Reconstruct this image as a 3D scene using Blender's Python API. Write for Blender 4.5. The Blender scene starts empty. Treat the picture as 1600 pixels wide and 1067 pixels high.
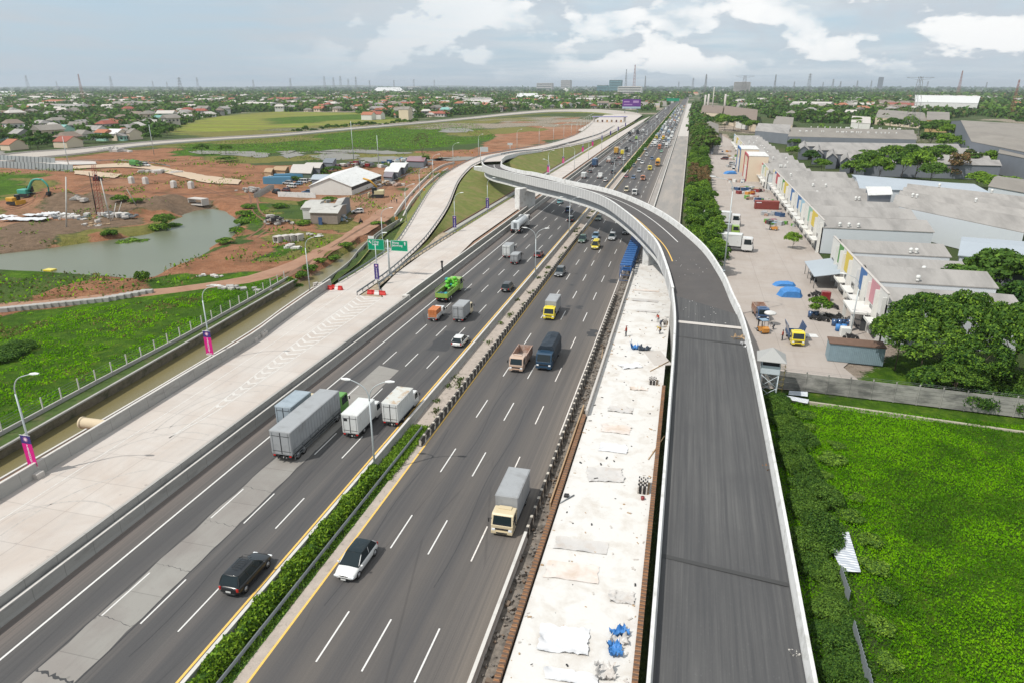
import bpy, math, random, bisect
import numpy as np
from mathutils import Vector, Matrix, noise as mnoise
# ---------------------------------------------------------------- camera, sky, sun
SC = bpy.context.scene
COL = SC.collection
CAM_H = 38.0                       # drone height above the motorway, metres
FPX = 1067.0                       # focal length in pixels of a 1600 wide frame
PITCH = math.atan(398.5 / FPX)
YAW = math.atan(283.0 * math.cos(PITCH) / FPX)     # the motorway runs along +Y, the drone looks a little left of it
cam_d = bpy.data.cameras.new('camera'); cam = bpy.data.objects.new('camera', cam_d); COL.objects.link(cam)
cam.location = (0, 0, CAM_H)
cam.rotation_euler = (math.pi/2 - PITCH, 0, YAW)
cam_d.sensor_width = 36; cam_d.lens = 36 * FPX / 1600
cam_d.clip_start = 0.5; cam_d.clip_end = 60000
SC.camera = cam
SUN_T, SUN_S = 0.52, 0.50          # shadow offset per metre of height, across and along the road
sun_elev = math.atan(1 / math.hypot(SUN_T, SUN_S))
sun_az = math.atan2(-SUN_T, -SUN_S)            # compass direction the sun stands in, from +Y towards +X
sl = bpy.data.lights.new('sun', 'SUN'); so = bpy.data.objects.new('sun', sl); COL.objects.link(so)
sl.energy = 5.0; sl.angle = math.radians(0.6); sl.color = (1.0, 0.955, 0.885)
so.rotation_euler = Vector((SUN_T, SUN_S, -1)).to_track_quat('-Z', 'Y').to_euler()
so.location = (-100, -100, 200)
W = bpy.data.worlds.new('World'); SC.world = W; W.use_nodes = True
SC.view_settings.view_transform = 'Standard'; SC.view_settings.look = 'None'
SC.view_settings.exposure = -0.25; SC.view_settings.gamma = 1.0
class NT:
 """short hand for building a node tree"""
 def __init__(s, tree): s.t = tree; s.n = tree.nodes; s.l = tree.links
 def new(s, typ, **kw):
  n = s.n.new(typ)
  for k, v in kw.items():
   if k.startswith('i_'):
    key = k[2:]
    key = int(key) if key.isdigit() else key.replace('_', ' ')
    s.put(n.inputs[key], v)
   else: setattr(n, k, v)
  return n
 def put(s, inp, v):
  if isinstance(v, bpy.types.NodeSocket): s.l.new(v, inp)
  elif isinstance(v, (tuple, list)) and len(v) == 3 and inp.type == 'RGBA': inp.default_value = (*v, 1)
  else: inp.default_value = v
 def math(s, op, a, b=0.0, c=0.0, clamp=False):
  n = s.new('ShaderNodeMath', operation=op, use_clamp=clamp)
  s.put(n.inputs[0], a); s.put(n.inputs[1], b)
  if op in ('MULTIPLY_ADD', 'SMOOTH_MIN', 'SMOOTH_MAX', 'WRAP', 'COMPARE'): s.put(n.inputs[2], c)
  return n.outputs[0]
 def mix(s, f, a, b, mode='MIX'):
  n = s.new('ShaderNodeMix', data_type='RGBA', blend_type=mode)
  s.put(n.inputs[0], f); s.put(n.inputs[6], a); s.put(n.inputs[7], b)
  return n.outputs[2]
 def noise(s, vec, scale, detail=4, rough=0.55, dist=0.0):
  n = s.new('ShaderNodeTexNoise'); s.put(n.inputs['Vector'], vec)
  n.inputs['Scale'].default_value = scale; n.inputs['Detail'].default_value = detail
  n.inputs['Roughness'].default_value = rough; n.inputs['Distortion'].default_value = dist
  return n.outputs['Fac']
 def ramp(s, f, lo, hi, a=0.0, b=1.0, smooth=False):
  n = s.new('ShaderNodeMapRange'); n.clamp = True
  if smooth: n.interpolation_type = 'SMOOTHSTEP'
  s.put(n.inputs[0], f); s.put(n.inputs[1], lo); s.put(n.inputs[2], hi); s.put(n.inputs[3], a); s.put(n.inputs[4], b)
  return n.outputs[0]
 def scale(s, vec, sc):
  n = s.new('ShaderNodeVectorMath', operation='MULTIPLY'); s.put(n.inputs[0], vec); n.inputs[1].default_value = sc
  return n.outputs[0]
def build_world():
 t = NT(W.node_tree); t.n.clear()
 out = t.new('ShaderNodeOutputWorld'); bg = t.new('ShaderNodeBackground')
 sky = t.new('ShaderNodeTexSky', sky_type='NISHITA'); sky.sun_disc = False
 sky.sun_elevation = sun_elev; sky.sun_rotation = sun_az
 sky.air_density = 1.0; sky.dust_density = 1.6; sky.ozone_density = 1.0; sky.altitude = 60
 tc = t.new('ShaderNodeTexCoord'); d = tc.outputs['Generated']
 sep = t.new('ShaderNodeSeparateXYZ'); t.l.new(d, sep.inputs[0])
 z = t.math('MAXIMUM', sep.outputs[2], 0.0)
 zz = t.math('ADD', z, 0.055)
 u = t.math('DIVIDE', sep.outputs[0], zz); v = t.math('DIVIDE', sep.outputs[1], zz)
 comb = t.new('ShaderNodeCombineXYZ'); t.l.new(u, comb.inputs[0]); t.l.new(v, comb.inputs[1])
 dirv = t.scale(d, (1.0, 1.0, 2.1))
 n1 = t.noise(dirv, 10.0, 8, 0.52, 0.0)
 n1b = t.noise(t.scale(d, (1.0, 1.0, 2.6)), 2.3, 3, 0.5)
 n2 = t.noise(comb.outputs[0], 0.42, 6, 0.6, 0.3)
 side = t.ramp(t.math('ADD', sep.outputs[0], t.math('MULTIPLY', n1b, 0.35)), -0.42, 0.12, 0, 1, True)
 heap = t.math('MULTIPLY', t.ramp(t.math('MULTIPLY_ADD', n1b, 0.45, t.math('MULTIPLY', n1, 0.75)), 0.475, 0.64, 0, 1, True), side)
 band = t.ramp(z, 0.0, 0.03, 0, 1); heap = t.math('MULTIPLY', heap, band)
 sheet = t.ramp(n2, 0.36, 0.66, 0.15, 0.95, True)
 up = t.new('ShaderNodeVectorMath', operation='ADD'); t.l.new(dirv, up.inputs[0]); up.inputs[1].default_value = (0, 0, 0.07)
 n1u = t.noise(up.outputs[0], 10.0, 8, 0.52, 0.0)
 lit = t.ramp(t.math('SUBTRACT', n1, n1u), -0.03, 0.05, 0, 1, True)
 skyc = t.mix(1.0, sky.outputs[0], (0.115, 0.115, 0.115), 'MULTIPLY')
 base = t.mix(t.ramp(z, 0.0, 0.22), (0.46, 0.60, 0.73), (0.46, 0.66, 0.80))
 base = t.mix(0.25, base, skyc)
 leftc = t.mix(t.ramp(z, 0.0, 0.2), (0.48, 0.54, 0.60), (0.60, 0.64, 0.67))
 shc = t.mix(side, leftc, (0.66, 0.72, 0.76))
 c = t.mix(sheet, base, shc)
 c = t.mix(t.math('MULTIPLY', heap, 0.92), c, t.mix(lit, (0.54, 0.60, 0.66), (0.98, 0.98, 0.97)))
 n3 = t.noise(t.scale(d, (1, 1, 3.0)), 4.4, 7, 0.55, 0.2)
 hi = t.math('MULTIPLY', t.ramp(z, 0.075, 0.13, 0, 1, True), t.ramp(n3, 0.44, 0.70, 0, 0.75, True))
 c = t.mix(hi, c, t.mix(t.ramp(n3, 0.52, 0.72), (0.86, 0.87, 0.87), (0.52, 0.56, 0.60)))
 below = t.ramp(sep.outputs[2], -0.02, 0.0)
 c = t.mix(below, (0.25, 0.27, 0.25), c)
 t.l.new(c, bg.inputs[0]); bg.inputs[1].default_value = 1.28
 t.l.new(bg.outputs[0], out.inputs[0])
build_world()
# ---------------------------------------------------------------- plane geometry of the site (X across, Y along the motorway)
cP, sP, cY, sY = math.cos(PITCH), math.sin(PITCH), math.cos(YAW), math.sin(YAW)
def G(x, y, z=0.0):
 """survey helper: the place at height z that the photograph shows at (x, y) of its 1600 x 1067 frame"""
 a = (x - 800) / FPX; b = (y - 533.5) / FPX
 fy = cP - b * sP; dz = sP + b * cP; k = (CAM_H - z) / dz
 X, Y = a * k, fy * k
 return (X * cY - Y * sY, X * sY + Y * cY, z)
def pix(X, Y, Z):
 x = X * cY + Y * sY; y = -X * sY + Y * cY; dz = Z - CAM_H
 zc = y * cP - dz * sP; v = -(dz * cP + y * sP)
 return (800 + FPX * x / zc, 533.5 + FPX * v / zc)
def G2(x, y, z=0.0): return G(x, y, z)[:2]
def poly(pts, z=0.0): return [G2(x, y, z) for x, y in pts]
def crom(P, n):
 """n+1 points of a Catmull-Rom curve through P, even in length"""
 P = [Vector(p) for p in P]
 if len(P) == 2:
  return [P[0].lerp(P[1], i / n) for i in range(n + 1)]
 Q = [2*P[0]-P[1]] + P + [2*P[-1]-P[-2]]
 dense = []
 for i in range(1, len(Q) - 2):
  a, b, c, d = Q[i-1:i+3]
  for k in range(24):
   t = k / 24
   dense.append(0.5 * ((2*b) + (c-a)*t + (2*a-5*b+4*c-d)*t*t + (3*b-a-3*c+d)*t**3))
 dense.append(P[-1])
 L = [0]
 for a, b in zip(dense, dense[1:]): L.append(L[-1] + (b-a).length)
 out = []
 for i in range(n + 1):
  s = L[-1] * i / n; j = min(max(bisect.bisect_left(L, s), 1), len(L) - 1)
  f = (s - L[j-1]) / max(L[j] - L[j-1], 1e-9)
  out.append(dense[j-1].lerp(dense[j], f))
 return out
def offset(P, d, dz=0.0):
 """a curve moved d metres to its right (seen along it) in plan"""
 out = []
 for i, p in enumerate(P):
  a = P[max(i-1, 0)]; b = P[min(i+1, len(P)-1)]
  t = Vector((b[0]-a[0], b[1]-a[1], 0)).normalized()
  out.append(Vector((p[0] + t.y*d, p[1] - t.x*d, p[2] + dz)))
 return out
# ---------------------------------------------------------------- mesh builder
class MB:
 def __init__(s): s.v = []; s.f = []; s.m = []; s.sm = []
 def add(s, vs, fs, m=0, smooth=False, M=None):
  o = len(s.v)
  s.v += [tuple(M @ Vector(p)) if M is not None else tuple(p) for p in vs]
  s.f += [tuple(i + o for i in f) for f in fs]
  s.m += [m] * len(fs); s.sm += [smooth] * len(fs)
  return s
 def box(s, c, d, m=0, rz=0.0, M=None, tx=1.0, ty=1.0):
  """box centred at c with size d; tx, ty shrink its top"""
  x, y, z = d[0]/2, d[1]/2, d[2]/2
  vs = [(-x,-y,-z),(x,-y,-z),(x,y,-z),(-x,y,-z),(-x*tx,-y*ty,z),(x*tx,-y*ty,z),(x*tx,y*ty,z),(-x*tx,y*ty,z)]
  T = Matrix.Translation(c) @ Matrix.Rotation(rz, 4, 'Z')
  if M is not None: T = M @ T
  return s.add(vs, [(3,2,1,0),(4,5,6,7),(0,1,5,4),(1,2,6,5),(2,3,7,6),(3,0,4,7)], m, False, T)
 def bbox(s, c, d, b=0.05, m=0, M=None):
  """box with bevelled upright and top edges"""
  x, y, z = d[0]/2, d[1]/2, d[2]/2
  def ring(ex, ey, zz): return [(-ex+b,-ey,zz),(ex-b,-ey,zz),(ex,-ey+b,zz),(ex,ey-b,zz),(ex-b,ey,zz),(-ex+b,ey,zz),(-ex,ey-b,zz),(-ex,-ey+b,zz)]
  rings = [ring(x, y, -z), ring(x, y, z-b), ring(x-b, y-b, z)]
  T = Matrix.Translation(c)
  if M is not None: T = M @ T
  return s.loft(rings, m, T)
 def loft(s, rings, m=0, M=None, cap=True, smooth=False):
  n = len(rings[0]); vs = [p for r in rings for p in r]; fs = []
  for k in range(len(rings) - 1):
   for i in range(n):
    j = (i + 1) % n
    fs.append((k*n+i, k*n+j, (k+1)*n+j, (k+1)*n+i))
  if cap: fs += [tuple(reversed(range(n))), tuple((len(rings)-1)*n + i for i in range(n))]
  return s.add(vs, fs, m, smooth, M)
 def cyl(s, a, b, r, n=10, m=0, r2=None, smooth=True, cap=True):
  a = Vector(a); b = Vector(b); d = (b - a)
  q = d.to_track_quat('Z', 'Y'); r2 = r if r2 is None else r2
  rings = []
  for p, rr in ((a, r), (b, r2)):
   rings.append([p + q @ Vector((rr*math.cos(2*math.pi*i/n), rr*math.sin(2*math.pi*i/n), 0)) for i in range(n)])
  return s.loft(rings, m, None, cap, smooth)
 def tube(s, P, r, n=8, m=0, r2=None):
  P = [Vector(p) for p in P]; k = len(P); rings = []
  for i, p in enumerate(P):
   t = (P[min(i+1, k-1)] - P[max(i-1, 0)]).normalized()
   q = t.to_track_quat('Z', 'Y'); rr = r if r2 is None else r + (r2 - r) * i / (k - 1)
   rings.append([p + q @ Vector((rr*math.cos(2*math.pi*j/n), rr*math.sin(2*math.pi*j/n), 0)) for j in range(n)])
  return s.loft(rings, m, None, True, True)
 def prism(s, pts, z0, z1, m=0, M=None):
  n = len(pts)
  a = sum(pts[i][0]*pts[(i+1)%n][1] - pts[(i+1)%n][0]*pts[i][1] for i in range(n))
  if a < 0: pts = pts[::-1]
  return s.loft([[(x, y, z0) for x, y in pts], [(x, y, z1) for x, y in pts]], m, M)
 def sweep(s, P, prof, m=0, closed=True, cap=True, smooth=False):
  """profile (d right, dz up) carried along the curve P; seen from the front the profile runs anticlockwise"""
  cols = [offset(P, d, dz) for d, dz in prof]
  rings = [[c[i] for c in cols] for i in range(len(P))]
  n = len(prof); vs = [p for r in rings for p in r]; fs = []
  rng = n if closed else n - 1
  for k in range(len(P) - 1):
   for i in range(rng):
    j = (i + 1) % n
    fs.append((k*n+i, (k+1)*n+i, (k+1)*n+j, k*n+j))
  if cap and closed: fs += [tuple(range(n)), tuple((len(P)-1)*n + i for i in reversed(range(n)))]
  return s.add(vs, fs, m, smooth)
 def ruled(s, A, B, m=0, k=1):
  """sheet between two curves of as many points; faces up when A is on the left"""
  n = len(A); vs = []
  for i in range(n):
   for j in range(k + 1): vs.append(Vector(A[i]).lerp(Vector(B[i]), j / k))
  fs = [(i*(k+1)+j, i*(k+1)+j+1, (i+1)*(k+1)+j+1, (i+1)*(k+1)+j) for i in range(n-1) for j in range(k)]
  return s.add(vs, fs, m)
 def quad(s, a, b, c, d, m=0): return s.add([a, b, c, d], [(0, 1, 2, 3)], m)
 def sphere(s, c, r, m=0, nu=12, nv=8, sc=(1, 1, 1)):
  rings = []
  for j in range(1, nv):
   ph = math.pi * j / nv
   rings.append([(c[0]+sc[0]*r*math.sin(ph)*math.cos(2*math.pi*i/nu), c[1]+sc[1]*r*math.sin(ph)*math.sin(2*math.pi*i/nu), c[2]-sc[2]*r*math.cos(ph)) for i in range(nu)])
  return s.loft(rings, m, None, True, True)
 def mesh(s, name, mats):
  me = bpy.data.meshes.new(name)
  me.from_pydata(s.v, [], s.f)
  for mt in (mats if isinstance(mats, (list, tuple)) else [mats]): me.materials.append(mt)
  me.polygons.foreach_set('material_index', s.m); me.polygons.foreach_set('use_smooth', s.sm)
  me.update()
  return me
 def build(s, name, mats, parent=None, loc=None, **tags):
  o = bpy.data.objects.new(name, s.mesh(name, mats)); COL.objects.link(o)
  if parent is not None: o.parent = parent
  if loc is not None: o.location = loc
  return tag(o, **tags)
def tag(o, label=None, cat=None, group=None, kind=None):
 if label: o['label'] = label
 if cat: o['category'] = cat
 if group: o['group'] = group
 if kind: o['kind'] = kind
 return o
def empty(name, loc=(0, 0, 0), rz=0.0, **tags):
 o = bpy.data.objects.new(name, None); COL.objects.link(o)
 o.location = loc; o.rotation_euler = (0, 0, rz); o.empty_display_size = 0.3
 return tag(o, **tags)
KIDS = {}
def kids(o):
 return [c for c in bpy.data.objects if c.parent == o] if o.name not in KIDS else KIDS[o.name]
def remember(root):
 """note the children once so that copying does not search the whole file each time"""
 ch = [c for c in bpy.data.objects if c.parent == root]; KIDS[root.name] = ch
 for c in ch: remember(c)
 return root
def dup(o, loc=None, rz=None, label=None, group=None, cat=None, parent=None, scale=None, mats=None):
 c = o.copy(); COL.objects.link(c); c.parent = parent
 if loc is not None: c.location = loc
 if rz is not None: c.rotation_euler = (0, 0, rz)
 if scale is not None: c.scale = scale
 tag(c, label, cat, group)
 if mats and c.type == 'MESH':
  for i, sl in enumerate(c.material_slots):
   if sl.material and sl.material.name in mats:
    sl.link = 'OBJECT'; sl.material = mats[o.material_slots[i].material.name]
 for ch in kids(o): dup(ch, parent=c, mats=mats)
 return c
def np_mesh(name, V, F, mats, mi=None, parent=None, **tags):
 """mesh from numpy arrays of equal-sized faces"""
 me = bpy.data.meshes.new(name); V = np.asarray(V, np.float32); F = np.asarray(F, np.int32); k = F.shape[1]
 me.vertices.add(len(V)); me.vertices.foreach_set('co', V.ravel())
 me.loops.add(F.size); me.loops.foreach_set('vertex_index', F.ravel())
 me.polygons.add(len(F)); me.polygons.foreach_set('loop_start', np.arange(0, F.size, k, dtype=np.int32))
 me.polygons.foreach_set('loop_total', np.full(len(F), k, np.int32))
 for m in (mats if isinstance(mats, (list, tuple)) else [mats]): me.materials.append(m)
 if mi is not None: me.polygons.foreach_set('material_index', np.asarray(mi, np.int32))
 me.update(calc_edges=True); me.validate()
 o = bpy.data.objects.new(name, me); COL.objects.link(o); o.parent = parent
 return tag(o, **tags)
# ---------------------------------------------------------------- materials
MATS = {}
def mat(name, col, rough=0.8, metal=0.0, spec=0.35, var=0.12, sc=1.5, sc2=14.0, bump=0.0, bsc=20.0, obj=False, stretch=(1, 1, 1),
  dirt=None, dirt_sc=0.5, dirt_lo=0.5, dirt_hi=0.75, coat=0.0, joints=None, trans=0.0, fleck=None):
 """a plain surface broken up by two sizes of noise, optional stains of another colour, joints every few metres"""
 if name in MATS: return MATS[name]
 m = bpy.data.materials.new(name); m.use_nodes = True; t = NT(m.node_tree)
 b = t.n['Principled BSDF']; b.inputs['Roughness'].default_value = rough; b.inputs['Metallic'].default_value = metal
 b.inputs['Specular IOR Level'].default_value = spec
 if coat: b.inputs['Coat Weight'].default_value = coat; b.inputs['Coat Roughness'].default_value = 0.08
 if obj: v = t.new('ShaderNodeTexCoord').outputs['Object']
 else: v = t.new('ShaderNodeNewGeometry').outputs['Position']
 vs = t.scale(v, stretch)
 c = (*col, 1)
 if var > 0 or dirt:
  n1 = t.noise(vs, sc, 4); n2 = t.noise(vs, sc2, 3)
  f = t.math('ADD', t.math('MULTIPLY', t.math('SUBTRACT', n1, 0.5), 2.4 * var), t.math('MULTIPLY', t.math('SUBTRACT', n2, 0.5), 1.6 * var))
  f = t.math('ADD', f, 1.0)
  mul = t.new('ShaderNodeVectorMath', operation='SCALE'); mul.inputs[0].default_value = col; t.l.new(f, mul.inputs['Scale'])
  c = mul.outputs[0]
 if dirt:
  nd = t.noise(vs, dirt_sc, 7, 0.62, 0.3)
  c = t.mix(t.ramp(nd, dirt_lo, dirt_hi, 0, 0.9), c, dirt)
 if fleck:
  vo = t.new('ShaderNodeTexVoronoi'); t.put(vo.inputs['Vector'], vs); vo.inputs['Scale'].default_value = fleck[1]
  c = t.mix(t.ramp(vo.outputs['Distance'], 0.08, 0.16, 0.8, 0.0), c, fleck[0])
 if joints:
  sep = t.new('ShaderNodeSeparateXYZ'); t.put(sep.inputs[0], v)
  jl = None
  for ax, step, wd in joints:
   w = t.math('PINGPONG', sep.outputs[ax], step / 2); w = t.ramp(w, wd * 0.5, wd, 1.0, 0.0)
   jl = w if jl is None else t.math('MAXIMUM', jl, w)
  c = t.mix(t.math('MULTIPLY', jl, 0.45), c, tuple(x * 0.45 for x in col))
 t.put(b.inputs['Base Color'], c)
 if trans: b.inputs['Transmission Weight'].default_value = trans
 if bump:
  bp = t.new('ShaderNodeBump'); bp.inputs['Strength'].default_value = bump; bp.inputs['Distance'].default_value = 0.05
  t.l.new(t.noise(vs, bsc, 5, 0.6), bp.inputs['Height']); t.l.new(bp.outputs[0], b.inputs['Normal'])
 MATS[name] = m
 return m
def road_mat(name, x0, lane, base, dark, dust, edge_l, edge_r):
 """worn asphalt: smoother dark wheel tracks inside each lane, paler dust between them and towards the shoulders"""
 m = bpy.data.materials.new(name); m.use_nodes = True; t = NT(m.node_tree); b = t.n['Principled BSDF']
 pos = t.new('ShaderNodeNewGeometry').outputs['Position']; sep = t.new('ShaderNodeSeparateXYZ'); t.put(sep.inputs[0], pos)
 wob = t.math('MULTIPLY', t.math('SUBTRACT', t.noise(t.scale(pos, (0.02, 0.012, 0)), 1.0, 2), 0.5), 1.6)
 x = t.math('ADD', sep.outputs[0], wob)
 ln = t.math('DIVIDE', t.math('SUBTRACT', x, x0), lane)
 fr = t.math('FRACT', ln); tri = t.math('ABSOLUTE', t.math('SUBTRACT', fr, 0.5))      # 0 mid lane, .5 at the line
 track = t.ramp(tri, 0.06, 0.44, 1.0, 0.0, True)
 streak = t.noise(t.scale(pos, (1.1, 0.010, 1)), 1.0, 5, 0.65); streak2 = t.noise(t.scale(pos, (5.0, 0.03, 1)), 1.0, 3, 0.6)
 blot = t.noise(pos, 0.07, 5, 0.6); fine = t.noise(pos, 9.0, 3, 0.7)
 c = t.mix(t.math('MULTIPLY', track, t.ramp(streak, 0.3, 0.65, 0.25, 1.0)), base, dark)
 c = t.mix(t.ramp(streak, 0.52, 0.8, 0.0, 0.55), c, dust)
 c = t.mix(t.ramp(blot, 0.5, 0.72, 0.0, 0.35), c, dark)
 e = t.math('MAXIMUM', t.ramp(sep.outputs[0], edge_l, edge_l + 2.6, 1.0, 0.0), t.ramp(sep.outputs[0], edge_r - 4.2, edge_r - 0.8, 0.0, 1.0))
 c = t.mix(t.math('MULTIPLY', e, t.ramp(streak2, 0.25, 0.6, 0.45, 0.95)), c, dust)
 f = t.math('ADD', t.math('MULTIPLY', t.math('SUBTRACT', fine, 0.5), 0.35), t.math('MULTIPLY', t.math('SUBTRACT', streak2, 0.5), 0.35))
 f = t.math('ADD', f, 1.0)
 mul = t.new('ShaderNodeVectorMath', operation='SCALE'); t.put(mul.inputs[0], c); t.l.new(f, mul.inputs['Scale'])
 c = mul.outputs[0]
 cr = t.new('ShaderNodeTexVoronoi', feature='DISTANCE_TO_EDGE'); t.put(cr.inputs['Vector'], t.scale(pos, (0.22, 0.018, 1))); cr.inputs['Scale'].default_value = 1.0
 cf = t.math('MULTIPLY', t.ramp(cr.outputs['Distance'], 0.003, 0.008, 0.28, 0.0), t.ramp(blot, 0.42, 0.55))
 c = t.mix(cf, c, tuple(v * 0.45 for v in dark))
 t.put(b.inputs['Base Color'], c); b.inputs['Roughness'].default_value = 0.82; b.inputs['Specular IOR Level'].default_value = 0.3
 bp = t.new('ShaderNodeBump'); bp.inputs['Strength'].default_value = 0.25; bp.inputs['Distance'].default_value = 0.02
 t.l.new(t.noise(pos, 30, 2), bp.inputs['Height']); t.l.new(bp.outputs[0], b.inputs['Normal'])
 MATS[name] = m; return m
def concrete_pave(name, base, stain, dark, jx=4.0, jy=5.0, ox=0.0):
 """pale new concrete slabs: saw joints, tan stains, dark tyre scuffs"""
 m = bpy.data.materials.new(name); m.use_nodes = True; t = NT(m.node_tree); b = t.n['Principled BSDF']
 pos = t.new('ShaderNodeNewGeometry').outputs['Position']; sep = t.new('ShaderNodeSeparateXYZ'); t.put(sep.inputs[0], pos)
 n1 = t.noise(pos, 0.16, 6, 0.62, 0.5); n2 = t.noise(t.scale(pos, (0.9, 0.06, 1)), 1.0, 5, 0.6); n3 = t.noise(pos, 2.6, 5, 0.65)
 c = t.mix(t.ramp(n1, 0.42, 0.68, 0, 0.9), base, stain)
 c = t.mix(t.ramp(n2, 0.5, 0.78, 0, 0.45), c, dark)
 c = t.mix(t.ramp(n3, 0.56, 0.82, 0, 0.35), c, dark)
 vo = t.new('ShaderNodeTexVoronoi'); vo.inputs['Randomness'].default_value = 0.0; vo.inputs['Scale'].default_value = 1.0
 t.put(vo.inputs['Vector'], t.scale(pos, (1 / jx, 1 / jy, 0)))
 sc = t.new('ShaderNodeSeparateColor'); t.l.new(vo.outputs['Color'], sc.inputs[0])
 c = t.mix(t.ramp(sc.outputs[0], 0, 1, 0.0, 0.16), c, dark)
 w = t.math('MAXIMUM', t.ramp(t.math('PINGPONG', t.math('ADD', sep.outputs[0], ox + jx/2 + 400), jx/2), 0.02, 0.06, 1, 0), t.ramp(t.math('PINGPONG', t.math('ADD', sep.outputs[1], jy/2), jy/2), 0.02, 0.05, 1, 0))
 c = t.mix(t.math('MULTIPLY', w, 0.35), c, tuple(v * 0.45 for v in dark))
 vo2 = t.new('ShaderNodeTexVoronoi'); t.put(vo2.inputs['Vector'], pos); vo2.inputs['Scale'].default_value = 0.6
 c = t.mix(t.math('MULTIPLY', t.ramp(vo2.outputs['Distance'], 0.05, 0.12, 0.5, 0.0), t.ramp(n1, 0.5, 0.6)), c, tuple(v * 0.4 for v in dark))
 t.put(b.inputs['Base Color'], c); b.inputs['Roughness'].default_value = 0.85; b.inputs['Specular IOR Level'].default_value = 0.25
 MATS[name] = m; return m
def leaf_mat(name, a, b_, trans=0.25, tip=None):
 m = bpy.data.materials.new(name); m.use_nodes = True; t = NT(m.node_tree); b = t.n['Principled BSDF']
 oi = t.new('ShaderNodeObjectInfo'); tc = t.new('ShaderNodeTexCoord'); g = t.new('ShaderNodeNewGeometry')
 n = t.noise(tc.outputs['Object'], 0.55, 3); 
 f = t.math('ADD', t.math('MULTIPLY', n, 0.9), t.math('MULTIPLY', g.outputs['Random Per Island'], 0.55))
 f = t.math('ADD', f, t.math('MULTIPLY', t.math('SUBTRACT', oi.outputs['Random'], 0.5), 0.5))
 c = t.mix(t.ramp(f, 0.35, 1.05), a, b_)
 if tip: c = t.mix(t.ramp(g.outputs['Random Per Island'], 0.93, 0.95, 0, 0.8), c, tip)
 t.put(b.inputs['Base Color'], c); b.inputs['Roughness'].default_value = 0.65; b.inputs['Specular IOR Level'].default_value = 0.12
 if trans:
  tr = t.new('ShaderNodeBsdfTranslucent'); t.put(tr.inputs[0], c); mx = t.new('ShaderNodeMixShader'); mx.inputs[0].default_value = trans
  o = t.n['Material Output']; t.l.new(b.outputs[0], mx.inputs[1]); t.l.new(tr.outputs[0], mx.inputs[2]); t.l.new(mx.outputs[0], o.inputs[0])
 MATS[name] = m; return m
def stripes_mat(name, a, b_, axis, period, frac, slant=0.0, wear=0.4):
 m = bpy.data.materials.new(name); m.use_nodes = True; t = NT(m.node_tree); b = t.n['Principled BSDF']
 pos = t.new('ShaderNodeNewGeometry').outputs['Position']; sep = t.new('ShaderNodeSeparateXYZ'); t.put(sep.inputs[0], pos)
 u = t.math('ADD', sep.outputs[axis], t.math('MULTIPLY', t.math('ABSOLUTE', t.math('SUBTRACT', sep.outputs[2], 0.45)), slant))
 u = t.math('ADD', u, t.math('MULTIPLY', t.noise(pos, 0.8, 3), 0.35))
 f = t.math('LESS_THAN', t.math('FRACT', t.math('DIVIDE', u, period)), frac)
 n = t.noise(pos, 1.3, 5, 0.7)
 c = t.mix(f, a, b_); c = t.mix(t.ramp(n, 0.4, 0.75, 0, wear), c, (0.16, 0.14, 0.12))
 t.put(b.inputs['Base Color'], c); b.inputs['Roughness'].default_value = 0.85
 MATS[name] = m; return m
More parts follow.
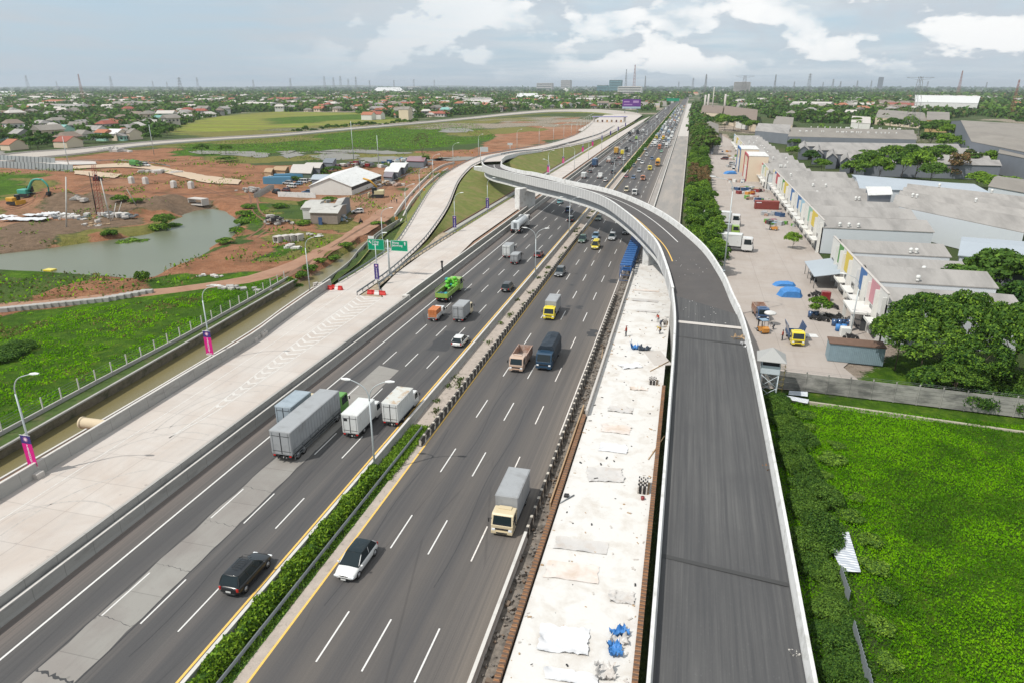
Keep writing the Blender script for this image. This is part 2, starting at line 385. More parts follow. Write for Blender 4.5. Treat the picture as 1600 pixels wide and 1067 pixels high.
M = dict(
 lane=mat('lane_paint', (0.62, 0.61, 0.59), 0.6, var=0.10, sc=3, dirt=(0.32, 0.31, 0.30), dirt_sc=5, dirt_lo=0.56, dirt_hi=0.8),
 faint=mat('worn_lane_paint', (0.70, 0.66, 0.62), 0.7, var=0.1, dirt=(0.48, 0.44, 0.41), dirt_sc=2, dirt_lo=0.42, dirt_hi=0.66),
 yellow=mat('yellow_paint', (0.72, 0.45, 0.10), 0.6, var=0.10, sc=3, dirt=(0.40, 0.33, 0.22), dirt_sc=4, dirt_lo=0.5, dirt_hi=0.8),
 conc=mat('concrete_grey', (0.33, 0.32, 0.30), 0.85, var=0.14, sc=0.7, stretch=(1, 0.35, 1.6), dirt=(0.17, 0.16, 0.15), dirt_sc=0.9, dirt_lo=0.55, dirt_hi=0.8, joints=[(1, 3.0, 0.05)]),
 concp=mat('concrete_pale', (0.46, 0.43, 0.40), 0.85, var=0.08, sc=0.8, dirt=(0.34, 0.30, 0.26), dirt_sc=0.7, dirt_lo=0.55, dirt_hi=0.85),
 cap=mat('concrete_cap_white', (0.52, 0.50, 0.47), 0.8, var=0.08, dirt=(0.32, 0.30, 0.28), dirt_sc=0.8, dirt_lo=0.55, dirt_hi=0.8),
 white=mat('white_concrete', (0.60, 0.60, 0.59), 0.75, var=0.07, sc=1.2, dirt=(0.36, 0.355, 0.33), dirt_sc=0.9, dirt_lo=0.5, dirt_hi=0.75),
 girder=mat('girder_grey', (0.36, 0.37, 0.38), 0.8, var=0.10, sc=0.8, dirt=(0.25, 0.26, 0.27), dirt_sc=0.5),
 patch=concrete_pave('old_concrete_lane', (0.27, 0.26, 0.24), (0.22, 0.20, 0.185), (0.15, 0.14, 0.13), 40, 6.5),
 svc=concrete_pave('service_road_concrete', (0.485, 0.445, 0.41), (0.43, 0.37, 0.325), (0.34, 0.315, 0.30), 4.2, 5.0),
 geo=mat('geotextile_white', (0.585, 0.572, 0.55), 0.9, var=0.04, sc=0.5, dirt=(0.47, 0.43, 0.385), dirt_sc=0.5, dirt_lo=0.47, dirt_hi=0.70, bump=0.6, bsc=2.0),
 sheet=mat('plastic_sheet', (0.62, 0.56, 0.52), 0.35, var=0.10, sc=1.2, dirt=(0.50, 0.40, 0.32), dirt_sc=0.7, dirt_lo=0.4, dirt_hi=0.7),
 rust=mat('rusty_formwork', (0.27, 0.135, 0.065), 0.85, var=0.25, sc=1.5, dirt=(0.12, 0.07, 0.045), dirt_sc=1.2, dirt_lo=0.4, dirt_hi=0.65),
 ditch=mat('rubble_ground', (0.20, 0.175, 0.15), 0.95, var=0.35, sc=0.9, sc2=6, dirt=(0.09, 0.08, 0.07), dirt_sc=0.8, dirt_lo=0.45, dirt_hi=0.62, bump=1.0, bsc=3),
 rubble=mat('rubble_pale', (0.42, 0.39, 0.36), 0.95, var=0.3, obj=True, bump=0.5),
 verge=mat('median_dust', (0.36, 0.31, 0.27), 0.95, var=0.22, sc=1.0, sc2=8, dirt=(0.14, 0.125, 0.10), dirt_sc=1.4, dirt_lo=0.56, dirt_hi=0.72),
 steel=mat('galvanised_steel', (0.22, 0.235, 0.245), 0.5, metal=0.6, var=0.06, obj=True),
 pole=mat('lamp_pole_grey', (0.46, 0.50, 0.51), 0.5, metal=0.3, var=0.05, obj=True),
 dark=mat('dark_trim', (0.025, 0.025, 0.027), 0.6, var=0.1, obj=True),
 tyre=mat('tyre_rubber', (0.018, 0.018, 0.018), 0.9, var=0.1, obj=True),
 rim=mat('wheel_rim', (0.38, 0.38, 0.39), 0.35, metal=0.7, var=0.05, obj=True),
 glass=mat('vehicle_glass', (0.012, 0.020, 0.024), 0.035, spec=0.4, var=0.05, obj=True),
 lamp=mat('headlight_glass', (0.72, 0.74, 0.76), 0.12, spec=0.8, var=0.03, obj=True),
 tail=mat('taillight_red', (0.42, 0.02, 0.015), 0.25, var=0.05, obj=True),
 plate=mat('plate_white', (0.6, 0.6, 0.58), 0.5, var=0.05, obj=True),
 lens=mat('lamp_lens', (0.75, 0.76, 0.75), 0.3, var=0.02, obj=True),
 bark=mat('bark', (0.11, 0.085, 0.06), 0.95, var=0.25, obj=True, bump=0.5, bsc=10),
 wood=mat('timber', (0.36, 0.25, 0.15), 0.85, var=0.25, obj=True),
 stone=mat('stone_wall', (0.17, 0.15, 0.115), 0.95, var=0.35, sc=1.6, sc2=5, dirt=(0.06, 0.07, 0.04), dirt_sc=0.8, dirt_lo=0.48, dirt_hi=0.66, bump=1.0, bsc=3),
 tarp=mat('tarp_blue', (0.05, 0.19, 0.46), 0.5, var=0.25, sc=2, obj=True),
 roofg=mat('roof_cement_grey', (0.30, 0.285, 0.27), 0.85, var=0.13, sc=0.25, sc2=3.0, stretch=(1, 0.12, 1), dirt=(0.20, 0.19, 0.18), dirt_sc=0.3, dirt_lo=0.45, dirt_hi=0.7),
 roofm=mat('roof_metal_blue_grey', (0.34, 0.38, 0.42), 0.55, var=0.08, sc=0.2),
 wallw=mat('wall_white', (0.62, 0.61, 0.58), 0.8, var=0.05, sc=0.3, dirt=(0.46, 0.44, 0.40), dirt_sc=0.4, dirt_lo=0.55, dirt_hi=0.85),
 wallpale=mat('wall_panel_pale', (0.53, 0.56, 0.585), 0.7, var=0.04, sc=0.3, dirt=(0.5, 0.53, 0.56), dirt_sc=0.3),
 wallcream=mat('wall_cream', (0.62, 0.52, 0.40), 0.8, var=0.04, sc=0.3),
 walldark=mat('wall_slate', (0.17, 0.185, 0.21), 0.8, var=0.1, sc=0.3),
 window=mat('window_dark', (0.05, 0.055, 0.06), 0.15, spec=0.6, var=0.2, sc=0.5),
 yard=concrete_pave('yard_concrete', (0.375, 0.335, 0.305), (0.335, 0.29, 0.255), (0.28, 0.24, 0.215), 7.0, 6.0),
 rampasph=None, leaf1=leaf_mat('foliage_deep', (0.022, 0.065, 0.014), (0.075, 0.15, 0.024)),
 leaf2=leaf_mat('foliage_mid', (0.04, 0.10, 0.014), (0.13, 0.23, 0.03)),
 leaf3=leaf_mat('foliage_bright', (0.08, 0.17, 0.012), (0.22, 0.36, 0.035)),
 leaf4=leaf_mat('foliage_olive', (0.04, 0.06, 0.02), (0.13, 0.13, 0.045)),
 leafdry=leaf_mat('foliage_dry', (0.16, 0.10, 0.045), (0.30, 0.19, 0.09)),
)
M['asphL'] = road_mat('asphalt_outbound', -44.1, 3.46, (0.086, 0.082, 0.080), (0.057, 0.057, 0.060), (0.19, 0.160, 0.142), -46.8, -25.0)
M['asphR'] = road_mat('asphalt_inbound', -26.0, 3.63, (0.100, 0.091, 0.085), (0.064, 0.063, 0.066), (0.165, 0.142, 0.122), -40.0, -10.6)
M['zig'] = stripes_mat('barrier_dark_stripes', (0.035, 0.032, 0.030), (0.48, 0.44, 0.38), 1, 1.55, 0.26, 0.9)
def ramp_asphalt():
 m = bpy.data.materials.new('ramp_asphalt'); m.use_nodes = True; t = NT(m.node_tree); b = t.n['Principled BSDF']
 pos = t.new('ShaderNodeNewGeometry').outputs['Position']
 st = t.noise(t.scale(pos, (3.0, 0.05, 0)), 1.0, 6, 0.72); st2 = t.noise(t.scale(pos, (1.0, 0.012, 0)), 1.0, 3, 0.6); bl = t.noise(pos, 0.12, 6, 0.6)
 fi = t.noise(pos, 7, 3, 0.7)
 c = t.mix(t.ramp(st, 0.40, 0.68), (0.060, 0.060, 0.062), (0.094, 0.093, 0.092))
 c = t.mix(t.math('MULTIPLY', t.ramp(st2, 0.5, 0.7, 0, 0.6), t.ramp(t.noise(pos, 0.05, 3), .4, .6)), c, (0.150, 0.147, 0.142))
 c = t.mix(t.ramp(bl, 0.48, 0.7, 0, 0.55), c, (0.062, 0.062, 0.064))
 c = t.mix(t.ramp(fi, 0.62, 0.72, 0, 0.25), c, (0.2, 0.2, 0.2))
 t.put(b.inputs['Base Color'], c); b.inputs['Roughness'].default_value = 0.8; b.inputs['Specular IOR Level'].default_value = 0.3
 return m
M['rampasph'] = ramp_asphalt()
def water_mat(name, col, ripple=2.0, s=0.25, rough=0.3):
 m = bpy.data.materials.new(name); m.use_nodes = True; t = NT(m.node_tree); b = t.n['Principled BSDF']
 pos = t.new('ShaderNodeNewGeometry').outputs['Position']
 n = t.noise(pos, 0.06, 4)
 t.put(b.inputs['Base Color'], t.mix(n, tuple(v*0.85 for v in col), tuple(v*1.15 for v in col)))
 b.inputs['Roughness'].default_value = rough; b.inputs['Specular IOR Level'].default_value = 0.5
 bp = t.new('ShaderNodeBump'); bp.inputs['Strength'].default_value = s; bp.inputs['Distance'].default_value = 0.1
 t.l.new(t.noise(t.scale(pos, (1, 2.2, 1)), ripple, 4), bp.inputs['Height']); t.l.new(bp.outputs[0], b.inputs['Normal'])
 return m
M['pond'] = water_mat('pond_water', (0.122, 0.132, 0.082)); M['canal'] = water_mat('canal_water', (0.16, 0.135, 0.062), 1.5)
M['pool'] = water_mat('puddle_water', (0.19, 0.175, 0.145), 1.0, 0.3, 0.5)
def flat(name, col, rough=0.5, obj=True, **k): return mat(name, col, rough, obj=obj, var=k.pop('var', 0.05), **k)
# ---------------------------------------------------------------- the ground
def inside_dist(P, X, Y):
 """signed distance to a polygon, positive inside (numpy)"""
 P = np.array(P, float); n = len(P); d2 = np.full(X.shape, 1e18); ins = np.zeros(X.shape, bool)
 for i in range(n):
  ax, ay = P[i]; bx, by = P[(i+1) % n]
  ex, ey = bx-ax, by-ay; wx, wy = X-ax, Y-ay
  h = np.clip((wx*ex + wy*ey) / max(ex*ex+ey*ey, 1e-9), 0, 1)
  d2 = np.minimum(d2, (wx-ex*h)**2 + (wy-ey*h)**2)
  c = ((ay > Y) != (by > Y))
  with np.errstate(divide='ignore', invalid='ignore'):
   xi = ax + (Y-ay) * ex / (ey if abs(ey) > 1e-9 else 1e-9)
  ins ^= c & (X < xi)
 return np.where(ins, 1, -1) * np.sqrt(d2)
def smooth(a, lo, hi):
 x = np.clip((a-lo)/(hi-lo), 0, 1); return x*x*(3-2*x)
def vnoise(X, Y, s, seed=0):
 """value noise on arrays"""
 x = X / s; y = Y / s; xi = np.floor(x).astype(np.int64); yi = np.floor(y).astype(np.int64); fx = x-xi; fy = y-yi
 fx = fx*fx*(3-2*fx); fy = fy*fy*(3-2*fy)
 def h(a, b):
  k = (a*374761393 + b*668265263 + seed*1442695041) & 0xffffffff
  k = ((k ^ (k >> 13)) * 1274126177) & 0xffffffff
  return ((k ^ (k >> 16)) & 0xffff) / 65535.0
 return (h(xi, yi)*(1-fx)+h(xi+1, yi)*fx)*(1-fy) + (h(xi, yi+1)*(1-fx)+h(xi+1, yi+1)*fx)*fy
# shores and banks
POND = poly([(-60, 408), (0, 399), (60, 392), (105, 384), (150, 378), (200, 372), (240, 366), (262, 352), (274, 340), (268, 328), (300, 322), (330, 322), (352, 332), (366, 345), (372, 352), (366, 364), (345, 378), (325, 392), (300, 405), (270, 415), (244, 430), (232, 436), (210, 436), (196, 434), (130, 429), (60, 424), (0, 422), (-60, 424)], -1.0)
FENCE = [(-72.0, -10), (-73.3, 25), (-74.7, 54), (-75.6, 68), (-76.4, 88), (-78.1, 110), (-79.4, 124.3)]
STONE = [(-69.5, -10), (-70.6, 25), (-72.0, 52), (-73.3, 69.5), (-75.0, 92), (-76.4, 108), (-77.6, 124.3)]
WAT_L = [(-70.3, -10), (-71.2, 25), (-72.7, 52), (-73.8, 72), (-75.4, 92), (-76.8, 108), (-77.8, 124.3), (-78.6, 135), (-81.3, 153.5), (-84.2, 173), (-86.5, 193.7)]
WAT_R = [(-65.3, -10), (-65.6, 25), (-65.9, 52), (-66.3, 70), (-67.3, 92), (-69.0, 105), (-70.6, 119), (-73.4, 139), (-77.2, 153.5), (-81.2, 173), (-83.4, 193.7)]
SVCL = [(-60.5, -10), (-60.9, 25), (-61.1, 45), (-62.0, 72), (-62.4, 86), (-63.6, 95), (-65.2, 109), (-66.0, 118)]
CANAL_HOLE = [(-71.2, -12), (-73.4, 60), (-76.2, 100), (-78.4, 126), (-80.5, 150), (-86.5, 195), (-83.6, 196), (-79.0, 160), (-74.4, 139), (-71.2, 122), (-68.0, 100), (-65.0, 70), (-63.4, -12)]
def axis(lo, hi, dense, step, grow=1.12, cap=400):
 a = list(np.arange(dense[0], dense[1] + 1e-6, step)); d = step
 while a[-1] < hi: d = min(d*grow, cap); a.append(a[-1] + d)
 d = step
 while a[0] > lo: d = min(d*grow, cap); a.insert(0, a[0] - d)
 return np.array(a)
gx = axis(-14000, 14000, (-190, 70), 2.0, 1.05, 700); gy = axis(-60, 24000, (14, 330), 2.0, 1.045, 900)
GX, GY = np.meshgrid(gx, gy)
JT = lambda k: (vnoise(GX, GY, 40, k)-.5)*22 + (vnoise(GX, GY, 15, k+1)-.5)*14 + (vnoise(GX, GY, 5, k+2)-.5)*7
NX, NY = np.where(GX < -80, GX + JT(1), GX + (vnoise(GX, GY, 9, 2)-.5)*4), np.where(GX < -80, GY + JT(11), GY)
CL = dict(scrub=0, dirt=1, lush=2, olive=3, rice=4, dust=5, wood=6, mud=7)
Wt = np.zeros((8,) + GX.shape); Wt[CL['wood']] = 1
def paint(cls, pts, soft=3.0, raw=False, amount=1.0):
 global Wt
 P = pts if raw else poly(pts)
 m = smooth(inside_dist(P, NX, NY), -soft, soft) * amount
 Wt *= (1 - m); Wt[CL[cls]] += m
paint('lush', [(-500, 640), (0, 480), (235, 466), (440, 432), (480, 420), (470, 450), (0, 720), (-500, 1000)], 2)
paint('dirt', [(-400, 300), (0, 262), (40, 252), (140, 240), (250, 232), (330, 243), (400, 262), (520, 262), (640, 262), (640, 238), (735, 232), (770, 222), (745, 205), (800, 190), (905, 183), (930, 190), (905, 212), (800, 240), (740, 255), (690, 280), (600, 350), (560, 380), (480, 440), (400, 440), (200, 480), (-400, 560)])
paint('scrub', [(-200, 430), (0, 424), (70, 424), (140, 437), (205, 437), (235, 440), (190, 452), (100, 468), (0, 476), (-200, 500)], 2)
paint('lush', [(-60, 432), (0, 428), (90, 432), (110, 442), (60, 452), (-60, 460)], 2)
paint('olive', [(-60, 415), (60, 392), (140, 372), (205, 362), (255, 345), (290, 338), (285, 362), (190, 385), (60, 405)], 1.5)
paint('mud', [(-60, 370), (60, 350), (150, 345), (215, 352), (150, 372), (60, 392), (-60, 400)], 2)
paint('scrub', [(342, 316), (385, 322), (398, 345), (385, 372), (330, 402), (285, 415), (330, 385), (368, 350), (362, 330)], 1.2)
paint('lush', [(360, 322), (388, 330), (392, 350), (372, 372), (368, 345)], 1.2)
paint('olive', [(395, 300), (430, 312), (520, 322), (560, 345), (500, 366), (430, 352), (395, 340)], 2)
paint('scrub', [(415, 325), (500, 325), (520, 340), (470, 352), (420, 345)], 2)
paint('olive', [(392, 375), (440, 370), (510, 378), (500, 398), (440, 418), (395, 415)], 2)
paint('lush', [(395, 392), (425, 390), (430, 405), (400, 414)], 1.5)
paint('olive', [(-200, 285), (0, 268), (45, 272), (75, 285), (40, 302), (0, 310), (-200, 340)], 3)
paint('lush', [(-200, 288), (0, 272), (35, 276), (45, 285), (10, 300), (-200, 330)], 3)
paint('olive', [(0, 325), (60, 320), (60, 332), (0, 336)], 3)
paint('mud', [(110, 315), (190, 300), (280, 305), (300, 335), (200, 345), (120, 335)], 3)
paint('olive', [(180, 226), (262, 232), (330, 250), (400, 256), (520, 250), (660, 252), (660, 240), (560, 238), (440, 244), (330, 236), (262, 226)], 4)
paint('lush', [(262, 240), (300, 219), (350, 210), (440, 212), (560, 203), (640, 197), (745, 192), (775, 214), (755, 224), (640, 234), (560, 230), (480, 233), (400, 240), (330, 243)], 5)
paint('olive', [(330, 215), (440, 213), (500, 210), (520, 216), (400, 224), (330, 226)], 5, amount=.8)
paint('olive', [(600, 196), (780, 185), (860, 182), (900, 183), (840, 188), (760, 194), (640, 202)], 5)
paint('olive', [(690, 207), (820, 198), (850, 202), (800, 207), (730, 214)], 5)
paint('rice', [(250, 207), (300, 193), (330, 182), (390, 178), (440, 175), (560, 177), (640, 186), (640, 190), (440, 208), (330, 214)], 4)
paint('lush', [(400, 186), (560, 178), (630, 186), (540, 188), (430, 196)], 8, amount=.7)
paint('olive', [(300, 208), (440, 200), (640, 190), (640, 194), (440, 212), (300, 216)], 6, amount=.8)
# the far town's bare ground shows between its trees
town = (NX < 60) & (NY > 420)
tn = smooth(vnoise(GX, GY, 60, 5) + .5*vnoise(GX, GY, 17, 6), .78, 1.0) * smooth(GY, 400, 700) * (Wt[CL['rice']] < .3) * .6
Wt *= (1 - tn); Wt[CL['dust']] += tn
paint('dust', [(12, 150), (31, 150), (31, 620), (12, 620)], 2, raw=True)
paint('dust', [(14, 92), (27, 90), (34, 104), (34, 150), (12, 150)], 2, raw=True)
paint('lush', [(25, 89), (90, 86), (90, 100), (33, 108), (24.5, 97)], 1, raw=True)
paint('dust', [(16, 600), (60, 600), (60, 2600), (16, 2600)], 6, raw=True, amount=.4)
paint('lush', [(9, -60), (140, -60), (140, 86.5), (14, 90)], 2, raw=True)
paint('scrub', [(9, -60), (16.5, -60), (15.5, 30), (18, 60), (14, 88), (9, 88)], 1.5, raw=True)
paint('scrub', [(-64, 20), (-58, 20), (-62, 200), (-100, 260), (-104, 330), (-90, 420), (-78, 420), (-100, 240), (-80, 190)], 2, raw=True, amount=.5)
GZ = np.full(GX.shape, -0.16)
GZ += np.where(Wt[CL['dirt']] + Wt[CL['mud']] > .5, (vnoise(GX, GY, 7, 9)-.5)*.5 + (vnoise(GX, GY, 22, 10)-.3)*.5, 0) * (GX < -85) * (GY < 420)
GZ -= 2.2 * smooth(inside_dist(POND, GX, GY), -3.0, 2.5)
GZ -= 3.2 * smooth(inside_dist(CANAL_HOLE, GX, GY), -1.0, 1.2)
for (px, py, h, rx, ry) in [(100, 318, 2.6, 16, 6), (135, 310, 2.2, 10, 5), (60, 322, 1.6, 12, 6), (225, 330, 3.2, 16, 7), (262, 322, 2.6, 12, 6), (190, 338, 1.8, 12, 5), (300, 318, 1.8, 12, 5), (60, 372, 1.2, 14, 5), (130, 362, 1.0, 10, 4), (330, 380, .8, 6, 4), (345, 412, 1.0, 6, 3), (150, 448, .9, 9, 3), (110, 458, .8, 8, 3), (210, 445, .7, 6, 3), (480, 395, .8, 8, 4), (700, 272, 1.2, 10, 10)]:
 cx, cy = G2(px, py)
 GZ += h * np.exp(-((GX-cx)/rx)**2 - ((GY-cy)/ry)**2) * (0.6 + .8*vnoise(GX, GY, 3.5, 12))
GZ += np.where((GX > 16) & (GY < 88), (vnoise(GX, GY, 9, 20)-.5)*.5, 0)
far = smooth(np.hypot(GX, GY), 9000, 20000); GZ += far * (vnoise(GX, GY, 2600, 33) ** 2) * 70 * smooth(-GX + 2000, 0, 9000)
def ground_material():
 m = bpy.data.materials.new('ground_cover'); m.use_nodes = True; t = NT(m.node_tree); b = t.n['Principled BSDF']
 pos = t.new('ShaderNodeNewGeometry').outputs['Position']
 n_a = t.noise(pos, 0.10, 6, 0.62); n_b = t.noise(pos, 0.55, 6, 0.65); n_c = t.noise(pos, 2.6, 5, 0.7); n_d = t.noise(pos, 0.012, 5, 0.6)
 at1 = t.new('ShaderNodeAttribute', attribute_name='cover_a'); at2 = t.new('ShaderNodeAttribute', attribute_name='cover_b')
 s1 = t.new('ShaderNodeSeparateColor'); s2 = t.new('ShaderNodeSeparateColor'); t.l.new(at1.outputs['Color'], s1.inputs[0]); t.l.new(at2.outputs['Color'], s2.inputs[0])
 wn = t.math('SUBTRACT', t.math('MULTIPLY_ADD', n_b, 0.5, t.math('MULTIPLY', n_c, 0.5)), 0.5)
 def edge(w): return t.ramp(t.math('MULTIPLY_ADD', wn, 2.6, w), 0.38, 0.62, 0, 1)
 g1 = t.mix(t.ramp(n_c, 0.35, 0.65), (0.045, 0.085, 0.016), (0.11, 0.16, 0.030))
 scrub = t.mix(t.ramp(n_a, 0.35, 0.7), g1, (0.040, 0.075, 0.018))
 dirt = t.mix(t.ramp(n_b, 0.35, 0.7), (0.27, 0.12, 0.062), (0.36, 0.185, 0.105)); dirt = t.mix(t.ramp(n_a, 0.46, 0.66), dirt, (0.19, 0.088, 0.048))
 dirt = t.mix(t.ramp(n_c, 0.52, 0.7, 0, .7), dirt, (0.11, 0.065, 0.04)); dirt = t.mix(t.ramp(n_d, 0.5, 0.62, 0, .5), dirt, (0.34, 0.22, 0.145))
 dirt = t.mix(t.math('MULTIPLY', t.ramp(n_a, 0.54, 0.64), t.ramp(n_b, 0.5, 0.6, 0, .6)), dirt, (0.10, 0.12, 0.04))
 lush = t.mix(t.ramp(n_b, 0.38, 0.62), (0.040, 0.105, 0.003), (0.10, 0.20, 0.008)); lush = t.mix(t.ramp(n_c, 0.5, 0.7, 0, .7), lush, (0.022, 0.055, 0.006)); lush = t.mix(t.ramp(n_a, 0.38, 0.62, 0, .8), lush, (0.030, 0.070, 0.005))
 lush = t.mix(t.math('MULTIPLY', t.ramp(n_b, 0.55, 0.7, 0, .7), t.ramp(n_d, 0.4, 0.6)), lush, (0.13, 0.15, 0.02))
 olive = t.mix(t.ramp(n_b, 0.35, 0.65), (0.11, 0.115, 0.025), (0.20, 0.185, 0.05)); olive = t.mix(t.ramp(n_c, 0.5, 0.72, 0, .6), olive, (0.24, 0.15, 0.09))
 rice = t.mix(t.ramp(n_a, 0.35, 0.65), (0.15, 0.21, 0.02), (0.26, 0.27, 0.045)); 
 stripes = t.noise(t.scale(pos, (0.004, 0.06, 0)), 1.0, 3); rice = t.mix(t.ramp(stripes, 0.42, 0.58, 0, .8), rice, (0.16, 0.14, 0.05))
 dust = t.mix(t.ramp(n_b, 0.3, 0.7), (0.26, 0.21, 0.165), (0.36, 0.30, 0.25))
 wood = t.mix(t.ramp(n_c, 0.35, 0.65), (0.028, 0.055, 0.016), (0.075, 0.105, 0.030)); wood = t.mix(t.ramp(n_d, 0.48, 0.62, 0, .6), wood, (0.10, 0.10, 0.05))
 mud = t.mix(t.ramp(n_b, 0.35, 0.65), (0.13, 0.09, 0.06), (0.22, 0.15, 0.10)); mud = t.mix(t.ramp(n_c, .55, .7, 0, .6), mud, (0.09, 0.075, 0.045))
 c = wood
 for w, col in ((s1.outputs[0], scrub), (s1.outputs[1], dirt), (s1.outputs[2], lush), (s2.outputs[0], olive), (s2.outputs[1], rice), (s2.outputs[2], dust), (at2.outputs['Alpha'], mud)):
  c = t.mix(edge(w), c, col)
 t.put(b.inputs['Base Color'], c); b.inputs['Roughness'].default_value = 0.95; b.inputs['Specular IOR Level'].default_value = 0.15
 bp = t.new('ShaderNodeBump'); bp.inputs['Strength'].default_value = 0.9; bp.inputs['Distance'].default_value = 0.6
 t.l.new(t.math('MULTIPLY_ADD', n_b, 1.2, n_c), bp.inputs['Height']); t.l.new(bp.outputs[0], b.inputs['Normal'])
 return m
M['ground'] = ground_material()
nxg, nyg = len(gx), len(gy)
idx = np.arange(nxg*nyg).reshape(nyg, nxg)
F = np.stack([idx[:-1, :-1], idx[:-1, 1:], idx[1:, 1:], idx[1:, :-1]], -1).reshape(-1, 4)
ground = np_mesh('ground', np.stack([GX, GY, GZ], -1).reshape(-1, 3), F, M['ground'], kind='structure')
ground.data.polygons.foreach_set('use_smooth', np.ones(len(F), bool))
for nm, ks in (('cover_a', ('scrub', 'dirt', 'lush', None)), ('cover_b', ('olive', 'rice', 'dust', 'mud'))):
 at = ground.data.attributes.new(nm, 'FLOAT_COLOR', 'POINT')
 arr = np.stack([Wt[CL[k]].ravel() if k else np.ones(GX.size) for k in ks], -1).astype(np.float32)
 at.data.foreach_set('color', arr.ravel())
def gz(x, y):
 """ground height at a place"""
 i = min(max(bisect.bisect_right(list_gx, x) - 1, 0), nxg-2); j = min(max(bisect.bisect_right(list_gy, y) - 1, 0), nyg-2)
 fx = (x-gx[i])/(gx[i+1]-gx[i]); fy = (y-gy[j])/(gy[j+1]-gy[j])
 return float((GZ[j, i]*(1-fx)+GZ[j, i+1]*fx)*(1-fy) + (GZ[j+1, i]*(1-fx)+GZ[j+1, i+1]*fx)*fy)
list_gx, list_gy = list(gx), list(gy)
def GG(x, y, dz=0.0):
 """survey helper on the real terrain height"""
 z = 0.0
 for _ in range(3): X, Y, _z = G(x, y, z); z = gz(X, Y)
 return (X, Y, z + dz)
# still water
def water(name, P, z, m, jit=0.6, seed=3):
 C = crom([(*p, z) for p in P] + [(*P[0], z)], max(len(P)*5, 24))[:-1]
 C = [(c[0] + (vnoise(np.array(c[0]), np.array(c[1]), 4, seed)-.5)*2*jit, c[1] + (vnoise(np.array(c[0]), np.array(c[1]), 4, seed+1)-.5)*2*jit) for c in C]
 b = MB(); n = len(C); b.add([(float(x), float(y), z) for x, y in C], [tuple(range(n))])
 return b.build(name, m, kind='structure')
bb = MB()   # main pond: a sheet wider than the basin, the banks cut its outline
bb.add([(-230, 105, -1.0), (-100, 105, -1.0), (-100, 215, -1.0), (-230, 215, -1.0)], [(0, 1, 2, 3)])
bb.build('pond_water', M['pond'], kind='structure')
for k, pts in enumerate([[(-20, 236), (0, 236), (8, 240), (0, 243), (-20, 243)], [(300, 237), (350, 236), (400, 238), (425, 243), (400, 247), (360, 243), (310, 240)], [(440, 237), (462, 235), (470, 242), (455, 247), (442, 244)],
                         [(490, 236), (540, 234), (600, 236), (640, 240), (600, 241), (540, 240), (500, 241)], [(490, 244), (520, 240), (560, 243), (548, 250), (500, 251)], [(565, 247), (620, 245), (680, 247), (700, 250), (640, 253), (580, 253)],
                         [(688, 204), (700, 201), (728, 201), (736, 205), (715, 208), (695, 207)], [(655, 248), (720, 245), (755, 249), (700, 252)]]):
 water('standing_water', poly(pts), 0.02 if k else .0, M['pool'], 5 if k else 1, k)
# ---------------------------------------------------------------- motorway and roads
YS = [0, 20, 40, 60, 90, 120, 160, 220, 300, 420, 600, 900, 1400, 2000, 2700]
def line(x, z, y0=0, y1=2700):
 ys = [y0] + [y for y in YS if y0 < y < y1] + [y1]
 return [Vector((x, y, z)) for y in ys]
def sheet(name, A, B, m, k=1, kind='structure', **tags):
 return MB().ruled(A, B, 0, k).build(name, m, kind=kind, **tags)
def strip(name, x0, x1, z, m, y0=0, y1=2700, **k): return sheet(name, line(x0, z, y0, y1), line(x1, z, y0, y1), m, **k)
strip('motorway_outbound', -46.95, -29.95, 0.0, M['asphL'])
strip('motorway_inbound', -26.95, -11.0, 0.0, M['asphR'])
strip('median_ground', -30.2, -26.8, -0.02, M['verge'], 55, 330)
# old concrete lane showing through the outbound asphalt
pa = MB()
A = [Vector((-40.9 + .12*math.sin(y*.9), y, .006)) for y in np.linspace(8, 60, 27)]; B_ = [Vector((-37.45 + .10*math.sin(y*1.3+1), y, .006)) for y in np.linspace(8, 60, 27)]
pa.ruled(A, B_, 0)
pa.ruled([Vector((-40.9, y, .006)) for y in (60, 72, 84.5)], [Vector((-37.4, y, .006)) for y in (60, 72, 83.5)], 0)
pa.build('concrete_lane', M['patch'], kind='structure')
# markings
mk = MB(); fm = MB(); yk = MB(); GAP = 13.05
def dash(b, x, y0, L=5.1, w=.13): b.add([(x-w/2, y0, .014), (x+w/2, y0, .014), (x+w/2, y0+L, .014), (x-w/2, y0+L, .014)], [(0, 1, 2, 3)])
for k in range(-2, 90):
 y = 32.9 + GAP*k
 for x in (-40.6, -37.1, -33.8): dash(mk, x, y)
 for x in (-22.4, -18.9): dash(mk, x, y - .1)
 dash(mk if k in (-2, -1, 0) or k > 5 else fm, -15.0, y - .1)
for y0, y1, x in [(0, 2400, -44.2)]:
 mk.ruled(line(x-.09, .014, y0, y1), line(x+.09, .014, y0, y1))
yk.ruled(line(-30.78, .014, 0, 2400), line(-30.58, .014, 0, 2400)); yk.ruled(line(-26.1, .014, 0, 2400), line(-25.92, .014, 0, 2400))
fm.ruled(line(-11.75, .014, 70, 2400), line(-11.6, .014, 70, 2400))
mk.build('lane_markings', M['lane'], kind='structure'); fm.build('faded_lane_markings', M['faint'], kind='structure'); yk.build('yellow_edge_lines', M['yellow'], kind='structure')
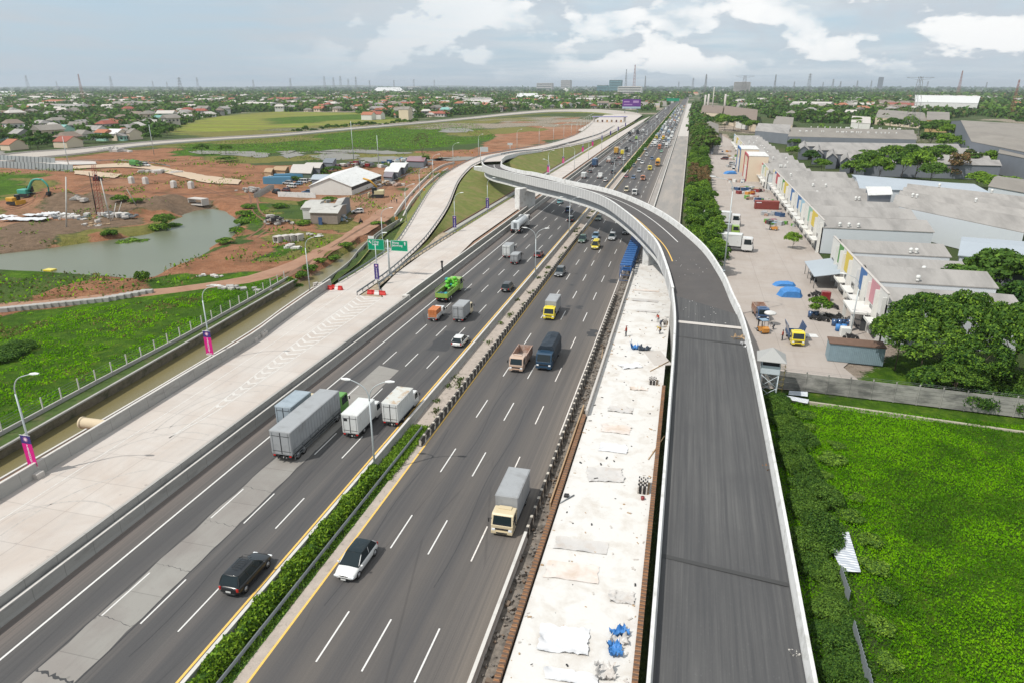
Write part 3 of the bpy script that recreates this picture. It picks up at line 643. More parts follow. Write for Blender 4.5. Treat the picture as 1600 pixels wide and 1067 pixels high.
# dark repair patches and cracks on the carriageways
rp = MB(); R_ = random.Random(5)
for (x, y, w, l) in [(-13.6, 137, 1.6, 3.0), (-17.4, 118, 1.0, 2.0), (-19.3, 118.5, .8, 1.2), (-13.4, 104, 1.4, 3.5), (-21.0, 133, .7, 1.0), (-36.5, 92, 3.0, 9), (-42.5, 62, .25, 30), (-32.4, 58, .10, 38), (-35.6, 30, .07, 26), (-24.6, 38, .06, 30), (-17.0, 42, .06, 34), (-20.9, 62, .06, 30), (-16.9, 88, .3, 12)]:
 n = 14; L = [Vector((x + .1*R_.uniform(-1, 1)*min(w, 1) + .25*math.sin(i*.7), y + l*i/n, .008)) for i in range(n+1)]
 rp.ruled(L, [p + Vector((w*(1+.12*R_.uniform(-1, 1)), 0, 0)) for p in L])
# crack across the concrete lane
for (y, w) in [(27.4, .28), (32.9, .06), (39.2, .06), (45.6, .06), (51.5, .06)]:
 n = 16; L = [Vector((-40.9 + 3.45*i/n, y + R_.uniform(-.12, .12) - .35*i/n, .012)) for i in range(n+1)]
 rp.ruled([p + Vector((0, w*R_.uniform(.2, 1.2), 0)) for p in L], L)
for x in (-41.05, -37.42):
 n = 40; L = [Vector((x + R_.uniform(-.05, .05), 10 + 48*i/n, .012)) for i in range(n+1)]
 rp.ruled(L, [p + Vector((R_.uniform(.04, .14), 0, 0)) for p in L])
rp.build('asphalt_repairs', flat('bitumen_seal', (0.045, 0.045, 0.047), .7, False, var=.2), kind='structure')
# collector road beside the motorway (pale new concrete)
def at(curve, y):
 for (x0, y0), (x1, y1) in zip(curve, curve[1:]):
  if y0 <= y <= y1: return x0 + (x1-x0)*(y-y0)/(y1-y0)
 return curve[0][0] if y < curve[0][1] else curve[-1][0]
RR = [(-47.75, -10), (-47.8, 112), (-49.0, 116), (-49.2, 140), (-51.3, 165), (-51.4, 470), (-50.5, 900), (-52, 1150)]
ys = [-5, 20, 40, 60, 80, 90, 100, 108, 113.4]
sheet('collector_road', [Vector((at(SVCL, y), y, .9)) for y in ys], [Vector((at(RR, y), y, .9)) for y in ys], M['svc'])
ys2 = [113.4, 118, 130, 150, 165, 200, 260, 320, 400, 460, 600, 820, 950]
LL = [(-53.1, 113.4), (-56.6, 119.5), (-58.6, 140), (-58.9, 171), (-59.2, 320), (-58.6, 460), (-55.6, 817), (-51.5, 950)]
sheet('collector_road', [Vector((at(LL, y), y, .9)) for y in ys2], [Vector((at(RR, y), y, .9)) for y in ys2], M['svc'])
# left ramp that climbs to the junction
def C3(pts, n): return crom([G(*p) for p in pts], n)
RL = crom([(-65.6, 113.4, .9), (-66.0, 118, .9), (-66.2, 126, .9), (-67.0, 140, .95), (-69.6, 160, 1.3)] + [G(*p) for p in [(672, 297, 3), (700, 270, 4.5), (745, 247, 6.3), (785, 238.5, 6.8), (860, 224.5, 5.6), (905, 209, 3.6), (926, 193, 1.6)]], 90)
RRt = crom([(-58.1, 113.4, .9), (-58.3, 118, .9), (-58.9, 130, .9), (-61.2, 150.5, 1.1)] + [G(*p) for p in [(672, 367, 1.8), (700, 325, 3.0), (717, 285, 4.7), (737, 262, 6.2), (749, 256.5, 6.8), (763, 250, 7.2), (815, 238.5, 7.0), (860, 231.5, 5.8), (936, 209, 3.0), (960, 196, 1.6)]], 90)
sheet('left_ramp', RL, RRt, M['svc'], 2)
sheet('gore', [Vector((-65.6, 113.4, .9)), Vector((-66.0, 118, .9))], [Vector((-53.1, 113.4, .9)), Vector((-56.6, 119.5, .9))], M['svc']) if False else None
# loop beyond the flyover down to the toll plaza
LPL = C3([(753, 254, 8.0), (761, 248.5, 7.6), (792, 241, 7.0), (815, 238, 6.6), (860, 231.8, 5.4), (936, 210.5, 2.6), (960, 198, 1.6)], 60)
LPR = C3([(784, 252.5, 8.2), (789, 248, 7.8), (796, 245.5, 7.4), (823, 241, 6.4), (860, 235, 5.2), (932, 219, 2.0), (975, 197, 1.6)], 60)
sheet('loop_road', LPL, LPR, M['svc'], 2)
TP = [G(x, y, 1.6) for x, y in [(903, 204), (920, 194), (926, 189), (945, 180), (975, 179), (1003, 181), (990, 190), (975, 199), (940, 217), (928, 212)]]
MB().add(TP, [tuple(range(len(TP)))][::-1]).build('toll_plaza', M['svc'], kind='structure')
# long curved road on the far side of the interchange
FRL = C3([(-300, 300, .6), (0, 244, .6), (120, 234, .8), (230, 223, .8), (340, 216, 1), (440, 210, 1), (560, 199.5, 1.2), (640, 193, 1.2), (740, 183.5, 1.4), (800, 177, 1.4), (860, 172.5, 1.5), (930, 172, 1.5), (985, 176, 1.5), (1003, 181, 1.6)], 120)
FRR = C3([(-300, 330, .6), (0, 256, .6), (120, 242, .8), (230, 228.5, .8), (340, 220, 1), (440, 213.5, 1), (560, 202.5, 1.2), (640, 195.5, 1.2), (740, 186.5, 1.4), (800, 180.5, 1.4), (860, 176, 1.5), (920, 175.5, 1.5), (955, 178.5, 1.5), (975, 184, 1.6)], 120)
sheet('far_road', FRL, FRR, flat('far_road_concrete', (0.38, 0.34, 0.30), .85, False, var=.08, sc=.1), 2)
# embankments of grass below the raised roads
def bank(name, C, d, m, z=-.1, n=3):
 """slope from a raised edge out to the ground, d metres per metre of height"""
 out = []
 for i, p in enumerate(C):
  a = C[max(i-1, 0)]; b = C[min(i+1, len(C)-1)]; t = Vector((b[0]-a[0], b[1]-a[1], 0)).normalized(); w = d*max(p[2]-z, .3)
  out.append(Vector((p[0]+t.y*w, p[1]-t.x*w, z)))
 lo = [p + Vector((0, 0, -.03)) for p in C]
 return sheet(name, lo, out, m, n) if d > 0 else sheet(name, out, lo, m, n)
M['slope'] = mat('embankment_grass', (0.125, 0.145, 0.030), .95, var=.3, sc=.5, sc2=3.0, dirt=(0.19, 0.155, 0.06), dirt_sc=.25, dirt_lo=.46, dirt_hi=.66, bump=.8, bsc=2.5)
bank('embankment_grass', [p for p in RL if p[1] > 117], -1.6, M['slope'])
bank('embankment_grass', [p for p in FRL if True], -2.0, M['slope']); bank('embankment_grass', [p for p in FRR if True], 2.0, M['slope'])
bank('embankment_grass', LPR[22:], 1.5, M['slope'], .4)
isl = [p for p in RRt if 117 < p[1] and p[0] < -58.0][:52]
isl = [p for p in isl if p[1] < 290]
def edge_r(p): return Vector((-62.6 if p[1] > 150 else max(-62.6, (p[0]-58.9)/2), p[1]*.985 + 2, .75))
sheet('island_grass', [p + Vector((.6, 0, -.05)) for p in isl], [Vector((min(max(p[0]+1.2, -62.6), -59.6) if p[1] < 175 else -62.6, p[1], .72)) for p in isl], M['slope'], 4)
kk = [p for p in LPR[6:] if p[0] < -60.5]
inner = [p + Vector((.6, 0, -.3)) for p in isl[-1:]] + [Vector((-84, 300, 5.4)), Vector((-78, 304, 5.8))] + [Vector((p[0]+.3, p[1], p[2]-.08)) for p in kk]
y0_, y1_ = inner[0].y, kk[-1].y - 8; Ln = [0]
for p, q in zip(inner, inner[1:]): Ln.append(Ln[-1] + (q-p).length)
sheet('island_grass', inner, [Vector((-62.6, y0_ + (y1_-y0_)*l/Ln[-1], .71)) for l in Ln], M['slope'], 5)
strip('drain_channel', -62.6, -60.9, .60, M['conc'], 150, 470); strip('grass_verge', -60.9, -58.9, .74, M['slope'], 122, 800)
dr = MB().sweep([Vector((-62.7, y, .70)) for y in (140, 200, 300, 470)], [(-.15, -.4), (.15, -.4), (.15, .22), (-.15, .22)]); dr.build('drain_kerb', flat('brown_kerb', (.17, .10, .06), .9, False), kind='structure')
strip('bare_strip', -51.4, -49.0, .55, mat('dirt_strip', (0.26, 0.16, 0.11), .95, var=.3, sc=1), 140, 470)
sheet('bare_strip', [Vector((x, y, .55)) for x, y in [(-49.05, 141), (-51.3, 165)]], [Vector((-48.9, 141, .55)), Vector((-48.9, 165, .55))], MATS['dirt_strip']) if False else None
# markings on the collector road
gm = MB()
def pline(b, P, w, z): b.ruled([Vector((p[0]-w/2, p[1], z)) for p in P], [Vector((p[0]+w/2, p[1], z)) for p in P])
ZG = .912
pline(gm, [(-57.5, 0), (-57.9, 20), (-58.1, 40), (-58.4, 53), (-58.9, 71), (-59.7, 89.5), (-61.3, 109), (-63.0, 125), (-64.2, 140)], .14, ZG)
GL = [(-54.0, 57), (-54.05, 64.4), (-54.7, 72), (-55.9, 83), (-57.0, 98), (-58.0, 113)]; GR = [(-54.0, 57), (-53.1, 64), (-53.0, 80), (-53.05, 113.4)]
pline(gm, GL, .17, ZG); pline(gm, GR, .17, ZG)
y = 65.0
while y < 112.5:
 xl, xr = at(GL, y+1), at(GR, y+1); xm = xl + (xr-xl)*.42; w = .52
 lv = (xm-xl)*.9; rv = (xr-xm)*.55
 gm.add([(xl+.12, y+lv, ZG+.002), (xm, y, ZG+.002), (xm, y+w, ZG+.002), (xl+.12, y+lv+w, ZG+.002)], [(0, 1, 2, 3)])
 gm.add([(xm, y, ZG+.002), (xr-.12, y+rv, ZG+.002), (xr-.12, y+rv+w, ZG+.002), (xm, y+w, ZG+.002)], [(0, 1, 2, 3)])
 y += 1.78
MB().ruled([Vector((p[0]+.25, p[1], .86)) for p in RRt if p[1] < 178 and p[2] < 2.4], [Vector((max(at(LL, p[1])-.25, p[0]+.3), p[1], .84)) for p in RRt if p[1] < 178 and p[2] < 2.4]).build('gore_stone', mat('gore_stones', (.36, .29, .21), .95, var=.3, sc=1.2, dirt=(.20, .17, .12), dirt_sc=.9, dirt_lo=.45, dirt_hi=.6), kind='structure')
gm.build('gore_markings', mat('gore_paint', (.57, .55, .52), .7, var=.05, dirt=(.47, .44, .41), dirt_sc=2.2, dirt_lo=.42, dirt_hi=.62), kind='structure')
# tyre scuffs in arcs
sk = MB()
for (cx, cy, r, a0, a1) in [(-50.4, 62, 5.5, 100, 200), (-50.6, 62, 6.6, 95, 205), (-51.5, 46, 8, 80, 180), (-51.4, 46, 9.4, 75, 185), (-49.0, 40, 7, 110, 190), (-56.0, 96, 9, 120, 200), (-52, 30, 9, 60, 170)]:
 P = [Vector((cx+r*math.cos(math.radians(a)), cy+1.6*r*math.sin(math.radians(a)), .906)) for a in np.linspace(a0, a1, 26)]
 P = [p for p in P if p.x < -48.2 and p.x > -60]
 if len(P) > 2: sk.ruled(P, offset(P, .14))
sk.build('tyre_scuffs', mat('scuff_grey', (.34, .32, .30), .9, var=.05, dirt=(.44, .41, .38), dirt_sc=3, dirt_lo=.4, dirt_hi=.6), kind='structure')
# carriageway extension to the right (white geotextile on fresh concrete) and the paved part beyond the flyover
strip('construction_strip', -8.9, -.5, 1.2, M['geo'], 5, 150)
strip('new_carriageway', -8.8, -.4, .35, mat('grey_subbase', (.25, .235, .22), .95, var=.12, sc=.3, stretch=(1, .15, 1), dirt=(.34, .30, .265), dirt_sc=.25, dirt_lo=.45, dirt_hi=.7), 150, 586)
strip('new_carriageway', -8.8, -.4, .35, M['concp'], 586, 1700)
strip('ditch', -11.2, -8.7, -.10, M['ditch'], 0, 175); strip('shoulder', -11.2, -9.3, .02, MATS['grey_subbase'], 175, 2400)
strip('road_verge', -.4, 12.6, -.04, mat('verge_scrub', (0.07, 0.085, 0.03), .95, var=.4, sc=.8), 108, 900)
# ------------------------------------------------ walls and barriers (each a thing)
JER = [(-.20, 0), (.20, 0), (.13, .25), (.09, .9), (-.09, .9), (-.13, .25)]
def jersey(h, wb=.22, wt=.10): return [(-wb, 0), (wb, 0), (wb*.6, .28*h), (wt, h), (-wt, h), (-wb*.6, .28*h)]
def wall(name, x, z0, h, m, label, y0=0, y1=2600, wb=.22, wt=.1, capm=None, group=None, cat='barrier'):
 P = line(x, z0, y0, y1)
 root = empty(name, (x, (y0+min(y1, 200))/2, z0), label=label, cat=cat, group=group)
 inv = Matrix.Translation(-root.location)
 b = MB().sweep([inv @ p for p in P], jersey(h, wb, wt)); b.build('barrier_wall', m, root)
 if capm: MB().sweep([inv @ p + Vector((0, 0, h)) for p in P], [(-wt-.015, -.02), (wt+.015, -.02), (wt+.015, .05), (-wt-.015, .05)]).build('coping', capm, root)
 return root
wall('concrete_barrier', -47.08, 0, 1.25, M['conc'], 'long grey concrete barrier with a pale top along the outbound shoulder', 0, 1500, .14, .12, M['cap'])
wall('concrete_barrier', -47.62, 0.0, 1.98, M['conc'], 'taller plain grey concrete barrier backing the collector road edge', 0, 112.6, .16, .14)
wall('concrete_barrier', -48.9, 0.0, 1.55, M['conc'], 'grey barrier edging the bare dirt strip beyond the barrier step', 113, 800, .16, .14, M['cap'])
b = MB().box((-48.25, 112.9, .85), (1.5, .5, 1.7)); b.bbox((-48.25, 112.9, 1.75), (1.3, .7, .25), .04).build('barrier_end_block', M['cap'], label='pale block that closes the step between the two outbound barriers', cat='concrete block')
wall('concrete_barrier', -29.55, 0, .95, M['conc'], 'grey median barrier with a cream top beside the outbound fast lane', 0, 2400, .30, .13, M['cap'])
wall('striped_barrier', -26.45, 0, .85, M['zig'], 'low dark median barrier with worn pale chevron stripes', 63.5, 186, .2, .12)
wall('concrete_barrier', -26.45, 0, .85, M['conc'], 'grey median barrier of the inbound lanes beyond the flyover', 186, 335, .2, .12, M['cap'])
wall('concrete_barrier', -11.15, 0, .75, M['cap'], 'weathered pale barrier at the inbound shoulder near the truck', 5, 50, .2, .12, M['cap'])
wall('striped_barrier', -11.15, 0, .8, M['zig'], 'dark barrier with rubbed off stripes beside the rubble ditch', 50, 128, .2, .12)
wall('concrete_barrier', -9.15, 0, 1.05, M['cap'], 'pale barrier between the inbound lanes and the unfinished carriageway', 186, 1700, .2, .14)
wall('concrete_barrier', -.45, 0, 1.15, M['concp'], 'thin pale wall on the outer edge of the unfinished carriageway', 150, 1700, .2, .14)
# canal side wall of the collector road, following its bend
def curvewall(name, C, h, wb, wt, m, label, capm=None, cat='barrier', off=0.0):
 P = offset([Vector(p) for p in C], off); root = empty(name, P[0], label=label, cat=cat); inv = Matrix.Translation(-root.location)
 MB().sweep([inv @ p for p in P], [(-wb, -.9), (wb, -.9), (wb, .0), (wt, h), (-wt, h), (-wb, 0)]).build('barrier_wall', m, root)
 if capm: MB().sweep([inv @ p + Vector((0, 0, h)) for p in P], [(-wt-.03, -.02), (wt+.03, -.02), (wt+.03, .05), (-wt-.03, .05)]).build('coping', capm, root)
 return root
curvewall('concrete_barrier', crom([(x-.3, y, .9) for x, y in SVCL if y < 118.5], 40), 1.45, .24, .12, M['conc'], 'tall grey concrete barrier between the collector road and the canal', M['cap'])
# rusty formwork along both sides of the white strip and the bare wall beyond
M['rustrib'] = stripes_mat('rusty_ribs', (.30, .155, .075), (.10, .06, .04), 1, .42, .62, 0, .3)
def railwall(name, x, y0, y1, z0, h, w, m, label, cat, ribs=False):
 root = empty(name, (x, y0, 0), label=label, cat=cat)
 b = MB().box((0, (y1-y0)/2, z0+h/2), (w, y1-y0, h)); b.build('side_form', m, root)
 if ribs:
  r = MB()
  k = int((y1-y0)/.42)
  for i in range(k): r.box((0, i*.42+.2, z0+h+.02), (w*.9, .10, .05)); 
  r.build('tie_bars', M['rust'], root, kind='stuff')
 return root
railwall('formwork', -9.25, 8, 73, -.1, 1.62, .42, M['rustrib'], 'rusty brown steel formwork on the motorway side of the white strip', 'formwork', True)
railwall('formwork', -.42, 8, 84, .9, .55, .42, M['rustrib'], 'rusty brown rebar edge between the white strip and the ramp wall', 'formwork', True)
railwall('retaining_wall', -9.05, 73.2, 143, -.1, 2.05, .26, M['concp'], 'bare pale retaining wall with panel joints along the white strip', 'wall')
b = MB().box((-9.9, 66, .35), (.15, 22, .9)); b.build('timber_form', M['wood'], label='weathered plank form lying along the rubble ditch', cat='formwork')
# ------------------------------------------------ the elevated ramp and flyover
Ns = [(.3, 8, 1.1), (.3, 36, 1.6), (.3, 54, 2.6), (.3, 72, 3.5), (.3, 88, 4.4), (.1, 100, 5.2), (-.6, 110.5, 6.0)]
Fs = [(10.85, 8, 1.1), (10.85, 36, 1.6), (10.85, 54, 2.6), (10.8, 72, 3.5), (10.6, 88, 4.4), (10.2, 99, 5.1), (9.8, 104, 5.5)]
Nt = [(1050, 450, 7.2), (1040, 415, 8.5), (1026, 380, 9.7), (1007, 358, 10.4), (977, 331, 11.1), (940, 307, 11.5), (890, 291, 11.6), (833, 278.5, 11.3), (788, 268, 10.7), (766, 263, 10.3), (755, 258, 10), (753, 254, 9.5)]
Ft = [(1160, 500, 6.4), (1147, 460, 7.4), (1128, 420, 8.5), (1093, 375, 9.7), (1030, 328, 11), (960, 298, 11.4), (890, 282.5, 11.5), (838, 270, 11.2), (817.6, 267, 11), (797, 262, 10.7), (784.6, 257, 10.3), (784, 252.5, 9.8)]
Nb = [(*G2(*p), p[2]-1.2) for p in Nt]; Fb = [(*G2(*p), p[2]-1.2) for p in Ft]
N1 = crom(Ns, 40); F1 = crom(Fs, 40)
N2 = crom([N1[-1]] + Nb[1:], 90); F2 = crom([F1[-1]] + Fb[1:], 90)
fly = empty('flyover', (5.5, 60, 0), label='curved white flyover and its long asphalt approach ramp crossing over the motorway', cat='flyover')
FI = Matrix.Translation(-fly.location)
L_ = lambda P: [FI @ Vector(p) for p in P]
MB().ruled(L_(offset(N1, .3)), L_(offset(F1, -.3)), 0, 2).build('ramp_roadway', M['rampasph'], fly)
MB().ruled(L_(offset(N2, .3)), L_(offset(F2, -.3)), 0, 3).build('bridge_deck', mat('deck_asphalt', (0.078, 0.072, 0.070), .8, var=.12, sc=.4, sc2=6, dirt=(.095, .085, .08), dirt_sc=.3), fly)
PAR = [(0, -.3), (.42, -.3), (.40, .25), (.26, 1.1), (0, 1.1)]
MB().sweep(L_(N1), PAR).build('parapet', M['white'], fly, label='left parapet of the approach ramp')
MB().sweep(L_(F1), [(-d, z) for d, z in PAR][::-1]).build('parapet', M['white'], fly, label='right parapet of the approach ramp')
MB().sweep(L_(N1), [(.03, -6.0), (.3, -6.0), (.3, -.3), (.03, -.3)]).build('retaining_wall', M['conc'], fly)
MB().sweep(L_(F1), [(-.3, -6.0), (-.03, -6.0), (-.03, -.3), (-.3, -.3)]).build('retaining_wall', M['conc'], fly)
M['ribs'] = stripes_mat('fascia_ribs', (.43, .43, .43), (.60, .60, .59), 0, .9, .13, 0, .12)
MB().sweep(L_(N2), [(0, -1.25), (.5, -1.25), (.5, -.05), (.32, 1.2), (0, 1.2)]).build('parapet', M['ribs'], fly, label='ribbed white outer parapet on the inside of the curve')
MB().sweep(L_(N2), [(-.05, 1.2), (.38, 1.2), (.38, 1.27), (-.05, 1.27)]).build('handrail', M['white'], fly)
MB().sweep(L_(F2), [(-.32, 1.2), (-.5, -.05), (-.5, -1.0), (0, -1.0), (0, 1.2)]).build('parapet', M['white'], fly, label='white parapet on the outside of the curve')
n3 = N2[6:]; f3 = F2[6:]
MB().sweep(L_(offset(n3, 1.3)), [(0, -3.0), (.4, -3.0), (.4, -1.0), (0, -1.0)]).sweep(L_(offset(n3, 1.0)), [(0, -3.45), (1.2, -3.45), (1.2, -3.0), (0, -3.0)]).build('girder', M['girder'], fly)
MB().sweep(L_(offset(f3, -1.7)), [(0, -3.45), (.5, -3.45), (.5, -.9), (0, -.9)]).build('girder', M['girder'], fly)
MB().ruled(L_(offset(f3, -1.2, -3.3)), L_(offset(n3, 1.2, -3.3)), 0, 2).build('soffit', M['girder'], fly)
MB().ruled(L_(offset(F2, -.4, -.5)), L_(offset(N2, .4, -.5)), 0, 2).build('deck_slab', M['girder'], fly)
MB().sweep(L_(offset(n3, .86)), [(0, -3.5), (.14, -3.5), (.14, -2.98), (0, -2.98)]).build('girder_flange', M['white'], fly)
# white marks on the bridge, joint, lane line
mid = [a.lerp(b, .60) for a, b in zip(N2, F2)]
MB().ruled(L_([p + Vector((0, 0, .012)) for p in mid[16:]]), L_(offset([p + Vector((0, 0, .012)) for p in mid[16:]], .2))).build('lane_line', M['lane'], fly)
yl = offset(N2, 1.9, .012)[1:46]; MB().ruled(L_(yl), L_(offset(yl, .2))).build('yellow_line', M['yellow'], fly)
j0 = Vector(G(1057, 488, 5.25)); j1 = Vector(G(1153, 492, 5.25)); kq = 5.3
JZ = lambda p: Vector((p[0], p[1], kq))
def zramp(y): return float(np.interp(y, [p[1] for p in Ns], [p[2] for p in Ns]))
yj = 99.0
MB().add([tuple(FI @ Vector((.75, yj, zramp(yj)+.03))), tuple(FI @ Vector((9.75, yj-.8, zramp(yj)+.03))), tuple(FI @ Vector((9.75, yj+.1, zramp(yj)+.10))), tuple(FI @ Vector((.75, yj+.9, zramp(yj)+.10)))], [(0, 1, 2, 3)]).build('expansion_joint', M['concp'], fly)
for yb in (46.8, 93.2): 
 z = zramp(yb); MB().add([tuple(FI @ Vector(p)) for p in [(.75, yb+.6, z+.035), (10.3, yb-.6, z+.008), (10.3, yb-.15, z+.022), (.75, yb+1.05, z+.05)]], [(0, 1, 2, 3)]).build('paving_seam', flat('seam_dark', (.05, .05, .05), .8), fly)
# piers
def pier(px0, px1, name='pier'):
 pass
def add_pier(c, w, d, h, rz, label):
 b = MB().bbox((0, 0, h/2), (w, d, h), .12)
 o = b.build('pier', M['white'], fly, label=label); o.location = FI @ Vector(c); o.rotation_euler = (0, 0, rz); return o
add_pier((-49.9, 218.5, 0), 2.2, 7.6, 7.3, math.radians(-30), 'broad white wall pier between the collector road and the motorway')
add_pier((-5.2, 152, 0), 1.6, 7.5, 6.1, math.radians(-28), 'white wall pier in shade beyond the blue scaffold')
add_pier((*G(749, 279, 2.2)[:2], 0), 4.2, 3.0, 7.0, math.radians(12), 'white end pier standing in the grass slope')
# ---------------------------------------------------------------- vehicles
# every vehicle is built facing +Y, its middle at the origin, wheels on z = 0
def paint(name, col, rough=.28, **k): return mat('paint_' + name, col, rough, spec=.5, var=k.pop('var', .03), coat=.4, obj=True, **k)
P_WHITE = paint('white', (.60, .60, .59)); P_BLACK = paint('black', (.012, .013, .015)); P_SILVER = paint('silver', (.36, .37, .38)); P_GREY = paint('grey', (.10, .105, .11))
P_RED = paint('red', (.20, .018, .02)); P_BLUE = paint('blue', (.03, .075, .17)); P_LBLUE = paint('pale_blue', (.16, .27, .38)); P_YELLOW = paint('yellow', (.68, .55, .03)); P_TEAL = paint('teal', (.10, .27, .29))
P_GREEN = paint('green', (.10, .28, .04)); P_ORANGE = paint('orange', (.50, .22, .04)); P_MAROON = paint('maroon', (.10, .03, .03)); P_CREAM = paint('cream', (.56, .47, .31)); P_LIME = paint('lime', (.24, .38, .07)); P_DGREEN = paint('dark_green', (.05, .10, .07))
P_SALMON = paint('salmon', (.46, .16, .07), dirt=(.3, .2, .14), dirt_sc=2)
BOXW = mat('cargo_white', (.57, .58, .57), .5, var=.05, obj=True, dirt=(.40, .39, .36), dirt_sc=.9, dirt_lo=.55, dirt_hi=.75)
BOXG = mat('cargo_grey', (.30, .31, .32), .5, var=.06, obj=True, dirt=(.21, .21, .21), dirt_sc=.6, dirt_lo=.5, dirt_hi=.75)
BOXR = mat('cargo_rusty_roof', (.50, .50, .47), .6, var=.08, obj=True, dirt=(.36, .22, .10), dirt_sc=.9, dirt_lo=.48, dirt_hi=.62)
BOXB = mat('cargo_blue_grey', (.29, .34, .38), .5, var=.08, obj=True, dirt=(.18, .22, .25), dirt_sc=.7)
RUSTB = mat('dump_body_rusty', (.30, .17, .12), .8, var=.2, obj=True, dirt=(.42, .34, .30), dirt_sc=1, dirt_lo=.42, dirt_hi=.6)
def wheel(parent, x, y, r, w, dual=False):
 b = MB().cyl((-w/2, 0, 0), (w/2, 0, 0), r, 18, 0); o = b.build('wheel', M['tyre'], parent, (x, y, r))
 s = 1 if x > 0 else -1
 MB().cyl((s*w/2-s*.02, 0, 0), (s*(w/2+.015), 0, 0), r*.62, 14, 0).cyl((s*w/2, 0, 0), (s*(w/2+.04), 0, 0), r*.2, 8, 0).build('rim', M['rim'], o)
 return o
CARS = {}
def car(kind, body, name=None, loc=(0, 0, 0), rz=0.0, detail=True, roof=None, scale=1.0, rack=False, **tags):
 """kind: suv, hatch, sedan, mpv, van. Lofted lower body, glazed cabin with painted roof and pillars"""
 K = dict(suv=(4.55, 1.84, 1.72, .98, .34), hatch=(4.05, 1.72, 1.50, .90, .30), coupe=(4.45, 1.84, 1.56, .92, .32), sedan=(4.5, 1.75, 1.45, .88, .29), mpv=(4.35, 1.72, 1.70, .96, .31), van=(4.3, 1.66, 1.88, 1.0, .31))
 L, Wd, Hh, belt, R = K[kind]
 root = empty(name or {'suv': 'suv', 'hatch': 'car', 'coupe': 'car', 'sedan': 'car', 'mpv': 'minivan', 'van': 'van'}[kind], loc, rz, **tags)
 root.scale = (scale,)*3
 hl = L/2; hood = {'suv': 1.12, 'hatch': .95, 'coupe': .92, 'sedan': 1.15, 'mpv': .80, 'van': .35}[kind]; tailb = {'sedan': .75, 'coupe': .12}.get(kind, .06)
 def ring(y, w, z0, z1, sh=.10):
  w2 = w/2
  return [(-w2+.06, y, z0), (w2-.06, y, z0), (w2, y, z0+.14), (w2, y, z1-sh-.10), (w2-.035, y, z1-sh), (w2-.16, y, z1), (-w2+.16, y, z1), (-w2+.035, y, z1-sh), (-w2, y, z1-sh-.10), (-w2, y, z0+.14)]
 z0 = .22
 st = [(-hl, Wd*.80, z0+.16, belt-.22), (-hl+.10, Wd*.92, z0+.04, belt-.05), (-hl+.45, Wd*.99, z0, belt), (-hl*.3, Wd, z0, belt), (hl-hood-.55, Wd, z0, belt), (hl-hood, Wd, z0, belt-.02), (hl-.45, Wd*.97, z0, belt-.13), (hl-.14, Wd*.90, z0+.03, belt-.24), (hl, Wd*.76, z0+.10, belt-.38)]
 b = MB().loft([ring(y, w, a, c) for y, w, a, c in st], 0, None, True, False)
 cb, ct = -hl+tailb+.06, hl-hood
 rb = cb + {'coupe': .62, 'sedan': .75, 'hatch': .42, 'suv': .32, 'mpv': .25, 'van': .12}[kind]; rf = ct - {'van': .55, 'mpv': .85, 'coupe': .98}.get(kind, .95)
 wt = Wd*.72; wbm = Wd*.93
 g = MB()
 def cr(y, w, z): return [(-w/2, y, z), (w/2, y, z)]
 lo = [(-wbm/2, cb, belt-.03), (wbm/2, cb, belt-.03), (wbm/2, ct, belt-.05), (-wbm/2, ct, belt-.05)]
 hi = [(-wt/2, rb, Hh-.08), (wt/2, rb, Hh-.08), (wt/2, rf, Hh-.08), (-wt/2, rf, Hh-.08)]
 g.loft([lo, hi])
 n = 6; rr = []
 for i in range(n+1):
  y = rb-.03 + (rf+.05-rb+.03)*i/n; e = math.sin(math.pi*i/n)**.5 if 0 < i < n else 0
  w = wt + .04; zt = Hh - .05 + .05*e + .012
  rr.append([(-w/2-.02, y, Hh-.12), (w/2+.02, y, Hh-.12), (w/2+.02, y, Hh-.05), (w*.36, y, zt+.01), (-w*.36, y, zt+.01), (-w/2-.02, y, Hh-.05)])
 b.loft(rr, 1)
 def pil(p, q, t=.045):
  p = Vector(p); q = Vector(q); b.cyl(p, q, t, 5, 0, smooth=False)
 for s in (-1, 1):
  pil((s*wbm/2, ct-.02, belt-.05), (s*wt/2, rf, Hh-.06)); pil((s*wbm/2, cb+.04, belt-.03), (s*wt/2, rb, Hh-.06), .06)
  for f in ((.40, .74) if kind in ('suv', 'mpv', 'van') else (.45,)):
   y0 = cb+(ct-cb)*f; y1 = rb+(rf-rb)*f; pil((s*wbm/2, y0, belt-.03), (s*wt/2, y1, Hh-.06), .035)
  for yy in (-hl+.82, hl-.82): b.cyl((s*(Wd/2-.10), yy, R), (s*(Wd/2+.012), yy, R), R+.065, 16, 2)
  b.box((s*(Wd/2-.02), 0, z0+.06), (.06, L*.52, .10), 2)
 if detail:
  b.box((0, hl-.02, z0+.16), (Wd*.62, .08, .18), 2); b.box((0, hl-.05, belt-.36), (Wd*.5, .08, .13), 2)
  b.box((0, -hl+.02, z0+.12), (Wd*.74, .10, .2), 2)
  if rack:
   for x in (-.38, .38): b.box((x, -.35, Hh+.10), (.05, 1.7, .05), 2)
   for k in range(7): b.box((0, -1.15+k*.27, Hh+.10), (.82, .05, .045), 2)
   for x in (-.38, .38):
    for y in (-1.0, .3): b.box((x, y, Hh+.04), (.06, .06, .12), 2)
 bo = b.build('body', [body, roof or body, M['dark']], root)
 if detail:
  bo.data.polygons.foreach_set('use_smooth', [True]*len(bo.data.polygons)); md = bo.modifiers.new('round', 'SUBSURF'); md.levels = md.render_levels = 2
  md = bo.modifiers.new('soft', 'WEIGHTED_NORMAL') if False else None
 g.build('windows', M['glass'], root)
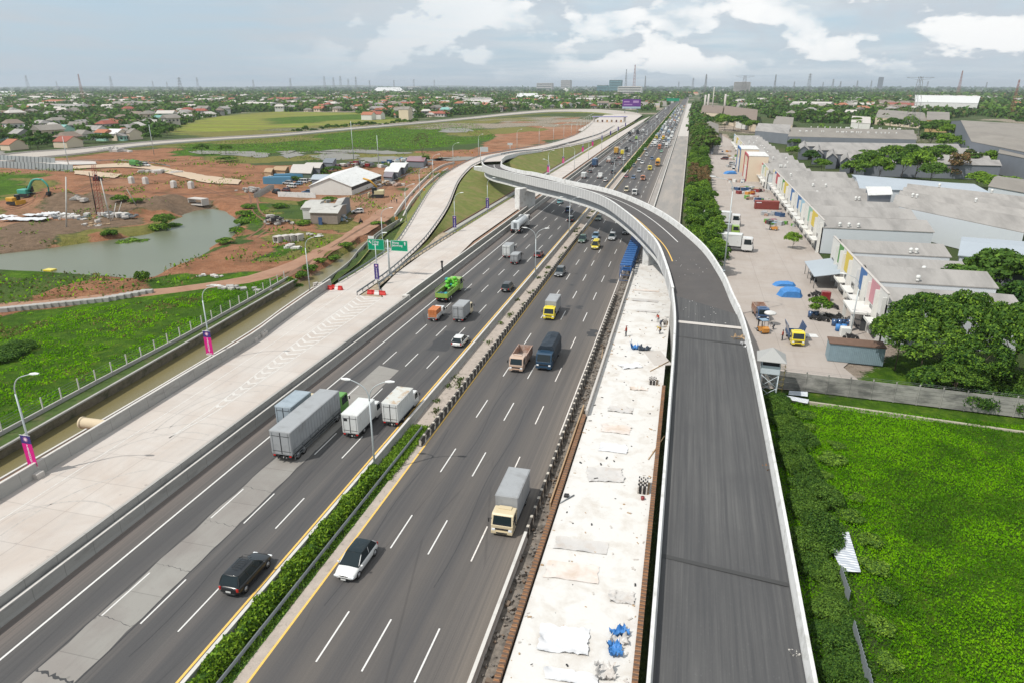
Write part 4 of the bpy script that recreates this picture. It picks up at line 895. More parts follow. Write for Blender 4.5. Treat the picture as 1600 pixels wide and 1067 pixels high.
 if detail:
  wn = MB()   # windscreen sheet a little proud so that it can be told from the side glass
  def lerp(a, c, f): return tuple(a[i]+(c[i]-a[i])*f for i in range(3))
  A0, A1, B0, B1 = lo[3], lo[2], hi[3], hi[2]
  off = Vector((0, .012, .012)); q = [Vector(lerp(A0, B0, .08))+off, Vector(lerp(A1, B1, .08))+off, Vector(lerp(A1, B1, .93))+off, Vector(lerp(A0, B0, .93))+off]
  for k_, s_ in ((0, 1), (1, -1), (2, -1), (3, 1)): q[k_].x += s_*.06
  wn.add(q, [(0, 1, 2, 3)]); wn.build('windscreen', M['glass'], root)
  A0, A1, B0, B1 = lo[0], lo[1], hi[0], hi[1]; off = Vector((0, -.012, .012))
  q = [Vector(lerp(A0, B0, .15))+off, Vector(lerp(A1, B1, .15))+off, Vector(lerp(A1, B1, .9))+off, Vector(lerp(A0, B0, .9))+off]
  for k_, s_ in ((0, 1), (1, -1), (2, -1), (3, 1)): q[k_].x += s_*.08
  MB().add(q, [(1, 0, 3, 2)]).build('rear_window', M['glass'], root)
  for s in (-1, 1):
   MB().bbox((0, 0, 0), (.40, .16, .13), .03).build('headlight', M['lamp'], root, (s*Wd*.35, hl-.09, belt-.38))
   MB().bbox((0, 0, 0), (.20, .10, .26), .03).build('taillight', M['tail'], root, (s*Wd*.40, -hl+.06, belt-.22))
   MB().bbox((0, 0, 0), (.20, .12, .14), .03).build('mirror', body, root, (s*(Wd/2+.10), ct-.25, belt+.02))
  MB().box((0, 0, 0), (.42, .02, .13)).build('number_plate', M['plate'], root, (0, -hl-.035, belt-.42))
  MB().box((0, 0, 0), (.42, .02, .13)).build('number_plate', M['plate'], root, (0, hl+.05, belt-.58))
  for s in (-1, 1):
   for yy in (-hl+.82, hl-.82): wheel(root, s*(Wd/2-.10), yy, R, .22)
 else:
  w = MB()
  for s in (-1, 1):
   for yy in (-hl+.82, hl-.82): w.cyl((s*(Wd/2-.2), yy, R), (s*(Wd/2+.02), yy, R), R, 10, 0)
  w.build('wheels', M['tyre'], root); 
  MB().box((-Wd*.36, hl-.04, belt-.28), (.34, .1, .12)).box((Wd*.36, hl-.04, belt-.28), (.34, .1, .12)).build('headlights', M['lamp'], root)
  MB().box((-Wd*.40, -hl+.03, belt-.22), (.2, .1, .22)).box((Wd*.40, -hl+.03, belt-.22), (.2, .1, .22)).build('taillights', M['tail'], root)
 return root
def truck(cab, cargo, L=6.2, Wd=2.0, Hh=2.95, loc=(0, 0, 0), rz=0.0, boxm=None, roofm=None, big=False, detail=True, name='truck', cabL=None, cabH=None, deck=None, rails=False, **tags):
 """cab-over truck; cargo: box, tank, dump, tarp, crates, open, stake"""
 root = empty(name, loc, rz, **tags); hl = L/2
 cl = cabL or (2.1 if big else 1.65); ch = cabH or (2.75 if big else 2.15); cw = Wd*.96; fz = .95 if big else .62; R = .50 if big else .37
 boxm = boxm or BOXW; roofm = roofm or boxm; yf = hl; yb = hl - cl
 zb = .42 if big else .34
 prof = [(yb, zb+.18), (yb+.25, zb), (yf-.15, zb), (yf, zb+.10), (yf, ch*.52), (yf-.05, ch*.55), (yf-.30 if not big else yf-.18, ch-.12), (yf-.45, ch), (yb+.05, ch), (yb, ch-.08)]
 rings = []
 for x, ins in ((-cw/2, .07), (-cw/2+.07, 0), (cw/2-.07, 0), (cw/2, .07)):
  cy = sum(p[0] for p in prof)/len(prof); cz = sum(p[1] for p in prof)/len(prof)
  rings.append([(x, y + (cy-y)*ins*.6, z + (cz-z)*ins*.5) for y, z in prof])
 b = MB().loft(rings, 0)
 b.box((0, yf+.03, zb+.14), (cw*.98, .16, .24), 1 if big else 0); b.box((0, yf+.08, zb+.12), (cw*.5, .10, .12), 1); b.box((0, yf+.01, ch*.37), (cw*.62, .06, .16), 1); b.box((0, yf-.08, ch*.555), (cw*.86, .10, .05), 1); b.box((0, yb+.3, ch+.03), (cw*.6, .5, .10), 0)
 b.build('cab', [cab, M['dark']], root)
 f0, f1 = .56*ch, ch-.16; xw = cw*.43
 yy0 = yf-.055+.012; yy1 = (yf-.30 if not big else yf-.18)+.012
 MB().add([(-xw, yy0, f0), (xw, yy0, f0), (xw*.95, yy1, f1), (-xw*.95, yy1, f1)], [(0, 1, 2, 3)][::1]).build('windscreen', M['glass'], root)
 for s in (-1, 1):
  x = s*(cw/2+.008)
  MB().add([(x, yb+.42, ch*.56), (x, yf-.22, ch*.56), (x, yf-.42, ch-.22), (x, yb+.45, ch-.22)], [(0, 1, 2, 3)]).build('side_window', M['glass'], root)
  if detail:
   MB().bbox((0, 0, 0), (.34, .10, .20), .03).build('headlight', M['lamp'], root, (s*cw*.38, yf+.02, ch*.34))
   MB().bbox((0, 0, 0), (.12, .14, .40), .03).cyl((0, 0, .1), (-s*.3, -.05, .16), .02, 5).build('mirror', M['dark'], root, (s*(cw/2+.24), yf-.15, ch*.72))
   MB().box((0, 0, 0), (.26, .06, .14)).build('taillight', M['tail'], root, (s*Wd*.38, -hl-.02, fz-.12))
 ch_ = MB().box((-.38, -cl/2+.1, fz-.18), (.12, L-cl*.6, .2)).box((.38, -cl/2+.1, fz-.18), (.12, L-cl*.6, .2)).box((0, -hl+.05, fz-.30), (Wd*.9, .10, .14))
 if detail:
  for s in (-1, 1): ch_.box((s*Wd*.40, -.1, fz-.24), (.28, .9, .36)); 
 ch_.build('chassis', M['dark'], root)
 if detail: MB().box((0, 0, 0), (.44, .02, .16)).build('number_plate', M['plate'], root, (.3, -hl-.03, fz-.28))
 cy0, cy1 = -hl, yb-.10; cL = cy1-cy0; cyc = (cy0+cy1)/2; bw = Wd
 if cargo == 'box':
  b = MB().bbox((0, cyc, (fz+Hh)/2), (bw, cL, Hh-fz), .03, 0); b.box((0, cyc, Hh+.012), (bw-.10, cL-.10, .03), 1)
  for s in (-1, 1):
   b.box((s*(bw/2+.012), cyc, Hh-.05), (.05, cL, .10), 0); b.box((s*(bw/2+.012), cyc, fz+.06), (.05, cL, .12), 2)
   n = int(cL/.6)
   for k in range(1, n): b.box((s*(bw/2+.008), cy0+cL*k/n, (fz+Hh)/2), (.03, .05, Hh-fz-.25), 0)
  b.build('cargo_box', [boxm, roofm, M['dark']], root)
  if detail:
   for s in (-1, 1):
    d = MB().box((0, 0, 0), (bw*.46, .035, Hh-fz-.22), 0); d.box((-s*bw*.225, -.03, 0), (.035, .03, Hh-fz-.25), 2); d.box((0, -.025, (Hh-fz)*.30), (bw*.40, .02, .05), 2); d.box((0, -.025, -(Hh-fz)*.34), (bw*.40, .02, .05), 2); d.box((s*bw*.15, -.03, 0), (.03, .03, Hh-fz-.35), 1)
    d.build('rear_door', [boxm, M['steel'], M['dark']], root, (s*bw*.235, -hl-.02, (fz+Hh)/2))
  if rails:
   for s in (-1, 1):
    r = MB()
    for z in (fz-.35, fz-.05, fz+.25, fz+.55): r.box((s*(bw/2+.06), cyc, z), (.05, cL*.94, .10))
    for k in range(7): r.box((s*(bw/2+.05), cy0+.3+k*(cL-.6)/6, fz+.05), (.07, .08, 1.2))
    r.build('side_rail', M['steel'], root)
 elif cargo == 'tank':
  rg = []
  for y, sc_ in ((cy0+.05, .80), (cy0+.2, .97), (cy0+.4, 1), (cy1-.4, 1), (cy1-.2, .97), (cy1-.05, .8)):
   rg.append([(1.12*sc_*math.cos(a), y, fz+1.12+.98*sc_*math.sin(a)) for a in [2*math.pi*i/20 for i in range(20)]])
  MB().loft(rg[::-1], 0, None, True, True).build('tank', boxm, root)
  w = MB()
  for k in range(5): y = cy0+.8+k*(cL-1.6)/4; w.cyl((0, y, fz+2.05), (0, y, fz+2.22), .28, 12, 0)
  w.box((0, cyc, fz+2.12), (.5, cL-.8, .04)); w.build('walkway', M['steel'], root)
  MB().box((0, cy0-.02, fz+.95), (1.9, .08, 1.7), 0).box((0, cy0-.07, fz+.9), (.7, .06, 1.2), 1).build('rear_cabinet', [boxm, M['steel']], root)
 elif cargo in ('dump', 'open', 'stake', 'crates'):
  hh = {'dump': 1.25, 'open': .45, 'stake': .85, 'crates': .55}[cargo]; t = .07; b = MB()
  b.box((0, cyc, fz+.04), (bw, cL, .10), 1)
  for s in (-1, 1): b.box((s*(bw/2-t/2), cyc, fz+hh/2+.05), (t, cL, hh), 0)
  b.box((0, cy0+t/2, fz+hh/2+.05), (bw-2*t, t, hh), 0); b.box((0, cy1-t/2, fz+hh/2+.1), (bw-2*t, t, hh*1.12), 0)
  for s in (-1, 1):
   for k in range(7): b.box((s*(bw/2+.02), cy0+.15+k*(cL-.3)/6, fz+hh/2+.05), (.06, .08, hh), 0)
   b.box((s*(bw/2-.02), cyc, fz+hh+.07), (.12, cL, .07), 0)
  b.build('cargo_bed', [boxm, roofm], root)
  if cargo == 'stake':
   for s in (-1, 1):
    r = MB()
    for k in range(12): r.box((s*(bw/2-.03), cy0+.1+k*(cL-.2)/11, fz+hh+.42), (.045, .05, .75))
    r.box((s*(bw/2-.03), cyc, fz+hh+.80), (.05, cL, .05)); r.build('side_rail', boxm, root)
 elif cargo == 'tarp':
  b = MB(); rg = []; R2 = random.Random(3)
  for k in range(9):
   y = cy0 + cL*k/8; pk = Hh + .28*(1 if k == 2 or k == 3 else 0) - .25*(k > 6) ; e = R2.uniform(-.03, .03)
   rg.append([(-bw/2-.02+e, y, fz+.05), (bw/2+.02+e, y, fz+.05), (bw/2+.03, y, Hh-.75+e), (bw*.36, y, Hh-.15+e), (0, y, pk), (-bw*.36, y, Hh-.15-e), (-bw/2-.03, y, Hh-.75)])
  b.loft(rg[::-1], 0); b.build('tarpaulin', boxm, root)
  MB().box((0, cyc, fz-.02), (bw, cL, .14)).build('cargo_bed', M['dark'], root)
 r_ax = [-hl+1.1, -hl+2.25] if big and L > 8 else [-hl+ (1.5 if L > 5.5 else .95)]
 w = .26 if big else .2
 for s in (-1, 1):
  for y in r_ax + [yf-.95 if not big else yf-1.25] + ([yf-3.0] if L > 11 else []):
   if detail: wheel(root, s*(Wd/2-.20), y, R, w*(1.5 if y < 0 else 1))
 if not detail:
  wv = MB()
  for s in (-1, 1):
   for y in r_ax + [yf-.95]: wv.cyl((s*(Wd/2-.4), y, R), (s*(Wd/2-.02), y, R), R, 10, 0)
  wv.build('wheels', M['tyre'], root)
 return root
def on_l(px, py, L, z=0):
 """outbound: place by the rear wheels' spot"""
 x, y, _ = G(px, py, z); return (x, y + L/2, z)
def on_r(px, py, L, z=0):
 x, y, _ = G(px, py, z); return (x, y + L/2, z)
RZ = math.pi
# --- outbound, seen from behind
car('suv', P_BLACK, loc=(-32.3, on_l(370, 933, 4.5)[1], 0), rack=True, label='black SUV with a roof rack, nearest outbound car', cat='SUV', scale=1.06)
truck(P_GREEN, 'box', 13.2, 2.5, 3.75, on_l(443, 722, 13.2), boxm=BOXG, roofm=BOXG, big=True, rails=True, label='very long grey box truck with a green cab', cat='truck')
truck(P_CREAM, 'box', 6.4, 2.1, 3.0, (-43.35, 66.6, 0), boxm=BOXB, roofm=BOXB, label='pale blue roofed box truck half hidden behind the long grey truck', cat='truck')
t3 = truck(P_WHITE, 'box', 6.3, 2.05, 3.0, on_l(549, 684, 6.3), boxm=BOXW, label='white box truck with a dark emblem on its rear door', cat='truck')
MB().box((-.52, -3.20, 2.35), (.42, .02, .34)).build('emblem', M['dark'], t3)
truck(P_WHITE, 'box', 6.6, 2.05, 3.05, on_l(611, 666, 6.6), boxm=BOXW, roofm=BOXR, label='white box truck with a rust streaked roof next to the median', cat='truck')
car('hatch', P_WHITE, loc=on_l(713, 544, 4.1), label='white hatchback beside the yellow line behind the rust roofed truck', cat='car', scale=1.04)
truck(P_CREAM, 'box', 5.7, 1.95, 2.85, on_l(716, 504, 5.7), boxm=BOXG, roofm=BOXG, label='grey box truck with a cream cab right of the crate pickup', cat='truck')
tp = truck(P_WHITE, 'crates', 4.4, 1.7, 1.9, on_l(676, 503, 4.4), boxm=P_WHITE, cabH=1.75, cabL=1.4, name='pickup_truck', label='white pickup stacked high with orange crates', cat='pickup truck')
cr = MB(); oc = flat('crate_orange', (.50, .17, .06), .6, var=.15)
for kx in range(3):
 for ky in range(4):
  for kz in range(5):
   cr.box((-.52+kx*.52, ky*.62, kz*.27+.13), (.49, .59, .235), 0)
cr.build('crate_stack', oc, loc=(tp.location.x, tp.location.y-1.95, .78), label='block of orange crates on the white pickup', cat='crates', kind='stuff')
tg = truck(P_LIME, 'stake', 9.6, 2.4, 2.75, on_l(690, 474, 9.6), boxm=P_LIME, roofm=M['dark'], big=True, label='lime green open truck with staked sides', cat='truck')
sb = MB(); R_ = random.Random(4)
for k in range(26): sb.sphere((R_.uniform(-.9, .9), R_.uniform(-.9, .9), R_.uniform(.2, 2.0)), R_.uniform(.3, .5), R_.choice([0, 0, 0, 1]), 8, 6, (1, 1, .75))
sb.build('load_of_sacks', [flat('sack_lime', (.12, .48, .04), .6), flat('sack_teal', (.03, .25, .25), .6)], loc=(tg.location.x, tg.location.y+1.4, 1.1), label='bright green sacks heaped behind the cab of the lime truck', cat='load')
sb = MB()
for k in range(9): sb.sphere((R_.uniform(-.9, .9), R_.uniform(-.3, .3), R_.uniform(.1, .6)), R_.uniform(.25, .4), R_.choice([0, 1]), 8, 6)
sb.build('load_of_sacks', [flat('sack_teal', (.03, .25, .25)), flat('sack_navy', (.02, .07, .12), .6)], loc=(tg.location.x, tg.location.y-4.1, 1.15), label='dark teal bundles by the tailgate of the lime truck', cat='load')
car('mpv', P_BLACK, loc=on_l(789, 458, 4.4), label='black minivan in the fast lane beyond the white hatchback', cat='minivan')
truck(P_WHITE, 'tank', 10.2, 2.4, 3.3, on_l(805, 366, 12.4), boxm=paint('tank_white', (.55, .58, .60), .25), big=True, label='white tanker truck about to pass under the flyover', cat='tanker').scale = (1.22,)*3
truck(P_GREY, 'box', 5.6, 1.9, 3.0, on_l(791, 404, 5.6), boxm=BOXW, roofm=BOXG, label='small truck with a tall pale box, dark cab, just ahead of its grey neighbour', cat='truck')
truck(P_GREY, 'box', 4.6, 1.75, 2.3, on_l(803, 414, 4.6), boxm=BOXG, label='small grey box truck behind the tall pale box truck', cat='truck')
car('hatch', P_RED, loc=on_l(839, 404, 4.1), roof=P_GREY, label='dark red hatchback near the median short of the flyover', cat='car')
car('mpv', P_BLACK, loc=on_l(890, 348, 4.4), label='black minivan in the flyover shadow by the median', cat='minivan')
car('suv', P_BLUE, loc=on_l(887, 333, 4.4), label='dark blue SUV in the flyover shadow', cat='SUV')
car('sedan', P_TEAL, loc=on_l(873, 320, 4.4), label='teal sedan coming out from under the flyover', cat='car')
# --- inbound, seen from the front
truck(P_CREAM, 'box', 6.9, 2.1, 3.1, on_r(784, 838, 6.9), RZ, boxm=BOXG, roofm=BOXG, label='cream cabbed truck with a grey box, nearest inbound truck', cat='truck')
car('coupe', P_WHITE, loc=on_r(539, 909, 4.5), rz=RZ-math.radians(1.5), roof=M['glass'], label='white crossover with a black glass roof on the yellow line', cat='car', scale=1.05)
truck(paint('dusty_cream', (.46, .33, .25)), 'dump', 6.2, 2.1, 2.4, on_r(806, 582, 6.2), RZ, boxm=RUSTB, roofm=flat('dump_floor', (.40, .33, .29), .8), label='dusty salmon and white dump truck, empty', cat='dump truck')
truck(flat('cab_blue_black', (.02, .05, .09), .4), 'tarp', 7.6, 2.35, 3.3, on_r(849, 579, 7.6), RZ, boxm=mat('tarp_black', (.022, .032, .045), .6, obj=True, var=.2, bump=.4, bsc=3), big=False, cabH=2.5, label='black truck with a peaked dark tarpaulin beside the dump truck', cat='truck')
truck(P_YELLOW, 'box', 6.3, 2.0, 2.95, on_r(857, 501, 6.3), RZ, boxm=BOXG, label='yellow cabbed box truck in the second inbound lane', cat='truck')
car('suv', P_GREY, loc=on_r(872, 434, 4.5), rz=RZ, label='dark grey SUV close to the striped median barrier', cat='SUV')
car('suv', P_DGREEN, loc=on_r(908, 381, 4.5), rz=RZ, label='grey green SUV left of the yellow van', cat='SUV')
car('van', P_YELLOW, loc=on_r(929, 391, 4.5), rz=RZ, label='bright yellow van leaving the flyover shadow', cat='van', scale=1.1)
car('hatch', P_LBLUE, loc=on_r(929, 375, 4.0), rz=RZ, label='pale blue car right behind the yellow van', cat='car')
car('suv', P_SILVER, loc=on_r(955, 377, 4.5), rz=RZ, label='silver SUV in the flyover shadow beside the blue scaffold', cat='SUV')
car('suv', P_BLACK, loc=on_r(977, 368, 4.5), rz=RZ, label='black SUV half hidden by the flyover girder', cat='SUV')
car('sedan', P_DGREEN, loc=on_r(934, 346, 4.5), rz=RZ, label='dark green sedan entering the flyover shadow', cat='car')
# --- beyond the flyover
FARL = [  # px, py of the rear, what
 (911, 280, 't', P_WHITE, 'box', BOXW, 'white box truck behind the flyover in the slow outbound lane', 5.6, 2.5),
 (921, 271, 'hatch', P_GREY, 0, 0, 'grey hatchback just ahead of the white box truck beyond the flyover', 0, 0),
 (936, 280, 't', P_WHITE, 'open', P_WHITE, 'white flatbed pickup with a mixed load beyond the flyover', 5.2, 2.0),
 (945, 285, 'hatch', P_WHITE, 0, 0, 'white hatchback beside the white flatbed pickup', 0, 0),
 (957, 272, 'mpv', P_BLACK, 0, 0, 'black minivan hugging the median beyond the flyover', 0, 0),
 (928, 262, 't', P_BLUE, 'box', paint('cargo_blue', (.04, .09, .18)), 'tall dark blue box truck beyond the flyover', 8.5, 4.0),
 (950, 255, 't', P_WHITE, 'open', RUSTB, 'pickup with a red load ahead of the blue truck', 5.0, 1.9),
 (957, 258, 'suv', P_BLACK, 0, 0, 'black SUV right of the red loaded pickup', 0, 0),
 (961, 252, 'suv', P_GREY, 0, 0, 'dark grey SUV just ahead of the black SUV', 0, 0),
 (968, 259, 'hatch', P_SILVER, 0, 0, 'silver hatchback near the green median', 0, 0),
 (974, 252, 'hatch', P_WHITE, 0, 0, 'white hatchback by the median ahead of the silver one', 0, 0),
 (967, 249, 'hatch', P_RED, 0, 0, 'red hatchback between the trucks and the median', 0, 0),
 (962, 242, 't', P_YELLOW, 'box', paint('cargo_amber', (.52, .30, .05)), 'tall amber box truck ahead of the blue one', 8.0, 4.0),
 (972, 243, 't', P_YELLOW, 'box', P_YELLOW, 'short yellow box truck right of the tall amber one', 5.5, 2.8),
 (978, 238, 't', P_GREY, 'tarp', flat('tarp_black2', (.03, .035, .04), .7), 'dark covered truck beyond the short yellow truck', 6, 2.9),
 (982, 245, 'hatch', P_WHITE, 0, 0, 'white hatchback right of the yellow truck', 0, 0),
 (971, 226, 'hatch', P_WHITE, 0, 0, 'white hatchback far ahead in the slow lane', 0, 0),
 (979, 219, 'van', P_WHITE, 0, 0, 'small white van in the distant outbound slow lane', 0, 0),
 (984, 223, 'suv', P_BLACK, 0, 0, 'black SUV beside the distant lime truck', 0, 0),
 (989, 225, 'hatch', P_BLACK, 0, 0, 'black hatchback beside a black SUV far outbound', 0, 0),
 (994, 219, 't', P_LIME, 'tarp', P_LIME, 'lime green truck far along the outbound lanes', 6, 2.6),
 (1000, 222, 'hatch', P_WHITE, 0, 0, 'white hatchback right of the lime green truck', 0, 0),
 (1004, 218, 'hatch', P_SILVER, 0, 0, 'silver hatchback right of the lime green truck by the hedge', 0, 0),
 (983, 213, 't', P_GREY, 'tarp', flat('tarp_black2', (.03, .035, .04)), 'dark covered truck left of the distant trucks', 7, 3),
 (989, 209, 't', P_WHITE, 'box', BOXW, 'white box truck among the distant outbound trucks', 6, 3),
 (996, 210, 't', P_GREY, 'tarp', flat('tarp_black2', (.03, .035, .04)), 'black covered truck left of the distant tanker', 7, 3.2),
 (1004, 208, 't', P_WHITE, 'tank', P_WHITE, 'distant white tanker beside the black covered truck', 8, 3.2),
 (1010, 212, 'sedan', P_WHITE, 0, 0, 'white sedan behind the distant tanker by the hedge', 0, 0),
 (1012, 194, 't', P_GREY, 'open', P_GREY, 'dark flatbed truck alone in the distant outbound lanes', 8, 2.4),
 (1024, 189, 'van', P_WHITE, 0, 0, 'white van ahead of the lone dark flatbed', 0, 0),
 (1026, 186, 't', P_SALMON, 'box', BOXW, 'white truck with a salmon cab far outbound', 7, 3.2),
 (1030, 192, 'hatch', P_WHITE, 0, 0, 'tiny white car next to the distant hedge', 0, 0),
 (1040, 172, 't', P_ORANGE, 'box', BOXW, 'orange cabbed truck near the outbound vanishing point', 7, 3.2)]
FARR = [
 (991, 306, 't', P_WHITE, 'open', M['dark'], 'white cabbed truck with a tarp load emerging from behind the flyover parapet', 6.0, 2.4),
 (978, 301, 'van', P_CREAM, 0, 0, 'cream van beside the white truck at the flyover parapet', 0, 0),
 (1004, 283, 't', P_SALMON, 'open', RUSTB, 'salmon red flatbed truck beyond the flyover', 5.6, 2.2),
 (989, 281, 'hatch', P_BLUE, 0, 0, 'blue hatchback left of the salmon red truck', 0, 0),
 (978, 279, 'hatch', P_RED, 0, 0, 'red hatchback left of the blue hatchback', 0, 0),
 (998, 270, 'suv', P_SILVER, 0, 0, 'silver SUV behind the salmon red truck', 0, 0),
 (1015, 267, 't', P_YELLOW, 'open', P_YELLOW, 'small yellow truck left of the tall yellow truck', 5.2, 2.3),
 (1027, 261, 't', P_ORANGE, 'tarp', paint('tarp_yellow', (.62, .40, .04), .5), 'tall yellow truck in the inbound slow lane', 7.5, 3.6),
 (990, 262, 'hatch', P_GREY, 0, 0, 'grey hatchback by the hedge ahead of a white pair', 0, 0),
 (998, 252, 'hatch', P_WHITE, 0, 0, 'white hatchback by the hedge, rear of a pair', 0, 0),
 (1003, 257, 'sedan', P_WHITE, 0, 0, 'white sedan, front of a pair by the hedge', 0, 0),
 (1018, 251, 'suv', P_BLUE, 0, 0, 'dark blue SUV left of the tall yellow truck', 0, 0),
 (1010, 245, 'van', P_WHITE, 0, 0, 'white van two lanes left of the dark blue SUV', 0, 0),
 (1008, 236, 'hatch', P_SILVER, 0, 0, 'silver hatchback behind the white van', 0, 0),
 (1023, 230, 't', P_WHITE, 'box', BOXW, 'white box truck at the head of the inbound jam', 6, 3.0),
 (1030, 234, 't', P_SALMON, 'box', P_SALMON, 'salmon box truck right of the white one at the head of the jam', 6, 2.9),
 (1033, 239, 'hatch', paint('mint', (.16, .34, .22)), 0, 0, 'mint green hatchback in front of the salmon box truck', 0, 0),
 (1041, 232, 't', P_WHITE, 'box', BOXW, 'white box truck by the outer wall at the head of the jam', 6, 3.0),
 (1036, 219, 't', P_YELLOW, 'box', P_ORANGE, 'amber truck in the second row of the jam', 6, 3.0),
 (1044, 223, 't', P_LBLUE, 'box', BOXW, 'white truck with a pale blue cab in the second row of the jam', 6, 3.1)]
for lst, rz in ((FARL, 0), (FARR, RZ)):
 for px, py, k, pm, cg, bm, lab, L, Hh in lst:
  lim = py > 240
  if k == 't': truck(pm, cg, L, 2.2 if L > 6 else 1.9, Hh, on_l(px, py, L), rz, boxm=bm, detail=lim, big=L > 7, label=lab, cat='truck')
  else: car(k, pm, loc=on_l(px, py, 4.2), rz=rz, detail=lim, label=lab, cat={'suv': 'SUV', 'mpv': 'minivan', 'van': 'van'}.get(k, 'car'))
# the inbound traffic jam: copies of a few prototypes, each labelled by colour, kind and the vehicle ahead of it
protoC = {}; R_ = random.Random(11)
def far_proto(k, pm, nm):
 if (k, nm) in protoC:
  return dup(protoC[(k, nm)])
 if k == 'truck': o = truck(pm[0], 'box', 6.5, 2.1, 3.0, boxm=pm[1], detail=False)
 else: o = car(k, pm[0], detail=False)
 protoC[(k, nm)] = remember(o); return o
kinds = [('hatch', (P_WHITE,), 'white'), ('hatch', (P_SILVER,), 'silver'), ('hatch', (P_BLACK,), 'black'), ('suv', (P_WHITE,), 'white'), ('suv', (P_GREY,), 'grey'), ('mpv', (P_WHITE,), 'white'), ('mpv', (P_SILVER,), 'silver'), ('mpv', (P_BLACK,), 'black'), ('van', (P_WHITE,), 'white'), ('truck', (P_WHITE, BOXW), 'white'), ('truck', (P_YELLOW, BOXG), 'yellow'), ('truck', (P_WHITE, BOXG), 'grey'), ('hatch', (P_RED,), 'red'), ('suv', (P_BLUE,), 'blue'), ('truck', (P_ORANGE, P_SALMON), 'orange'), ('sedan', (P_TEAL,), 'teal'), ('mpv', (P_CREAM,), 'cream'), ('truck', (P_LBLUE, BOXB), 'pale blue')]
wts = [12, 8, 5, 7, 5, 9, 7, 4, 7, 8, 3, 5, 1, 2, 1, 1, 2, 2]
WORD = dict(hatch='hatchback', suv='SUV', mpv='minivan', van='van', truck='box truck', sedan='sedan')
seen_l = {}
for ln, x in enumerate((-24.2, -20.6, -17.0, -13.2)):
 y = 470 + R_.uniform(0, 25); prev = 'the flyover'; pw = ''
 while y < 1480:
  k, pm, nm = R_.choices(kinds, wts)[0]; L = 6.5 if k == 'truck' else 4.4
  if not any(abs(y - on_l(a, b_, 4)[1]) < 9 and abs(x - on_l(a, b_, 4)[0]) < 1.9 for a, b_, *_ in FARR):
   o = far_proto(k, pm, nm); o.location = (x + R_.uniform(-.35, .35), y, 0); o.rotation_euler = (0, 0, RZ)
   o.name = {'hatch': 'car', 'sedan': 'car', 'suv': 'suv', 'mpv': 'minivan', 'van': 'van', 'truck': 'truck'}[k]
   me = nm + ' ' + WORD[k]; tail_ = ' behind ' + (('a ' + pw) if pw else 'the open road')
   row = ('beside the hedge', 'second lane from the hedge', 'second lane from the wall', 'lane by the outer wall')[ln]
   lab = me + tail_ + ', ' + row
   n_ = seen_l.get(lab, 0); seen_l[lab] = n_ + 1
   if n_: lab = me + tail_ + ', ' + row + ('', ', farther back', ', yet farther back', ', farthest such', ', at the tail', ', at the very tail')[min(n_, 5)]
   tag(o, lab, {'hatch': 'car', 'sedan': 'car', 'suv': 'SUV', 'mpv': 'minivan', 'van': 'van', 'truck': 'truck'}[k], 'vehicles queuing in the inbound jam'); pw = me
  y += L + R_.uniform(2.5, 9 if y < 1000 else 14) + (10 if y < 560 else 0)
# sparse distant outbound traffic
for k_, (x, y) in enumerate([(-42.3, 800), (-38.9, 880), (-35.4, 840), (-32.0, 930), (-42.3, 1010), (-38.9, 1120), (-35.4, 1060), (-42.3, 1220), (-32.0, 1180), (-38.9, 1330), (-35.4, 1290), (-42.3, 1420)]):
 k, pm, nm = R_.choices(kinds, wts)[0]; o = far_proto(k, pm, nm); o.location = (x, y, 0); o.rotation_euler = (0, 0, 0)
 tag(o, nm + ' ' + WORD[k] + ', ' + ('first', 'second', 'third', 'fourth', 'fifth', 'sixth', 'seventh', 'eighth', 'ninth', 'tenth', 'eleventh', 'last')[k_] + ' of the sparse far outbound traffic', 'truck' if k == 'truck' else 'car', 'sparse far outbound traffic')
# ---------------------------------------------------------------- canal, fences, lamps, signs, guard rails
def on_curve(C, y, z): return Vector((at(C, y), y, z))
yy = list(range(-8, 125, 6))
sheet('canal_bank_grass', [on_curve(FENCE, y, .02) for y in yy], [on_curve(STONE, y, -.12) for y in yy], mat('bank_grass', (.05, .085, .016), .95, var=.35, sc=.9, dirt=(.15, .11, .07), dirt_sc=.3), 2)
w = empty('stone_wall', (-72, 50, 0), label='mossy rough stone wall lining the far bank of the canal', cat='wall'); I_ = Matrix.Translation(-w.location)
A = [on_curve(STONE, y, -.05) for y in yy]; B_ = [on_curve(WAT_L, y, -2.2) for y in yy]
MB().ruled([I_ @ p for p in A], [I_ @ p for p in B_], 0, 3).build('wall_face', M['stone'], w)
MB().sweep([I_ @ p for p in A], [(-.22, -.1), (.12, -.1), (.12, .10), (-.22, .10)]).build('coping', M['conc'], w)
ych = [-8, 25, 52, 72, 92, 108, 119, 135, 153.5, 173, 193.7]
sheet('canal_water', [Vector((at(WAT_L, y) - 2.5, y, -1.5)) for y in ych], [Vector((at(WAT_R, y) + .4, y, -1.5)) for y in ych], M['canal'])
kb = curvewall('canal_kerb', crom([(x, y, .15) for x, y in WAT_R if y < 120], 40), .12, .14, .14, M['cap'], 'pale concrete kerb beam along the near edge of the canal', None, 'kerb')
MB().sweep(crom([(x, y, 0) for x, y in WAT_R if y < 200], 50), [(-.1, -3), (.1, -3), (.1, .1), (-.1, .1)]).build('canal_lining', M['conc'], kind='structure')
yk_ = list(range(-8, 119, 6))
sheet('dirt_strip', [Vector((at(WAT_R, y) + .1, y, .12)) for y in yk_], [Vector((at(SVCL, y) - .4, y, .45)) for y in yk_], mat('red_dirt', (.22, .13, .085), .95, var=.35, sc=1.2, dirt=(.10, .085, .05), dirt_sc=.3), 2)
